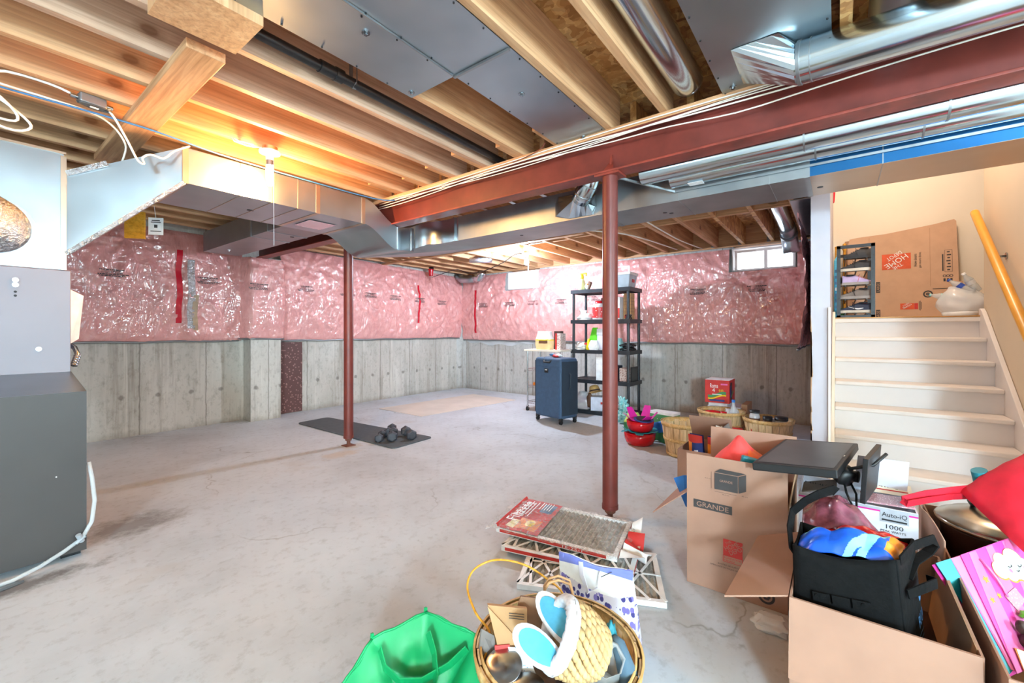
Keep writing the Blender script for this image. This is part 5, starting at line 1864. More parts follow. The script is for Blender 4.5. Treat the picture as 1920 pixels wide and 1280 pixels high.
for k in range(9):
    b.tube([(5.42 + (.06 + .008 * (k % 3)) * math.cos(a + k), 2.215 + .085 * math.sin(a), Z3 + .012 + .008 * k + .012 * math.sin(a * 2 + k)) for a in [i * .42 for i in range(16)]], .008, 6)
b.build('cable', 'black_plastic', t)

# fourth shelf
t = thing('white_board', (5.27, 2.56, Z2), 'flat white panel standing on edge, partly behind the near post on the fourth shelf', 'panel')
MB().box(5.262, 5.285, 2.47, 2.595, Z2, Z2 + .31).build('board', 'white', t)
t = thing('plastic_box', (5.46, 2.22, Z2), 'clear box of pale bits with a dark rim on the fourth shelf', 'box')
MB().box(5.35, 5.56, 2.15, 2.30, Z2, Z2 + .17).build('body', 'print_mix', t)
MB().box(5.345, 5.565, 2.135, 2.15, Z2, Z2 + .19).build('dark_side', 'dark_pipe', t)
t = thing('black_tray', (5.42, 2.40, Z2), 'dark blue-black tub beside the clear box on the fourth shelf', 'tub')
MB().box(5.33, 5.52, 2.325, 2.44, Z2, Z2 + .20).build('body', 'suitcase_dark', t, bevel=.01)

# bottom shelf
crinkle_bag('plastic_bag', (5.36, 2.82, Z1_), .20, .20, .23, ['clear_bag', 'magenta'], 'clear bag of pink and red things on the bottom shelf', seed=22, amp=.2, part='film', mf=lambda s, u: 1 if u < .0 else 0)
crinkle_bag('pouch', (5.36, 2.82, Z1_), .16, .17, .16, ['label_red', 'magenta', 'pale_yellow'], 'red and pink packet inside the clear bag on the bottom shelf', seed=24, amp=.15, mf=lambda s, u: 0 if u < .35 else (2 if u < .55 else 1))
t = thing('white_carton', (5.36, 2.62, Z1_), 'pale printed carton with a red mark on the bottom shelf', 'box')
b = MB(TR((5.36, 2.60, Z1_), R(20))).box(-.09, .09, -.10, .10, 0, .185)
b.box(-.0915, -.09, -.085, -.03, .09, .12, 1)
b.build('carton', ['pale_lilac', 'red_print'], t)
t = thing('straw_hat', (5.40, 2.68, Z1_), 'straw sun hat propped in a carton on the bottom shelf', 'hat')
hm = TR((5.36, 2.66, Z1_ + .235), R(20), R(-14), R(12))
MB(hm).lathe([(.115, 0), (.085, .012), (.075, .016), (.070, .05), (.058, .085), (.03, .098), (0, .10)], n=30).build('crown', 'straw', t)
MB(hm).lathe([(.077, .014), (.074, .034)], n=30).build('ribbon', 'dark_brown', t)
t = thing('brown_pouch', (5.30, 2.70, Z1_), 'brown leather pouch below the straw hat on the bottom shelf', 'pouch')
MB().blob((5.29, 2.705, Z1_ + .13), (.03, .045, .10), 0, 3, .15, 5, 1.2, 2).build('body', 'brown', t)

# ================================================================ things on the floor right of the shelves
t = thing('tissue_bundle', (5.05, 2.12, 0), 'crumpled pale aqua tissue bundle on the floor by the shelving foot', 'bundle')
b = MB()
b.blob((5.02, 2.09, .075), (.09, .085, .075), 0, 4, .35, 9, .9, 3).blob((5.02, 2.11, .20), (.055, .05, .10), 0, 4, .5, 10, .95, 8)
b.build('tissue', 'tissue_aqua', t)
crinkle_bag('gift_bundle', (4.70, 1.86, 0), .16, .16, .20, ['lime_pale', 'leaf_green'], 'pale lime and green crumpled pouch behind the red bowls', seed=31, amp=.35, mf=lambda s, u: 0 if u > .5 else 1)


def bowl(c, r, h, label, mat='red_gloss'):
    t = thing('mixing_bowl', c, label, 'bowl', 'red bowls by the basket')
    MB().lathe([(0, 0), (r * .70, 0), (r * .86, h * .16), (r * .97, h * .5), (r, h), (r * .965, h), (r * .93, h * .5), (r * .8, h * .2), (0, h * .1)], c, 40).build('body', mat, t)
    return t


bowl((4.16, 1.575, 0), .152, .125, 'larger shiny red bowl on the floor, under the smaller one')
bowl((4.16, 1.57, .135), .132, .105, 'smaller shiny red bowl stacked on the larger red bowl')


def petals(name, c, r, n, mat, label, seed, up=.05, wd=.09, ln=.12):
    t = thing(name, c, label, 'cloth')
    rr = random.Random(seed)
    for k in range(n):
        a = 2 * math.pi * k / n + rr.uniform(-.25, .25)
        u = up + rr.uniform(-.03, .05)
        d = V((math.cos(a), math.sin(a), 0))
        s = V((-d.y, d.x, 0))
        p = V(c) + d * r * .86
        q = p + d * ln + V((0, 0, u))
        MB().slab([p - s * wd / 2 + V((0, 0, .004)), p + s * wd / 2 + V((0, 0, .004)), q + s * wd * .38, q - s * wd * .3], .004).build('flap', mat, t)
    MB().cyl(V(c) + V((0, 0, .0)), V(c) + V((0, 0, .004)), r * .9, n=24).build('liner', mat, t)


petals('bowl_liner', (4.16, 1.573, .127), .125, 7, 'teal', 'teal felt liner sticking out between the two red bowls', 3, .012, .09, .07)
petals('bowl_liner', (4.16, 1.57, .243), .11, 5, 'magenta', 'magenta felt liner folded up out of the upper red bowl', 8, .075, .10, .07)
t = thing('round_lid', (4.1, 1.5, .25), 'round black lid with a blue rim lying on the upper red bowl', 'black lid')  # a loose black lid, laid flat on the bowl
MB(TR((4.12, 1.52, .262), 0, R(5), R(-6))).cyl((0, 0, 0), (0, 0, .008), .072, n=30).build('disc', 'black_plastic', t)
MB(TR((4.12, 1.52, .257), 0, R(5), R(-6))).cyl((0, 0, 0), (0, 0, .006), .095, n=30).build('rim', 'navy', t)
t = thing('leaf_print_box', (4.72, 1.52, 0), 'green leaf-print carton with white top behind the empty basket', 'box')
MB(TR((4.72, 1.52, 0), R(-12))).box(-.07, .07, -.15, .13, 0, .225).build('carton', 'label_green', t)
MB(TR((4.72, 1.52, 0), R(-12))).box(-.074, .074, -.155, .135, .225, .25).build('lid', 'white', t)
t = thing('tote_bag', (4.35, 1.42, 0), 'blue and green shiny bag squeezed between red bowls and basket', 'bag')
b = MB()
b.grid(lambda s, u: (4.36 + .03 * math.sin(s * 6), 1.52 - .22 * s, .20 * u + .012 * math.sin(s * 9 + u * 4)), 12, 10, 0, True, lambda s, u: 1 if u < .55 else 0)
b.build('panel', ['tote_blue', 'leaf_green'], t, solid=.02)


def basket(c, r, h, label, tilt=0.0, group='bushel baskets', handle=True, lean=0):
    t = thing('bushel_basket', c, label, 'basket', group)
    m = Matrix.Translation(c) @ Matrix.Rotation(tilt, 4, V((math.sin(lean), math.cos(lean), 0)))
    n = 22
    rb = r * .76
    b = MB(m)
    for k in range(n):
        a0, a1 = 2 * math.pi * (k + .03) / n, 2 * math.pi * (k + .97) / n
        of = .003 * (k % 2)
        vs = []
        for rr_, z in ((rb + of, .004), (rb + (r - rb) * .5 + of + .006, h * .5), (r + of, h)):
            for a in (a0, (a0 + a1) / 2, a1):
                vs.append((rr_ * math.cos(a), rr_ * math.sin(a), z))
        for rr_, z in ((rb + of - .005, .004), (rb + (r - rb) * .5 + of + .001, h * .5), (r + of - .005, h)):
            for a in (a0, (a0 + a1) / 2, a1):
                vs.append((rr_ * math.cos(a), rr_ * math.sin(a), z))
        fs = []
        for i in range(2):
            for j in range(2):
                p = i * 3 + j
                fs.append((p, p + 1, p + 4, p + 3))
                fs.append((p + 9, p + 12, p + 13, p + 10))
        fs += [(6, 7, 16, 15), (7, 8, 17, 16)]
        b.add(vs, fs, 0, False)
    b.lathe([(0, .012), (rb * .99, .012), (rb * .99, .02), (0, .02)], n=40)
    b.build('staves', 'basket_wood', t)
    for nm, z0_, z1_, o_ in (('top_hoop', h - .030, h + .004, .006), ('middle_hoop', h * .46, h * .55, .010), ('bottom_hoop', .004, .03, .006)):
        ra = rb + (r - rb) * (z0_ / h) + o_
        rc = rb + (r - rb) * (z1_ / h) + o_
        MB(m).lathe([(ra - .002, z0_), (ra + .004, z0_), (rc + .004, z1_), (rc - .002, z1_)], n=44).build(nm, 'hoop_wood', t)
    if nm:
        MB(m).lathe([(r - .012, h - .035), (r - .007, h - .035), (r - .007, h + .004), (r - .012, h + .004)], n=44).build('inner_hoop', 'hoop_wood', t)
    return t, m


basket((4.06, 1.10, 0), .213, .30, 'empty wooden bushel basket on the floor right of the red bowls')
b = MB()
t = thing('bail_wires', (4.0, 1.1, .2), 'thin bent wire bail lying inside the empty bushel basket', 'wire')
for k in range(3):
    y = 1.16 - .05 * k
    b.tube([(3.96 + .01 * k, y, .16), (3.95, y - .005, .24), (3.97, y - .012, .25 + .01 * k)], .002, 5)
b.tube([(4.20, 1.0, .30), (4.20, 1.0, .37), (4.22, .90, .365), (4.22, .90, .30)], .002, 5)
b.build('wire', 'dark_pipe', t)
basket((5.0, 1.00, 0), .225, .28, 'filled bushel basket in front of the red detergent carton')
basket((4.88, .55, 0), .215, .265, 'filled bushel basket nearest the white stair wall')
# their contents
t = jar('spice_jar', (4.83, .66, .12), .047, .225, 'clear_bag', 'black_plastic', 'tall clear jar with black lid, left in the basket by the stair wall', 'brown', lr=.98, lh=.12)
jar('spice_jar', (4.80, .545, .10), .042, .20, 'brown', 'black_plastic', 'short brown jar, black lid, in the middle of the stair-wall basket', None, lr=1.0, lh=.18)
t = jar('spice_jar', (4.84, .435, .10), .055, .20, 'clear_bag', 'black_plastic', 'white jar with wide black lid, right in the basket by the stair wall', 'white', lr=1.05, lh=.16)
crinkle_bag('plastic_bag', (4.90, .50, .10), .14, .14, .17, ['clear_bag'], 'crumpled clear bag between jars in the basket by the stair wall', seed=41, amp=.3, part='film')
t = thing('red_packet', (4.78, .60, .1), 'flat red packet in the basket by the stair wall', 'packet')
MB().box(4.72, 4.80, .56, .68, .15, .235).build('pouch', 'red_plastic', t, bevel=.01)
t = thing('red_tub', (4.98, 1.05, .1), 'low red tub inside the basket before the detergent carton', 'tub')
MB().lathe([(.07, 0), (.08, .13), (.075, .15), (0, .16)], (4.96, 1.07, .12), 26).build('body', 'red_plastic', t)
bottle('water_bottle', (4.95, .87, .08), (.0, .0, 1), .33, .036, 'clear bottle with a blue cap standing in the basket before the detergent carton', cap='tote_blue', band='white', group=None)
t = thing('red_tub', (4.86, .93, .1), 'small red tub beside the clear blue-capped bottle', 'tub')
MB().lathe([(.03, 0), (.032, .16), (.03, .175), (0, .175)], (4.90, .955, .11), 20).build('body', 'red_plastic', t)
crinkle_bag('plastic_bag', (5.02, .90, .10), .16, .16, .20, ['clear_bag'], 'crumpled clear bag beside the blue-capped bottle', seed=44, amp=.3, part='film')

# detergent carton on a white box
t = thing('white_box', (5.42, .98, 0), 'white carton on the floor below the red detergent carton', 'box')
MB().box(5.30, 5.62, .86, 1.20, 0, .275).build('carton', 'card_white', t)
MB().box(5.34, 5.66, .80, .858, 0, .31).build('side_board', 'cardboard_dark', t)
t = thing('detergent_carton', (5.42, 1.0, .275), 'bright red detergent carton with a white lid stacked behind the baskets', 'box')
x0, x1, y0, y1, z0, z1 = 5.28, 5.60, .97, 1.225, .312, .57
MB().box(x0 + .04, x1 - .04, y0 + .03, y1 - .03, .276, .311).build('spacer', 'white', t)
b = MB().box(x0, x1, y0, y1, z0, z1)
f = frame((x0 - .001, (y0 + y1) / 2, (z0 + z1) / 2), (0, -1, 0), (0, 0, 1))
W_, H_ = y1 - y0, z1 - z0


def wave(f, zc, th, m, off, w_=.19):
    vs, fs = [], []
    for k in range(13):
        u = k / 12
        x = -w_ / 2 + w_ * u
        zz = zc + .022 * math.sin((u - .5) * 4.2)
        vs += [(x, zz - th / 2, off), (x, zz + th / 2, off)]
    for k in range(12):
        fs.append((2 * k, 2 * k + 2, 2 * k + 3, 2 * k + 1))
    b.add(vs, fs, m, False, f)


wave(f, -.035, .030, 2, .0012)
wave(f, -.062, .014, 3, .0014)
b.rect(f, .10, .008, 1, .0022, 0, -.033)
b.text('Roma', f @ Matrix.Translation((-.03, .065, 0)), .085, .05, 1, .0015)
b.text('4', f @ Matrix.Translation((-.035, .015, 0)), .028, .045, 1, .0015)
b.text('en', f @ Matrix.Translation((.042, .012, 0)), .045, .026, 3, .0015)
b.rect(f, .16, .022, 4, .0012, 0, -.10)
b.rect(f, .07, .018, 5, .0012, .075, .085)
g = frame(((x0 + x1) / 2, y0 - .001, (z0 + z1) / 2), (1, 0, 0), (0, 0, 1))
b.rect(g, .10, .20, 6, .0012, -.06, 0)
wave(g, -.03, .03, 2, .0014, .13)
b.rect(g, .05, .14, 4, .0014, -.10, 0)
b.build('carton', ['red_print', 'white', 'leaf_green', 'yellow', 'navy', 'pink_pale', 'dark_brown'], t)
MB().slab([(x0, y0, z1 + .004), (x1, y0, z1 + .004), (x1, y1, z1 + .004), (x0, y1, z1 + .004)], .003, nrm=(0, 0, 1)).build('lid', 'white', t)

# small items between the baskets
jar('clear_jar', (4.55, .775, 0), .055, .20, 'clear_bag', 'red_plastic', 'clear jar with a red lid on the floor between the two filled baskets', None, lr=1.0)
jar('clear_jar', (4.25, .76, 0), .045, .19, 'clear_bag', 'yellow', 'clear jar with a yellow lid on the floor between the two filled baskets', None, lr=.7, lh=.2)

# ================================================================ cartons in front
def carton_walls(b, x0, x1, y0, y1, z0, z1, m=0, mi=1, th=.005, floor=True):
    for a in ((x0, x0 + th, y0, y1), (x1 - th, x1, y0, y1), (x0 + th, x1 - th, y0, y0 + th), (x0 + th, x1 - th, y1 - th, y1)):
        b.box(a[0], a[1], a[2], a[3], z0, z1, m)
    if floor:
        b.box(x0 + th, x1 - th, y0 + th, y1 - th, z0, z0 + th, mi)


def flap(b, p, q, d, m=0, taper=.0, th=.004, m2=None):
    p, q, d = V(p), V(q), V(d)
    e = (q - p) * taper
    b.slab([p, q, q + d - e, p + d + e], th, m, m2)


# --- tall printed moving carton
gx0, gx1, gy0, gy1, gz = 2.0, 2.45, .158, .540, .398
t = thing('moving_carton', (2.22, .35, 0), 'open tall brown moving carton with a GRANDE print, under the flat monitor', 'carton')
b = MB()
carton_walls(b, gx0, gx1, gy0, gy1, .001, gz)
f = frame((gx0 - .0008, (gy0 + gy1) / 2, 0), (0, -1, 0), (0, 0, 1))
# size badge
g = f @ Matrix.Translation((-.085, .362, 0))
b.rect(g, .155, .036, 1, .0006)
b.text('GRANDE', g, .128, .021, 0, .0014)
# red square badge with slanted words and a box below it
g = f @ Matrix.Translation((-.005, .192, 0))
b.rect(g, .074, .070, 2, .0006, 0, .010)
b.rect(g, .076, .028, 2, .0004, 0, -.038)
b.rect(g, .071, .024, 0, .0008, 0, -.038)
b.text('FONDATION', g @ Matrix.Translation((0, -.033, 0)), .064, .008, 2, .0014)
b.text('CANADA', g @ Matrix.Translation((-.012, -.0445, 0)), .042, .008, 2, .0014)
gg = g @ Matrix.Translation((-.004, .020, 0)) @ Matrix.Rotation(R(33), 4, 'Z')
b.text('HOME', gg, .062, .019, 0, .0014)
b.text('DEPOT', gg @ Matrix.Translation((.010, -.021, 0)), .066, .019, 0, .0014)
b.text('THE', gg @ Matrix.Translation((-.004, .018, 0)), .026, .010, 0, .0014)
b.text('BOUTEZ DE SUITE POUR EN S', f @ Matrix.Translation((0.0, .126, 0)), .125, .006, 1, .0008)
b.text('EMBALLAGE DU PALAIS DE LA PROVINCE', f @ Matrix.Translation((-.01, .114, 0)), .165, .006, 1, .0008)
# round seal at lower right
g = f @ Matrix.Translation((.118, .048, 0))
b.lathe([(.030, .0006), (.021, .0006)], n=30, m=1, mtx=g)
b.lathe([(.015, .0007), (.005, .0007)], n=6, m=1, mtx=g)
b.build('body', ['cardboard', 'print_dark', 'red_print', 'cardboard_in'], t)
b = MB()
flap(b, (gx0, gy1, gz), (gx0, gy0, gz), (-.003, 0, .180), 0)
f = frame((gx0 - .0042, (gy0 + gy1) / 2, gz), (0, -1, 0), (-.016, 0, 1))
# drawing of a carton with measures
fx, fz = -.020, .085
b.add([(fx - .055, fz - .040, .0006), (fx + .035, fz - .040, .0006), (fx + .035, fz + .030, .0006), (fx - .055, fz + .030, .0006)], [(0, 1, 2, 3)], 1, False, f)
b.add([(fx - .055, fz + .033, .0006), (fx + .035, fz + .033, .0006), (fx + .065, fz + .047, .0006), (fx - .033, fz + .050, .0006)], [(0, 1, 2, 3)], 1, False, f)
b.add([(fx + .038, fz - .040, .0006), (fx + .066, fz - .026, .0006), (fx + .066, fz + .044, .0006), (fx + .038, fz + .030, .0006)], [(0, 1, 2, 3)], 1, False, f)
b.text('GRANDE', f @ Matrix.Translation((fx - .01, fz, 0)), .050, .010, 0, .0012)
b.rect(f, .0012, .072, 1, .0006, fx - .068, fz - .004)
b.rect(f, .085, .0012, 1, .0006, fx - .012, fz - .050)
b.text('45,0 cm', f @ Matrix.Translation((fx - .083, fz, 0)), .024, .005, 1, .0006)
b.text('45,0 cm', f @ Matrix.Translation((fx - .012, fz - .058, 0)), .026, .005, 1, .0006)
b.text('45 cm', f @ Matrix.Translation((fx + .060, fz - .048, 0)), .022, .005, 1, .0006)
b.build('flap', ['cardboard', 'print_dark'], t)
b = MB()
flap(b, (gx1, gy0, gz), (gx1, gy1, gz), (.01, 0, .218), 0)
b.build('flap', 'cardboard', t)
b = MB()
flap(b, (gx0 + .02, gy0, gz), (gx1 - .02, gy0, gz), (0, -.030, .185), 0, .04)
b.build('flap', 'cardboard_dark', t)
b = MB()
flap(b, (gx1 - .02, gy1, gz), (gx0 + .02, gy1, gz), (0, .165, -.145), 0, .04)
b.build('flap', 'cardboard', t)

t = thing('paper_roll', (2.10, .21, .01), 'tall cream paper roll standing inside the moving carton at its right', 'roll')
b = MB().cyl((2.115, .215, .01), (2.115, .215, .515), .046, n=26)
b.build('roll', 'flour', t)
MB().blob((2.115, .215, .535), (.045, .045, .022), 0, 2, .3, 6, .9, 3).blob((2.10, .20, .553), (.022, .02, .015), 1, 2, .3, 6, .9, 5).build('filling', ['orange', 'cable_blue'], t)
t = thing('fabric_bag', (2.25, .37, .40), 'bright coral-red cloth bag bulging out of the moving carton', 'bag')
b = MB()


def coral(s, u):
    x = 2.12 + .25 * u
    y = .225 + .29 * s
    r = max(0, 1 - ((s - .47) / .53) ** 2) * max(0, 1 - ((u - .5) / .5) ** 2)
    pk = math.exp(-((s - .52) / .13) ** 2 - ((u - .6) / .5) ** 2) * .05
    return (x, y, .40 + .18 * r ** .5 + pk + .012 * noise.noise(V((s * 5, u * 5, 1))))


b.grid(coral, 26, 20, 0, True, lambda s, u: 1 if s < .42 - .2 * u else 0)
b.build('cloth', ['coral_fabric', 'orange_fabric'], t)
t = thing('teal_pouch', (2.07, .30, .40), 'small teal pouch corner between the coral bag and the monitor', 'pouch')
MB(TR((2.06, .312, .50), R(15), R(12))).box(-.02, .02, -.035, .035, -.09, .085).build('pouch', 'teal_dark', t, bevel=.006)
t = thing('tote_bag', (2.15, .60, 0), 'blue bag corner poking out left of the moving carton', 'bag')
MB().slab([(2.15, .565, .43), (2.15, .555, .28), (2.30, .60, .30), (2.17, .618, .40)], .03).build('panel', 'tote_blue', t)

# --- monitor lying flat on the carton flaps
pbl, pbr, ptr, ptl = V((1.93, .273, .600)), V((1.915, .003, .625)), V((2.44, -.070, .625)), V((2.455, .205, .600))
t = thing('computer_monitor', (2.2, .1, .58), 'black flat-screen monitor lying face up on the tall moving carton', 'monitor')
nrm = (pbr - pbl).cross(ptl - pbl).normalized()
if nrm.z < 0:
    nrm = -nrm
b = MB().slab([pbl, pbr, ptr, ptl], .030, nrm=nrm)
b.build('casing', 'black_plastic', t, bevel=.004)
cc = (pbl + pbr + ptr + ptl) / 4
ins = lambda p, k=.90: cc + (p - cc) * k + nrm * .0012
b = MB().poly([ins(p) for p in (pbl, pbr, ptr, ptl)])
sc_ = b.build('screen', 'screen', t)
b = MB()
e0, e1 = pbr.lerp(ptr, .0), ptr
u_ = (ptr - pbr).normalized(); v_ = (pbl - pbr).normalized()
b.slab([pbr + u_ * .24 + v_ * .010 + nrm * .001, pbr + u_ * .26 + v_ * .010 + nrm * .001, pbr + u_ * .26 + v_ * .014 + nrm * .001, pbr + u_ * .24 + v_ * .014 + nrm * .001], .001, nrm=nrm)
b.build('power_light', 'white', t)
b = MB()
hub = pbr.lerp(ptr, .45) + v_ * .05 - nrm * .05
b.tube([hub, hub + V((-.02, -.03, -.004)), hub + V((-.03, -.06, -.01)), hub + V((-.035, -.078, -.01))], .022, 14)
b.blob(hub + V((-.03, -.03, -.01)), (.045, .04, .04), 0, 3, .15, 5)
b.build('stand_neck', 'black_plastic', t)
b = MB()
q = [V((2.02, -.088, .655)), V((2.02, -.078, .490)), V((2.26, -.125, .495)), V((2.26, -.138, .668))]
b.slab(q, .016)
n_ = (q[1] - q[0]).cross(q[3] - q[0]).normalized()
for k in range(6):
    for j in range(5):
        p = q[0].lerp(q[3], .12 + .15 * k).lerp(q[1].lerp(q[2], .12 + .15 * k), .12 + .19 * j)
        b.box(-.010, .010, -.010, .010, -.019, -.016, 0, Matrix.Translation(p) @ n_.to_track_quat('Z', 'Y').to_matrix().to_4x4())
b.build('stand_base', 'black_plastic', t, bevel=.004)
b = MB().tube([hub + V((0, .02, .0)), hub + V((-.05, -.05, .02)), hub + V((-.06, -.12, .05)), hub + V((-.02, -.16, .09))], .006, 8)
b.tube([hub + V((-.03, -.03, -.02)), hub + V((-.10, -.04, -.06)), hub + V((-.13, -.055, -.09)), hub + V((-.10, -.07, -.11)), hub + V((-.06, -.07, -.07)), hub + V((-.03, -.05, -.03))], .004, 8)
b.build('cord', 'black_plastic', t)

# --- small open carton with packets behind
t = thing('open_carton', (3.4, .78, 0), 'low open carton with blue and red packets between the baskets and the moving carton', 'carton')
b = MB()
carton_walls(b, 3.20, 3.62, .62, .93, .001, .27)
b.build('body', ['cardboard', 'cardboard_in'], t)
b = MB()
flap(b, (3.62, .63, .27), (3.62, .93, .27), (-.12, .0, .20), 0)
b.build('flap', 'cardboard', t)
b = MB()
flap(b, (3.22, .62, .27), (3.58, .62, .27), (0, .03, .17), 0)
b.build('flap', 'shoe_grey', t)
for k, (x, y, rz, lab) in enumerate(((3.34, .82, -.2, 'blue and red glossy packet at the left in the low open carton'), (3.34, .70, .15, 'blue and red glossy packet at the right in the low open carton'))):
    m_ = TR((x, y, .012), rz, 0, R(-8))
    t = thing('detergent_packet', (x, y, .012), lab, 'packet', 'packets in the low carton')
    b = MB(m_)
    b.grid(lambda s, u: (-.035 * math.sin(math.pi * min(1, max(.0, u))) ** .5 * math.sin(math.pi * s) - .004, -.052 + .104 * s, .36 * u), 12, 14, 0, True,
           lambda s, u: 1 if u > .86 else (2 if (s - .62 + .5 * (u - .6)) > .12 and u > .3 else (3 if (s - .38) ** 2 + ((u - .6) * 1.6) ** 2 < .03 else 0)))
    b.grid(lambda s, u: (.02, -.052 + .104 * s, .36 * u), 2, 2, 0)
    b.build('pouch', ['navy', 'red_print', 'orange', 'card_white'], t)
crinkle_bag('white_pouch', (3.46, .70, .01), .10, .09, .40, ['white', 'print_black'], 'white pouch with black marks standing in the low open carton', seed=51, amp=.15, mf=lambda s, u: 1 if .3 < s < .7 and .75 < u < .95 and math.sin(s * 60) > .3 else 0)

# --- big open carton in front
bx0, bx1, by0, by1, bz = 1.462, 2.03, -.272, .112, .358
t = thing('open_carton', (1.75, -.08, 0), 'big open brown carton nearest the camera holding a black bag', 'carton')
b = MB()
carton_walls(b, bx0, bx1, by0, by1, .001, bz)
b.build('body', ['cardboard', 'cardboard_in'], t)
b = MB()
flap(b, (bx0 - .004, by0 + .004, bz + .001), (bx0 - .004, by1, bz + .001), (-.028, 0, -.215), 0)
b.build('flap', 'cardboard', t)
b = MB()
b.slab([(1.468, by1 + .003, bz), (1.95, by1 + .003, bz + .004), (1.90, by1 + .135, bz - .030), (1.435, by1 + .165, bz - .045)], .005, nrm=(0, 0, 1))
b.build('flap', 'cardboard', t)
b = MB()
flap(b, (bx1 - .006, by0 + .02, bz), (bx1 - .006, by1 - .02, bz), (-.012, 0, -.19), 0)
b.build('flap', 'cardboard_in', t)
b = MB()
flap(b, (bx0 + .03, by0 + .008, bz), (bx1 - .03, by0 + .008, bz), (0, .022, -.19), 0)
b.build('flap', 'cardboard_dark', t)

# --- black insulated bag in it
t = thing('insulated_bag', (1.60, -.03, .02), 'black square shopping bag with blue lettering standing in the front carton', 'bag')
top = [V((1.512, .105, .490)), V((1.515, -.120, .515)), V((1.690, -.172, .520)), V((1.665, .095, .505))]
bot = [V((1.530, .095, .03)), V((1.545, -.165, .03)), V((1.76, -.215, .03)), V((1.74, .085, .03))]
b = MB()
for i in range(4):
    j = (i + 1) % 4
    b.grid(lambda s, u, i=i, j=j: tuple(bot[i].lerp(bot[j], s).lerp(top[i].lerp(top[j], s), u) + V((.010 * math.sin(math.pi * s) * math.sin(math.pi * u) * (-1 if i == 0 else 1), .012 * math.sin(math.pi * s) * math.sin(math.pi * u) * (-1 if i == 1 else 0), 0)) + V((0, 0, -.018 * math.sin(math.pi * s) * u))), 14, 16)
b.poly([tuple(p) for p in bot])
b.build('body', 'black_fabric', t, solid=.006)
g = frame(bot[0].lerp(top[0], .72).lerp(bot[1].lerp(top[1], .72), .45) + V((-.014, 0, 0)), tuple(top[1] - top[0]), (0, 0, 1))
b = MB(g)
for k in range(3):
    b.box(-.062 + .045 * k, -.022 + .045 * k, -.013 - .001 * k, .012, .002, .006)
for x in (-.052, .052):
    b.cyl((x, .004, .006), (x, .004, .009), .005, n=10)
b.build('webbing_label', 'black_fabric', t)
sidef = frame(bot[1].lerp(top[1], .62).lerp(bot[2].lerp(top[2], .62), .55) + V((-.004, -.014, .006)), tuple((bot[2] - bot[1])), tuple(top[1] - bot[1]))
b = MB(sidef)
b.text('BLU', Matrix.Translation((0, -.01, 0)) @ Matrix.Rotation(R(8), 4, 'Z'), .055, .034, 0, .002)
b.lathe([(.014, .002), (.004, .002)], n=6, m=0, mtx=Matrix.Translation((.012, .045, 0)))
b.rect(Matrix.Identity(4), .062, .003, 0, .002, .0, -.045)
b.rect(Matrix.Identity(4), .050, .003, 0, .002, .0, -.060)
b.build('emblem', 'cable_blue', t)
b = MB().tube([top[0] + V((.02, .006, -.03)), (1.600, .122, .50), (1.66, .118, .535), (1.675, .085, .572), (1.690, .050, .598), (1.735, .012, .608), (1.742, .005, .60)], 1, flat=(.030, .004, (0, .4, 1)))
b.build('strap', 'black_fabric', t)
b = MB().tube([top[1] + V((.03, -.012, -.01)), (1.62, -.165, .525), (1.70, -.215, .528), (1.735, -.228, .505), (1.715, -.205, .480), (1.66, -.17, .465), (1.60, -.150, .44)], 1, flat=(.026, .004, (0, 0, 1)))
b.build('strap', 'black_fabric', t)
b = MB().tube([(1.545, -.148, .42), (1.58, -.185, .435), (1.64, -.215, .430), (1.67, -.20, .42)], 1, flat=(.026, .004, (0, 0, 1)))
b.build('side_loop', 'black_fabric', t)

# contents of the black bag
def drape(name, quad, hfun, nu, nv, mats, label, cat, mf=None, solid=.003, part='cloth'):
    t = thing(name, tuple(sum((V(p) for p in quad), V()) / 4), label, cat)
    q0, q1, q2, q3 = [V(p) for p in quad]

    def fn(s, u):
        p = q0.lerp(q1, s).lerp(q3.lerp(q2, s), u)
        return tuple(p + V((0, 0, hfun(s, u))))
    MB().grid(fn, nu, nv, 0, True, mf).build(part, mats, t, solid=solid)
    return t


def blue_mf(s, u):
    a = s * 7.5 + u * 2.2
    if u > .60 and .06 < s < .42:
        return 1
    if .50 < s - .3 * u < .60:
        return 1
    if .64 < s - .15 * u < .73:
        return 1
    if s > .88 and u > .25:
        return 2
    return 0


drape('reusable_bag', ((1.530, .100, .455), (1.535, -.118, .478), (1.645, -.150, .50), (1.63, .095, .47)),
      lambda s, u: .058 * math.sin(math.pi * s) ** .6 * math.sin(math.pi * (.12 + .8 * u)) + .012 * noise.noise(V((s * 5, u * 4, 2))) + .018 * abs(math.sin(s * 9)) * u, 120, 60, ['blue_bag', 'aqua', 'orange'],
      'crumpled bright blue and aqua shiny bag stuffed in the black bag', 'bag', blue_mf)
drape('red_cloth', ((1.66, .085, .44), (1.63, -.150, .50), (1.70, -.17, .49), (1.72, .05, .46)),
      lambda s, u: .040 * math.sin(math.pi * s) ** .6 + .012 * noise.noise(V((s * 7, u * 4, 5))), 30, 10, ['red_shiny'],
      'shiny red fold of cloth behind the blue bag in the black bag', 'cloth')
drape('foil_bag', ((1.70, .095, .44), (1.72, -.135, .455), (2.02, -.05, .44), (2.00, .105, .44)),
      lambda s, u: .105 * math.sin(math.pi * min(1, s * .9 + .1)) ** .7 * math.sin(math.pi * (.15 + .75 * u)) + .018 * noise.noise(V((s * 6, u * 5, 8))), 34, 24, ['plum', 'orange'],
      'wrinkled shiny plum-coloured foil bag behind the black strap', 'bag', lambda s, u: 0)

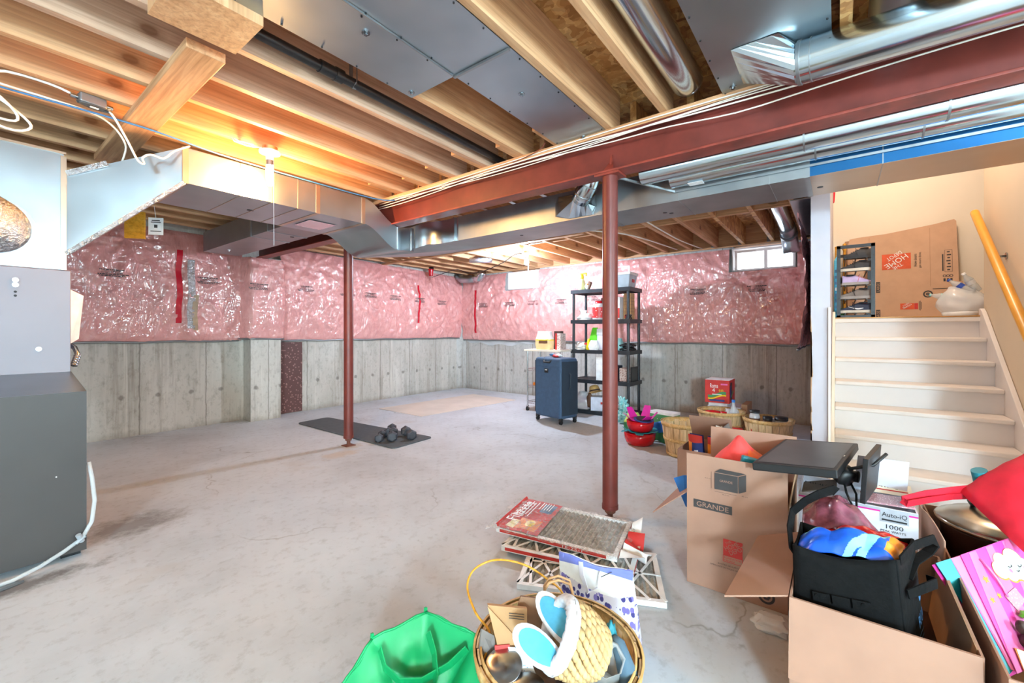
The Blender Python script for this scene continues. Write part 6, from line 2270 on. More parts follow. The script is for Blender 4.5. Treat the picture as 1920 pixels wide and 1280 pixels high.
# --- blender carton, white with print
nx0, nx1, ny0, ny1, nz = 2.115, 2.38, -.230, .130, .462
t = thing('blender_carton', (2.24, -.05, 0), 'white and plum printed appliance carton with raised flaps behind the black bag', 'carton')
b = MB()
carton_walls(b, nx0, nx1, ny0, ny1, .001, nz, 0, 0)
f = frame((nx0 - .001, 0, nz), (0, -1, 0), (0, 0, 1))
b.rect(f, .36, .010, 1, .0006, .05, -.006)
b.rect(f, .36, .006, 2, .0006, .05, -.014)
g = f @ Matrix.Translation((.165, -.030, 0))
b.rect(g, .080, .042, 4, .0008)
b.text('Auto-iQ', g @ Matrix.Translation((0, .006, 0)), .070, .020, 3, .0018)
b.rect(g, .070, .006, 3, .0014, 0, -.013)
b.text('1000', f @ Matrix.Translation((.166, -.067, 0)), .048, .016, 3, .0008)
b.text('PEAK WATTS', f @ Matrix.Translation((.162, -.084, 0)), .070, .008, 3, .0008)
b.build('body', ['card_white', 'badge_grey', 'magenta', 'print_black', 'badge_grey'], t)
b = MB()
flap(b, (nx1 - .09, -.215, nz), (nx1 - .08, -.050, nz), (-.03, -.01, .150), 0, .03)
b.build('flap', 'card_white', t)
b = MB()
flap(b, (2.27, .12, nz), (2.13, .12, nz), (0, -.115, .035), 0)
g = frame((2.185, .068, nz + .021), (.1, -1, -.05), (1, .1, .3))
b.text('NINJA', g, .085, .016, 1, .004)
b.build('flap', ['shoe_grey', 'print_black'], t)
t = thing('instruction_card', (2.30, -.17, nz), 'cream printed card strip lying on the white appliance carton', 'card')
g = frame((2.278, -.168, nz + .030), (.05, -1, 0), (1, .05, .55))
b = MB(g)
b.box(-.062, .062, -.030, .030, -.002, 0)
b.text('NINJA', Matrix.Translation((0, .008, 0)), .098, .016, 1, .001)
b.rect(Matrix.Identity(4), .10, .006, 2, .001, 0, -.010)
b.build('card', ['cream_wall', 'print_black', 'red_print'], t)
t = thing('leaflet', (2.2, -.12, nz), 'pink patterned leaflet edge on the white appliance carton', 'leaflet')
MB().slab([(2.13, -.08, nz + .010), (2.14, -.225, nz + .012), (2.22, -.225, nz + .02), (2.22, -.07, nz + .018)], .006, nrm=(0, 0, 1)).build('sheet', 'glitter', t)

# --- second carton at the right edge with a pot
cx0, cx1, cy0, cy1, cz = 1.40, 2.60, -.86, -.296, .362
t = thing('open_carton', (2.0, -.58, 0), 'open brown carton at the right picture edge holding the pot and the pink gift bags', 'carton')
b = MB()
carton_walls(b, cx0, cx1, cy0, cy1, .001, cz)
b.build('body', ['cardboard', 'cardboard_in'], t)
b = MB()
vs = []
n = 14
for k in range(n + 1):
    x = 2.02 + .56 * k / n
    w_ = .018 * math.sin(math.pi * k / n)
    vs += [(x, cy1 + .012 + w_, .16), (x, cy1 + .012 + w_, cz + .055 + .02 * math.sin(k * .4))]
b.add(vs, [(2 * k, 2 * k + 2, 2 * k + 3, 2 * k + 1) for k in range(n)], 0, True)
b.build('flap', 'cardboard', t, solid=.005)
t = thing('cooking_pot', (2.42, -.52, .01), 'large dark pot with a domed metal lid in the right-hand carton', 'pot')
pc = (2.40, -.515, .01)
MB().lathe([(.17, .0), (.185, .01), (.19, .36), (.196, .365), (.18, .365), (.18, .02)], pc, 44).build('pot', 'dark_brown', t)
MB().lathe([(.205, .372), (.208, .380), (.200, .388), (.185, .392), (.17, .404), (.10, .418), (0, .424)], pc, 48).build('lid', 'pot_lid', t)
b = MB().tube([(2.50, -.44, .41), (2.47, -.42, .445), (2.40, -.43, .465), (2.33, -.47, .455), (2.31, -.49, .425)], .010, 10)
b.build('lid_handle', 'dark_pipe', t)
# red bag resting on the lid
t = thing('fabric_bag', (2.2, -.5, .45), 'big crimson fabric bag with long handles lying over the pot at the right edge', 'bag')
b = MB()
A_, B2, C2, D2 = V((2.255, -.352, .535)), V((2.36, -.56, .700)), V((2.20, -.80, .64)), V((2.04, -.475, .415))


def redfn(s, u):
    p = A_.lerp(B2, s).lerp(D2.lerp(C2, s), u)
    k = (math.sin(math.pi * s) ** .45) * (math.sin(math.pi * u) ** .45)
    return tuple(p + V((-.30, .25, .55)).normalized() * (.055 * k + .008 * noise.noise(V((s * 5, u * 5, 4)))))


def redbk(s, u):
    p = A_.lerp(B2, s).lerp(D2.lerp(C2, s), u)
    k = (math.sin(math.pi * s) ** .45) * (math.sin(math.pi * u) ** .45)
    return tuple(p - V((-.30, .25, .55)).normalized() * (.03 * k))


b.grid(redfn, 26, 22).grid(redbk, 26, 22)
b.build('body', 'red_fabric', t)
b = MB().tube([(2.262, -.385, .545), (2.23, -.33, .535), (2.18, -.255, .520), (2.125, -.187, .500)], 1, flat=(.030, .004, (0, -.3, 1)))
b.tube([(2.125, -.187, .500), (2.115, -.20, .492), (2.17, -.262, .503), (2.23, -.335, .515), (2.26, -.385, .52)], 1, flat=(.026, .004, (0, -.3, 1)))
b.build('handle', 'red_fabric', t)
t = thing('teal_bottle', (2.2, -.4, .55), 'dark teal bottle tip showing above the crimson bag', 'bottle')
MB().cyl((2.30, -.425, .56), (2.285, -.410, .612), .026, .022, n=18).build('cap', 'teal_dark', t)
# pink gift bags
t = thing('gift_bag', (1.85, -.38, .25), 'hot pink gift bag with a smiling white cloud at the right picture edge', 'gift bag')
o_ = V((1.862, -.245, .400))
ur = (V((2.098, -.436, .440)) - o_).normalized()
dn = V((1.787, -.386, .168)) - o_
Hg = dn.length
dn.normalize()
f = frame(tuple(o_), tuple(ur), tuple(-dn))
Wg = .46
fz = f.to_3x3() @ V((0, 0, 1))


def gp(x, y, z=0):
    return f @ V((x, -y, z))


b = MB()
b.slab([gp(.096, 0, .004), gp(Wg, 0, .004), gp(Wg, Hg + .01, .004), gp(.012, Hg, .004)], .002, 0, nrm=fz)
for k in range(5):      # paler printed rays
    x = .13 + .075 * k
    b.poly([gp(x, .002, .0046), gp(x + .03, .002, .0046), gp(x + .04 - .10, Hg, .0046), gp(x - .02 - .10, Hg, .0046)], 1)
for (ux, uy, ur_) in ((.196, .066, .024), (.222, .050, .026), (.270, .052, .030), (.247, .076, .028), (.290, .078, .024), (.225, .082, .022), (.262, .092, .020)):
    b.lathe([(ur_, .0062), (0, .0062)], n=26, m=2, mtx=f @ Matrix.Translation((ux, -uy, 0)))
    b.lathe([(ur_ + .003, .0054), (0, .0054)], n=26, m=3, mtx=f @ Matrix.Translation((ux + .001, -uy - .002, 0)))
for ux, uy in ((.239, .066), (.275, .073)):
    b.tube([gp(ux - .007, uy - .002, .007), gp(ux - .004, uy + .002, .007), gp(ux + .004, uy + .002, .007), gp(ux + .007, uy - .002, .007)], .0011, 5, 4)
b.tube([gp(.250, .081, .007), gp(.255, .085, .007), gp(.261, .082, .007)], .0011, 5, 4)
for ux, uy in ((.231, .077), (.288, .082)):
    b.lathe([(.005, .0066), (0, .0066)], n=12, m=1, mtx=f @ Matrix.Translation((ux, -uy, 0)))
for (ux, uy, s_) in ((.122, .075, .013), (.095, .124, .011), (.128, .120, .010)):
    st = []
    for k in range(10):
        a = math.pi / 2 + k * math.pi / 5
        r_ = s_ if k % 2 == 0 else s_ * .45
        st.append(gp(ux + r_ * math.cos(a), uy - r_ * math.sin(a), .0052))
    b.poly(st, 3)
b.build('front_panel', ['pink', 'pink_pale', 'white', 'orange', 'print_dark'], t)
b = MB()
b.slab([gp(.0, 0, -.004), gp(.060, .001, -.002), gp(.016, Hg * .98, -.006), gp(.002, Hg, -.010)], .002, 0, nrm=fz)
b.build('side_gusset', 'teal', t)
b = MB()
b.slab([gp(.060, .001, -.001), gp(.098, .002, .001), gp(.014, Hg * .98, .000), gp(.010, Hg * .97, -.004)], .002, 0, nrm=fz)
b.build('inner_fold', 'pink_pale', t)
b = MB()
b.slab([gp(-.006, .003, -.014), gp(.30, .003, -.014), gp(.32, Hg, -.022), gp(-.004, Hg + .01, -.022)], .002, 0, nrm=fz)
b.build('back_panel', 'pink', t)
b = MB().tube([gp(.151, .024, .007), gp(.153, .05, .010), gp(.156, .08, .010), gp(.155, .11, .008), gp(.150, .13, .008)], .0032, 8)
b.build('cord_handle', 'pink_pale', t)
b = MB()
b.slab([gp(.145, .125, .007), gp(.200, .115, .007), gp(.200, .150, .009), gp(.150, .165, .009)], .002, nrm=fz)
b.build('gift_tag', 'glitter', t)
for k in range(2):
    tt = thing('gift_bag', tuple(gp(.05, .1, -.04 - .02 * k)), ('pink gift bag edge directly behind the cloud gift bag', 'dark magenta gift bag edge lowest behind the cloud gift bag')[k], 'gift bag')
    b = MB()
    z_ = -.030 - .012 * k
    b.slab([gp(.02 - .010 * k, .10, z_), gp(.30, .10, z_), gp(.32, Hg + .01, z_), gp(-.004 - .006 * k, Hg + .005, z_)], .005, 0, nrm=fz)
    b.build('panel', ('pink', 'magenta')[k], tt)
t = thing('glitter_ball', tuple(gp(.01, .06, -.05)), 'coppery glitter pouch under the left edge of the pink gift bags', 'pouch')
MB().blob(gp(.022, .115, -.022), (.018, .014, .028), 0, 3, .3, 8).build('pouch', 'rust', t)
t = thing('soft_toy', tuple(gp(.10, .20, .02)), 'brown soft toy with a lime green ribbon on the pink gift bag', 'soft toy')
MB().blob(gp(.105, .235, .022), (.024, .024, .036), 0, 3, .12, 5).blob(gp(.103, .195, .026), (.014, .014, .018), 0, 3, .1, 5, 0, 3).build('body', 'dark_brown', t)
MB().blob(gp(.150, .180, .026), (.018, .018, .012), 0, 3, .2, 6).build('ribbon', 'lime', t)
t = thing('white_print_card', tuple(gp(.05, .26, .01)), 'white card with an orange edge below the soft toy', 'card')
b = MB().slab([gp(.055, .235, .010), gp(.10, .262, .010), gp(.10, .30, .010), gp(.03, .285, .010)], .002, 0, nrm=fz)
b.slab([gp(.052, .232, .009), gp(.103, .260, .009), gp(.103, .30, .009), gp(.03, .285, .009)], .001, 1, nrm=fz)
b.build('card', ['white', 'orange'], t)

# --- crushed plastic bag under the moving carton flap
crinkle_bag('plastic_bag', (1.88, .20, .001), .10, .12, .045, ['clear_bag'], 'flattened pale plastic bag on the floor below the hanging carton flap', seed=60, amp=.3, part='film')

# ================================================================ furnace filters on the floor
def filt(name, c, rz, L, W_, z, label, rim, face, lattice=False, wrap=False, tilt=0.0, th=.022, txt=None, txtm=3):
    t = thing(name, (c[0], c[1], z), label, 'furnace filter', 'furnace filters by the post')
    m_ = TR((c[0], c[1], z), rz, 0, tilt)
    b = MB(m_)
    fw_ = .022
    for a in ((-L / 2, L / 2, -W_ / 2, -W_ / 2 + fw_), (-L / 2, L / 2, W_ / 2 - fw_, W_ / 2), (-L / 2, -L / 2 + fw_, -W_ / 2 + fw_, W_ / 2 - fw_), (L / 2 - fw_, L / 2, -W_ / 2 + fw_, W_ / 2 - fw_)):
        b.box(a[0], a[1], a[2], a[3], 0, th, 0)
    # printed bands along the rims
    for sx in (-1, 1):
        b.add([(sx * (L / 2 + .0006), -W_ / 2 + .02, .004), (sx * (L / 2 + .0006), W_ / 2 - .02, .004), (sx * (L / 2 + .0006), W_ / 2 - .02, th - .004), (sx * (L / 2 + .0006), -W_ / 2 + .02, th - .004)], [(0, 1, 2, 3)], 1)
    for sy in (-1, 1):
        b.add([(-L / 2 + .05, sy * (W_ / 2 + .0006), .004), (L / 2 - .02, sy * (W_ / 2 + .0006), .004), (L / 2 - .02, sy * (W_ / 2 + .0006), th - .004), (-L / 2 + .05, sy * (W_ / 2 + .0006), th - .004)], [(0, 1, 2, 3)], 1)
    if txt:
        for sy in (-1, 1):
            g = frame((.10 * -sy, sy * (W_ / 2 + .0006), th / 2), (-sy, 0, 0), (0, 0, 1))
            b.text(txt, g, .10, th * .5, txtm, .0008)
        for sx in (-1, 1):
            g = frame((sx * (L / 2 + .0006), .06, th / 2), (0, sx, 0), (0, 0, 1))
            b.text(txt, g, .10, th * .5, txtm, .0008)
    b.build('frame', ['white', rim, 'filter_grey', 'white' if txtm == 3 else 'cable_blue', 'cable_blue'], t)
    b = MB(m_)
    n = int((L - 2 * fw_) / .012)
    vs = []
    for k in range(n + 1):
        x = -L / 2 + fw_ + (L - 2 * fw_) * k / n
        zz = th * (.75 if k % 2 else .30)
        vs += [(x, -W_ / 2 + fw_, zz), (x, W_ / 2 - fw_, zz)]
    b.add(vs, [(2 * k, 2 * k + 1, 2 * k + 3, 2 * k + 2) for k in range(n)])
    b.build('pleats', face, t)
    if lattice:
        b = MB(m_)
        for k in range(-2, 4):
            x = k * L / 5
            for d in (-1, 1):
                p = V((max(-L / 2, min(L / 2, x - d * W_ * .3)), -W_ / 2 + .01, th + .001)); q = V((max(-L / 2, min(L / 2, x + d * W_ * .3)), W_ / 2 - .01, th + .001))
                b.beam(p, q, .012, .002)
        b.beam((-L / 2, 0, th + .001), (L / 2, 0, th + .001), .010, .002)
        b.build('lattice', 'white', t)
    return t, m_


filt('furnace_filter', (1.80, .915), R(115), .62, .40, .002, 'white furnace filter with a blue edge, lowest of the filter stack', 'white', 'filter_grey', True, th=.022, txt='16 x 25 x 1', txtm=4)
filt('furnace_filter', (1.945, 1.08), R(104), .64, .42, .027, 'white furnace filter with red edges in the middle of the stack', 'red_print', 'filter_grey', True, th=.024, txt='16-25-1')
t, fm = filt('furnace_filter', (2.00, 1.165), R(102), .63, .41, .061, 'grey pleated filter wrapped in torn film with a red label on top of the stack', 'red_print', 'filter_grey', False, th=.024, txt='16-25-1', tilt=R(-1.5))
# printed sheet on the upper filter and its torn film
b = MB(fm)
lw = .235


def lab(s, u):
    return (.085 + lw * s, -.205 + .41 * u, .030 + .006 * noise.noise(V((s * 4, u * 5, 1))) + (.012 * (s > .95)))


def lab_m(s, u):
    if .62 < u < .92 and .12 < s < .62:
        return 3 if (s - .35) ** 2 + (u - .74) ** 2 < .012 else 2
    if .70 < u < .95 and .62 < s < .80:
        return 4
    if .06 < u < .36 and .10 < s < .40:
        return 5
    if .10 < u < .62 and .66 < s < .92 and math.sin(u * 60) > -.2 and math.sin(s * 40 + u * 8) > -.3:
        return 6
    return 0


b.grid(lab, 40, 50, 0, True, lab_m)
b.text('Filtrete', fm.inverted() @ fm @ Matrix.Translation((.27, -.01, 0)) @ Matrix.Rotation(R(-90), 4, 'Z'), .26, .062, 1, .042)
for k in range(5):
    b.rect(Matrix.Translation((.125 + .015 * k, -.12, 0)), .005, .10 - .012 * (k % 2), 1, .041)
for k in range(4):
    b.rect(Matrix.Translation((.21 + .018 * k, -.06, 0)), .005, .20 - .03 * (k % 2), 1, .041)
b.build('printed_sheet', ['red_print', 'white', 'orange', 'yellow', 'pale_yellow', 'cable_blue', 'white'], t)
b = MB(fm)


def film(s, u):
    x = -.35 + .72 * s
    y = -.225 + .45 * u
    e = max(0, abs(u - .5) * 2 - .85) / .15 + max(0, abs(s - .5) * 2 - .9) / .1
    return (x + .012 * noise.noise(V((s * 9, u * 9, 3))), y + .010 * noise.noise(V((s * 8, u * 8, 7))), .0375 + .004 * noise.noise(V((s * 14, u * 12, 2))) - .014 * e)


b.grid(film, 60, 44)
b.build('torn_film', 'film_wrap', t)
b = MB(fm)
for k in range(3):
    b.grid(lambda s, u, k=k: (-.325 - .05 * u - .03 * k * u, -.17 + .13 * k + .12 * s, .035 + .045 * u * math.sin(2 + s * 3 + k) + .01 * math.sin(s * 9 + k)), 8, 5, (0, 1, 2)[k])
b.build('torn_rim', ['white', 'red_print', 'white'], t)

# ================================================================ near bushel basket and its contents
BC = (.955, .582, 0)
t, bm_ = basket(BC, .208, .305, 'wooden bushel basket full of odds and ends at the bottom of the picture')
b = MB()
hp = [(.792, .715, .27), (.868, .735, .31), (.886, .805, .335), (.919, .868, .365), (.959, .884, .392), (1.0, .858, .412), (1.027, .814, .42), (1.057, .755, .41), (1.083, .703, .38), (1.118, .662, .33), (1.11, .66, .27)]
out = []
P = [V(p) for p in hp]
for i in range(len(P) - 1):
    p0, p1, p2, p3 = P[max(i - 1, 0)], P[i], P[i + 1], P[min(i + 2, len(P) - 1)]
    for k in range(5):
        u = k / 5
        out.append(.5 * ((2 * p1) + (p2 - p0) * u + (2 * p0 - 5 * p1 + 4 * p2 - p3) * u * u + (3 * p1 - p0 - 3 * p2 + p3) * u ** 3))
b.tube(out, .0032, 8)
b.build('bail_handle', 'rail_wood', t)
b = MB()
for a in (.55, .02, -.35):
    p = V((BC[0] + .20 * math.cos(a), BC[1] + .20 * math.sin(a), .296))
    b.tube([p + V((0, 0, .014)), p + V((-.006, -.004, .0)), p + V((-.008, -.006, -.03))], .0016, 5)
b.build('staple', 'dark_pipe', t)


def sheetlike(name, pts, th, mat, label, cat, part='sheet', mats2=None):
    t = thing(name, tuple(sum((V(p) for p in pts), V()) / len(pts)), label, cat)
    MB().slab(pts, th).build(part, mat, t)
    return t


t = thing('kraft_envelope', (.87, .67, .3), 'tan kraft paper bag with a triangular fold at the back left of the near basket', 'paper bag')
e4 = [V((.843, .724, .41)), V((.851, .692, .30)), (V((.904, .642, .30))), V((.893, .634, .41))]
b = MB().slab([e4[0], e4[1], e4[2], e4[3]], .012)
ec = (e4[0] + e4[1] + e4[2] + e4[3]) / 4
nn = (e4[1] - e4[0]).cross(e4[3] - e4[0]).normalized()
if nn.dot(V((0, 0, 1.12)) - ec) < 0:
    nn = -nn
b.slab([e4[0] + nn * .004, e4[2] + nn * .004, e4[1] + nn * .002], .003, 0)
g = frame(tuple(e4[3].lerp(e4[0], .28).lerp(e4[2], .24) + nn * .003), tuple(e4[3] - e4[0]), tuple(e4[0] - e4[1]))
for k in range(3):
    b.rect(g, .040, .0018, 1, .0006, -.005, .010 - .006 * k)
b.text('0.J', g @ Matrix.Translation((.006, -.025, 0)), .022, .011, 1, .001)
b.build('paper', ['kraft', 'print_dark'], t)

t = thing('kraft_bag', (.93, .62, .35), 'darker brown folded kraft bag behind the two slippers', 'paper bag')
b = MB()
b.slab([(.918, .672, .415), (.862, .684, .30), (.955, .585, .30), (.958, .618, .408)], .010, 0)
b.slab([(.958, .618, .408), (.955, .585, .30), (.990, .55, .30), (.985, .545, .40)], .010, 1)
b.build('paper', ['kraft_dark', 'brown'], t)
b = MB().tube([(.976, .633, .39), (.974, .633, .42), (.981, .623, .440), (.992, .600, .450), (1.008, .575, .440), (1.014, .568, .41), (1.008, .578, .38)], .0035, 8)
b.tube([(.990, .643, .39), (.988, .643, .42), (.995, .631, .442), (1.006, .608, .452), (1.020, .583, .442), (1.026, .576, .41), (1.02, .586, .38)], .0035, 8)
b.build('twine_handle', 'kraft', t)

# woven basket with fleece rim, tipped, slippers in it
ax = V((-.52, .62, .42)).normalized()
rc = V((.885, .530, .395))
qm = Matrix.Translation(rc) @ V((0, 0, 1)).rotation_difference(ax).to_matrix().to_4x4()
t = thing('woven_basket', (.93, .49, .25), 'small woven seagrass basket with a fleece rim, tipped over inside the near basket', 'basket')
b = MB(qm)
rows, per = 7, 22
for i in range(rows):
    z0 = -.010 - .098 * (i + .5) / rows
    rr_ = .072 - .030 * ((i + .5) / rows) ** 2.2
    for k in range(per):
        a = 2 * math.pi * (k + .5 * (i % 2)) / per
        d = V((math.cos(a), math.sin(a), 0)); tv = V((-d.y, d.x, 0))
        pts = []
        for q in range(5):
            u = q / 4 - .5
            pts.append(d * (rr_ + .006 * math.cos(u * math.pi)) + tv * (u * .026) + V((0, 0, z0 + u * .016)))
        b.tube(pts, [.002, .0065, .0085, .0065, .002], 6)
b.lathe([(0, -.104), (.042, -.102), (.060, -.07), (.069, -.03), (.071, -.004), (.064, -.004), (.052, -.07), (0, -.092)], n=30)
b.build('weave', 'seagrass', t)
b = MB(qm)


def fleece(s, u):
    a, c_ = 2 * math.pi * s, 2 * math.pi * u
    k = .014 * (1 + .22 * noise.noise(V((math.cos(a) * 9, math.sin(a) * 9, c_ * 2))))
    r_ = .072 + k * math.cos(c_)
    return (r_ * math.cos(a), r_ * math.sin(a), .004 + k * 1.3 * math.sin(c_))


b.grid(fleece, 70, 12)
b.build('fleece_rim', 'fleece', t)


def slipper(tip, root, up, label):
    tip, root = V(tip), V(root)
    y = (tip - root).normalized()
    z = (V(up) - y * y.dot(V(up))).normalized()
    x = y.cross(z)
    m_ = Matrix((x, y, z)).transposed().to_4x4()
    m_.translation = root
    L = (tip - root).length + .03
    t = thing('slipper', tuple(root.lerp(tip, .5)), label, 'slipper', 'slippers in the woven basket')
    out = []
    n = 24
    for k in range(n):
        a = 2 * math.pi * k / n
        w_ = .034 * (1 + .12 * math.sin(a))
        out.append(V((w_ * math.cos(a), L / 2 - .03 + (L / 2) * math.sin(a), 0)))
    b = MB(m_)
    b.slab([p + V((0, 0, 0)) for p in out], .012, nrm=(0, 0, 1))
    b.build('sole', 'slipper_white', t, bevel=.004)
    cc_ = V((0, L / 2 - .03, 0))
    MB(m_).slab([cc_ + (p - cc_) * .76 + V((0, 0, .003)) for p in out], .004, nrm=(0, 0, 1)).build('insole', 'sky_blue', t)


slipper((.940, .632, .432), (.890, .500, .392), (-.62, -.42, .62), 'white slipper with pale blue insole, upper one in the woven basket')
slipper((.800, .606, .425), (.822, .512, .380), (-.55, -.42, .72), 'white slipper with bright blue insole, lower one in the woven basket')


def canister(c, r, h, ax_, label):
    t = thing('steel_canister', c, label, 'canister', 'steel canisters in the near basket')
    m_ = Matrix.Translation(c) @ V((0, 0, 1)).rotation_difference(V(ax_)).to_matrix().to_4x4()
    MB(m_).lathe([(r * .96, -h), (r, -h * .9), (r, -.004), (r * .97, 0)], n=40).build('wall', 'steel', t)
    MB(m_).lathe([(r * .97, 0), (r * .94, .0015), (0, .0015)], n=48).build('disc', 'chrome_brushed', t)


t_ = NT('brushed_disc')
gr = t_.n('TexGradient', gradient_type='RADIAL')
t_.link(t_.obj(), gr.inputs[0])
t_.set('#aaacae', 0.27, 1.0)
tg = t_.n('Tangent', direction_type='RADIAL', axis='Z')
t_.b.inputs['Anisotropic'].default_value = 0.85
t_.link(tg.outputs[0], t_.b.inputs['Tangent'])
M['chrome_brushed'] = t_.m
canister((.822, .655, .300), .047, .10, (-.25, -.15, 1), 'round brushed steel canister at the left in the near basket')
canister((.812, .575, .285), .047, .10, (-.15, -.1, 1), 'round brushed steel canister nearest the bottom edge of the picture')
t = thing('leaflet', (.865, .625, .29), 'white and blue printed leaflet between the steel canisters and the slippers', 'leaflet')
lf = [V((.862, .672, .312)), V((.888, .634, .312)), V((.868, .586, .272)), V((.838, .624, .272))]
b = MB().slab(lf, .006, 0)
nn = (lf[1] - lf[0]).cross(lf[3] - lf[0]).normalized()
nn = nn if nn.z > 0 else -nn
b.add([lf[0].lerp(lf[1], .55) + nn * .001, lf[1] + nn * .001, lf[2] + nn * .001, lf[3].lerp(lf[2], .55) + nn * .001], [(0, 1, 2, 3)], 1)
for k in range(6):
    for side in (.62, .80):
        p = lf[0].lerp(lf[3], .12 + .14 * k).lerp(lf[1].lerp(lf[2], .12 + .14 * k), side)
        g = frame(tuple(p + nn * .0015), tuple(lf[1] - lf[0]), tuple(lf[0] - lf[3]))
        b.rect(g, .007, .003, 2, .0005)
b.build('paper', ['dot_leaflet', 'navy', 'white'], t)
t = thing('red_card', (.85, .69, .29), 'small red card with white print behind the left steel canister', 'card')
b = MB().slab([(.842, .700, .318), (.868, .672, .318), (.862, .665, .29), (.836, .693, .29)], .006)
b.build('card', 'red_print', t)
t = thing('paper_piece', (.82, .72, .25), 'grey-brown paper piece at the left inside the near basket', 'paper')
MB().slab([(.835, .742, .345), (.862, .722, .32), (.845, .695, .27), (.815, .735, .27)], .006).build('paper', 'shoe_grey', t)
t = thing('clear_container', (.985, .46, .2), 'clear plastic food container upright at the right inside the near basket', 'container')
mc = TR((1.0, .475, .17), R(30), R(0), R(-18))
b = MB(mc)
b.lathe([(.030, 0), (.036, .01), (.046, .17), (.050, .175), (.044, .17), (.033, .012), (0, .006)], n=8)
b.build('tub', 'clear_plastic', t)
t = thing('denim_cloth', (.985, .41, .2), 'grey-blue rolled cloth at the right rim inside the near basket', 'cloth')
b = MB().tube([(1.02, .455, .345), (1.015, .440, .335), (1.0, .420, .315), (.99, .405, .295), (.975, .395, .26)], [.008, .018, .020, .024, .03], 12)
b.build('cloth', 'denim', t)
t = thing('teal_cloth', (1.02, .46, .3), 'teal cloth tip behind the grey-blue cloth in the near basket', 'cloth')
MB().blob((1.03, .468, .335), (.014, .014, .035), 0, 3, .3, 6).build('cloth', 'teal_dark', t)
t = thing('glass_lid', (.93, .46, .25), 'round glass lid lying under the woven basket', 'glass lid')  # a loose glass lid, nothing under it
MB(TR((.92, .445, .27), 0, R(10), R(-8))).lathe([(.055, 0), (.057, .004), (.04, .012), (0, .016)], n=32).build('lid', 'clear_bag', t)
t = thing('dark_pouch', (.90, .55, .1), 'dark fabric filling the bottom of the near basket', 'cloth')
MB().blob((.945, .57, .13), (.125, .125, .11), 0, 3, .15, 5, .95).build('cloth', 'dark_brown', t)

# ================================================================ paper gift bag behind the near basket
t = thing('paper_gift_bag', (1.40, .66, 0), 'white paper gift bag with blue flower print and lilac rim behind the near basket', 'gift bag')
tl, tr_, br_, bl_ = V((1.272, .768, .352)), V((1.319, .523, .345)), V((1.372, .528, .003)), V((1.318, .775, .003))
dep = V((.125, .030, 0))


def face(p):
    return p


b = MB()


def gb_m(s, u):
    if u > .935:
        return 2
    edge = .70 + .13 * ((s - .68) / .68) ** 2 if s < .68 else .70 + .08 * ((s - .68) / .32) ** 2
    return 1 if u < edge else 0


def gface(s, u):
    p = bl_.lerp(br_, s).lerp(tl.lerp(tr_, s), u)
    return p + V((-.004 * math.sin(math.pi * s) * math.sin(u * 5), 0, .008 * math.sin(s * 7 + 1) * (u > .95)))


b.grid(lambda s, u: tuple(gface(s, u)), 60, 120, 0, False, gb_m)
b.grid(lambda s, u: tuple(gface(s, u) + dep * (1 - .95 * u)), 6, 10, 0, False, lambda s, u: 1 if u < .5 else 0)
b.grid(lambda s, u: tuple(gface(0, u) + dep * (1 - .95 * u) * s + V((0, -.018, 0)) * math.sin(math.pi * s) * u), 6, 20, 0, False, lambda s, u: 1 if u < .6 else (2 if u > .935 else 0))
b.grid(lambda s, u: tuple(gface(1, u) + dep * (1 - .95 * u) * s + V((0, .018, 0)) * math.sin(math.pi * s) * u), 6, 20, 0, False, lambda s, u: 1 if u < .6 else (2 if u > .935 else 0))
b.build('paper', ['white', 'floral', 'purple_blue'], t, solid=.002)
b = MB()
p1 = tl.lerp(tr_, .32) + V((-.004, 0, -.004)); p2 = tl.lerp(tr_, .58) + V((-.004, 0, -.02))
b.tube([p1, p1 + V((-.004, -.006, -.04)), p1.lerp(p2, .45) + V((-.008, 0, -.085)), p2 + V((-.004, .004, -.05)), p2], 1, flat=(.016, .002, (0, 1, 0)))
b.build('ribbon_handle', 'pale_lilac', t)
MB().tube([tl.lerp(tr_, .74) + V((-.004, 0, -.01)), tl.lerp(tr_, .60) + V((-.005, 0, -.035))], .0014, 5).build('string', 'print_dark', t)

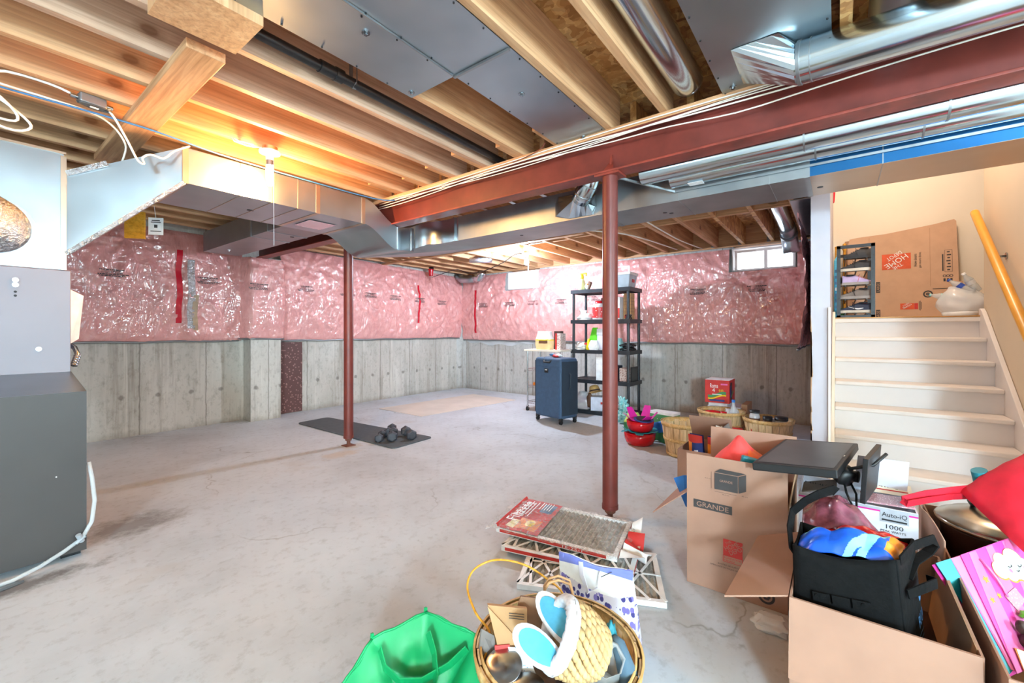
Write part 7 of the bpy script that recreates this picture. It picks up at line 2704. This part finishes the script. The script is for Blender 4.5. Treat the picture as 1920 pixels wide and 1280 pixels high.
# ================================================================ green tote bag
t = thing('tote_bag', (.73, .88, 0), 'open green fabric tote bag standing slack at the bottom left of the baskets', 'bag')
tops = [V((.833, .952, .305)), V((.700, 1.020, .275)), V((.575, .835, .27)), V((.872, .800, .285)), ]
tops = [V((.700, 1.020, .275)), V((.833, .952, .305)), V((.876, .796, .283)), V((.80, .70, .20)), V((.60, .80, .20)), V((.590, 1.00, .215))]
bots = [V((.66, 1.05, .003)), V((.88, 1.03, .003)), V((.93, .82, .003)), V((.86, .66, .003)), V((.52, .76, .003)), V((.53, 1.03, .003))]
n = len(tops)


def ring(s, arr):
    k = s * n
    i = int(k) % n
    return arr[i].lerp(arr[(i + 1) % n], k - int(k))


b = MB()
ctr = V((.73, .87, 0))


def gb(s, u):
    s = min(s, .99999)
    p = ring(s, bots).lerp(ring(s, tops), u)
    nz = noise.noise(V((p.x * 16, p.y * 16, u * 3)))
    return tuple(p + (p - ctr).normalized() * (.024 * nz * (1 - .4 * u)) * (1 if u > .02 else 0))


b.grid(gb, 72, 24)
b.build('shell', 'green_bag', t, solid=.003)
b = MB()


def gin(s, u):
    s = min(s, .99999)
    p = ring(s, tops)
    c_ = V((.735, .875, .0))
    q = p.lerp(V((c_.x, c_.y, .13)), u)
    q.z = p.z - (p.z - .13) * (u ** .7) + .055 * noise.noise(V((q.x * 15, q.y * 15, 3))) * math.sin(math.pi * min(1, u * 1.1))
    return tuple(q + (ctr - p).normalized() * .0)


b.grid(gin, 72, 18)
b.build('lining', 'green_bag', t)
b = MB()
for i in range(n):
    p, q = tops[i], tops[(i + 1) % n]
    b.tube([p.lerp(q, k / 5) + V((0, 0, .001 + .003 * math.sin(k * 2))) for k in range(6)], .0035, 6)
for i in (0, 1):
    p = tops[i]
    b.slab([p + V((-.004, .0, -.03)), p + V((.006, 0, -.03)), p + V((.006, 0, .012)), p + V((-.002, 0, .014))], .006)
b.build('piped_seam', 'green_bag', t)
b = MB()
b.tube([(.80, .905, .285), (.79, .87, .25), (.76, .83, .222), (.71, .79, .212), (.67, .80, .215), (.63, .82, .205)], 1, flat=(.035, .003, (0, 0, 1)))
b.tube([(.70, .985, .262), (.69, .95, .235), (.70, .90, .215), (.74, .86, .212), (.80, .82, .235), (.845, .80, .262)], 1, flat=(.03, .003, (0, 0, 1)))
b.build('handle', 'green_bag', t)
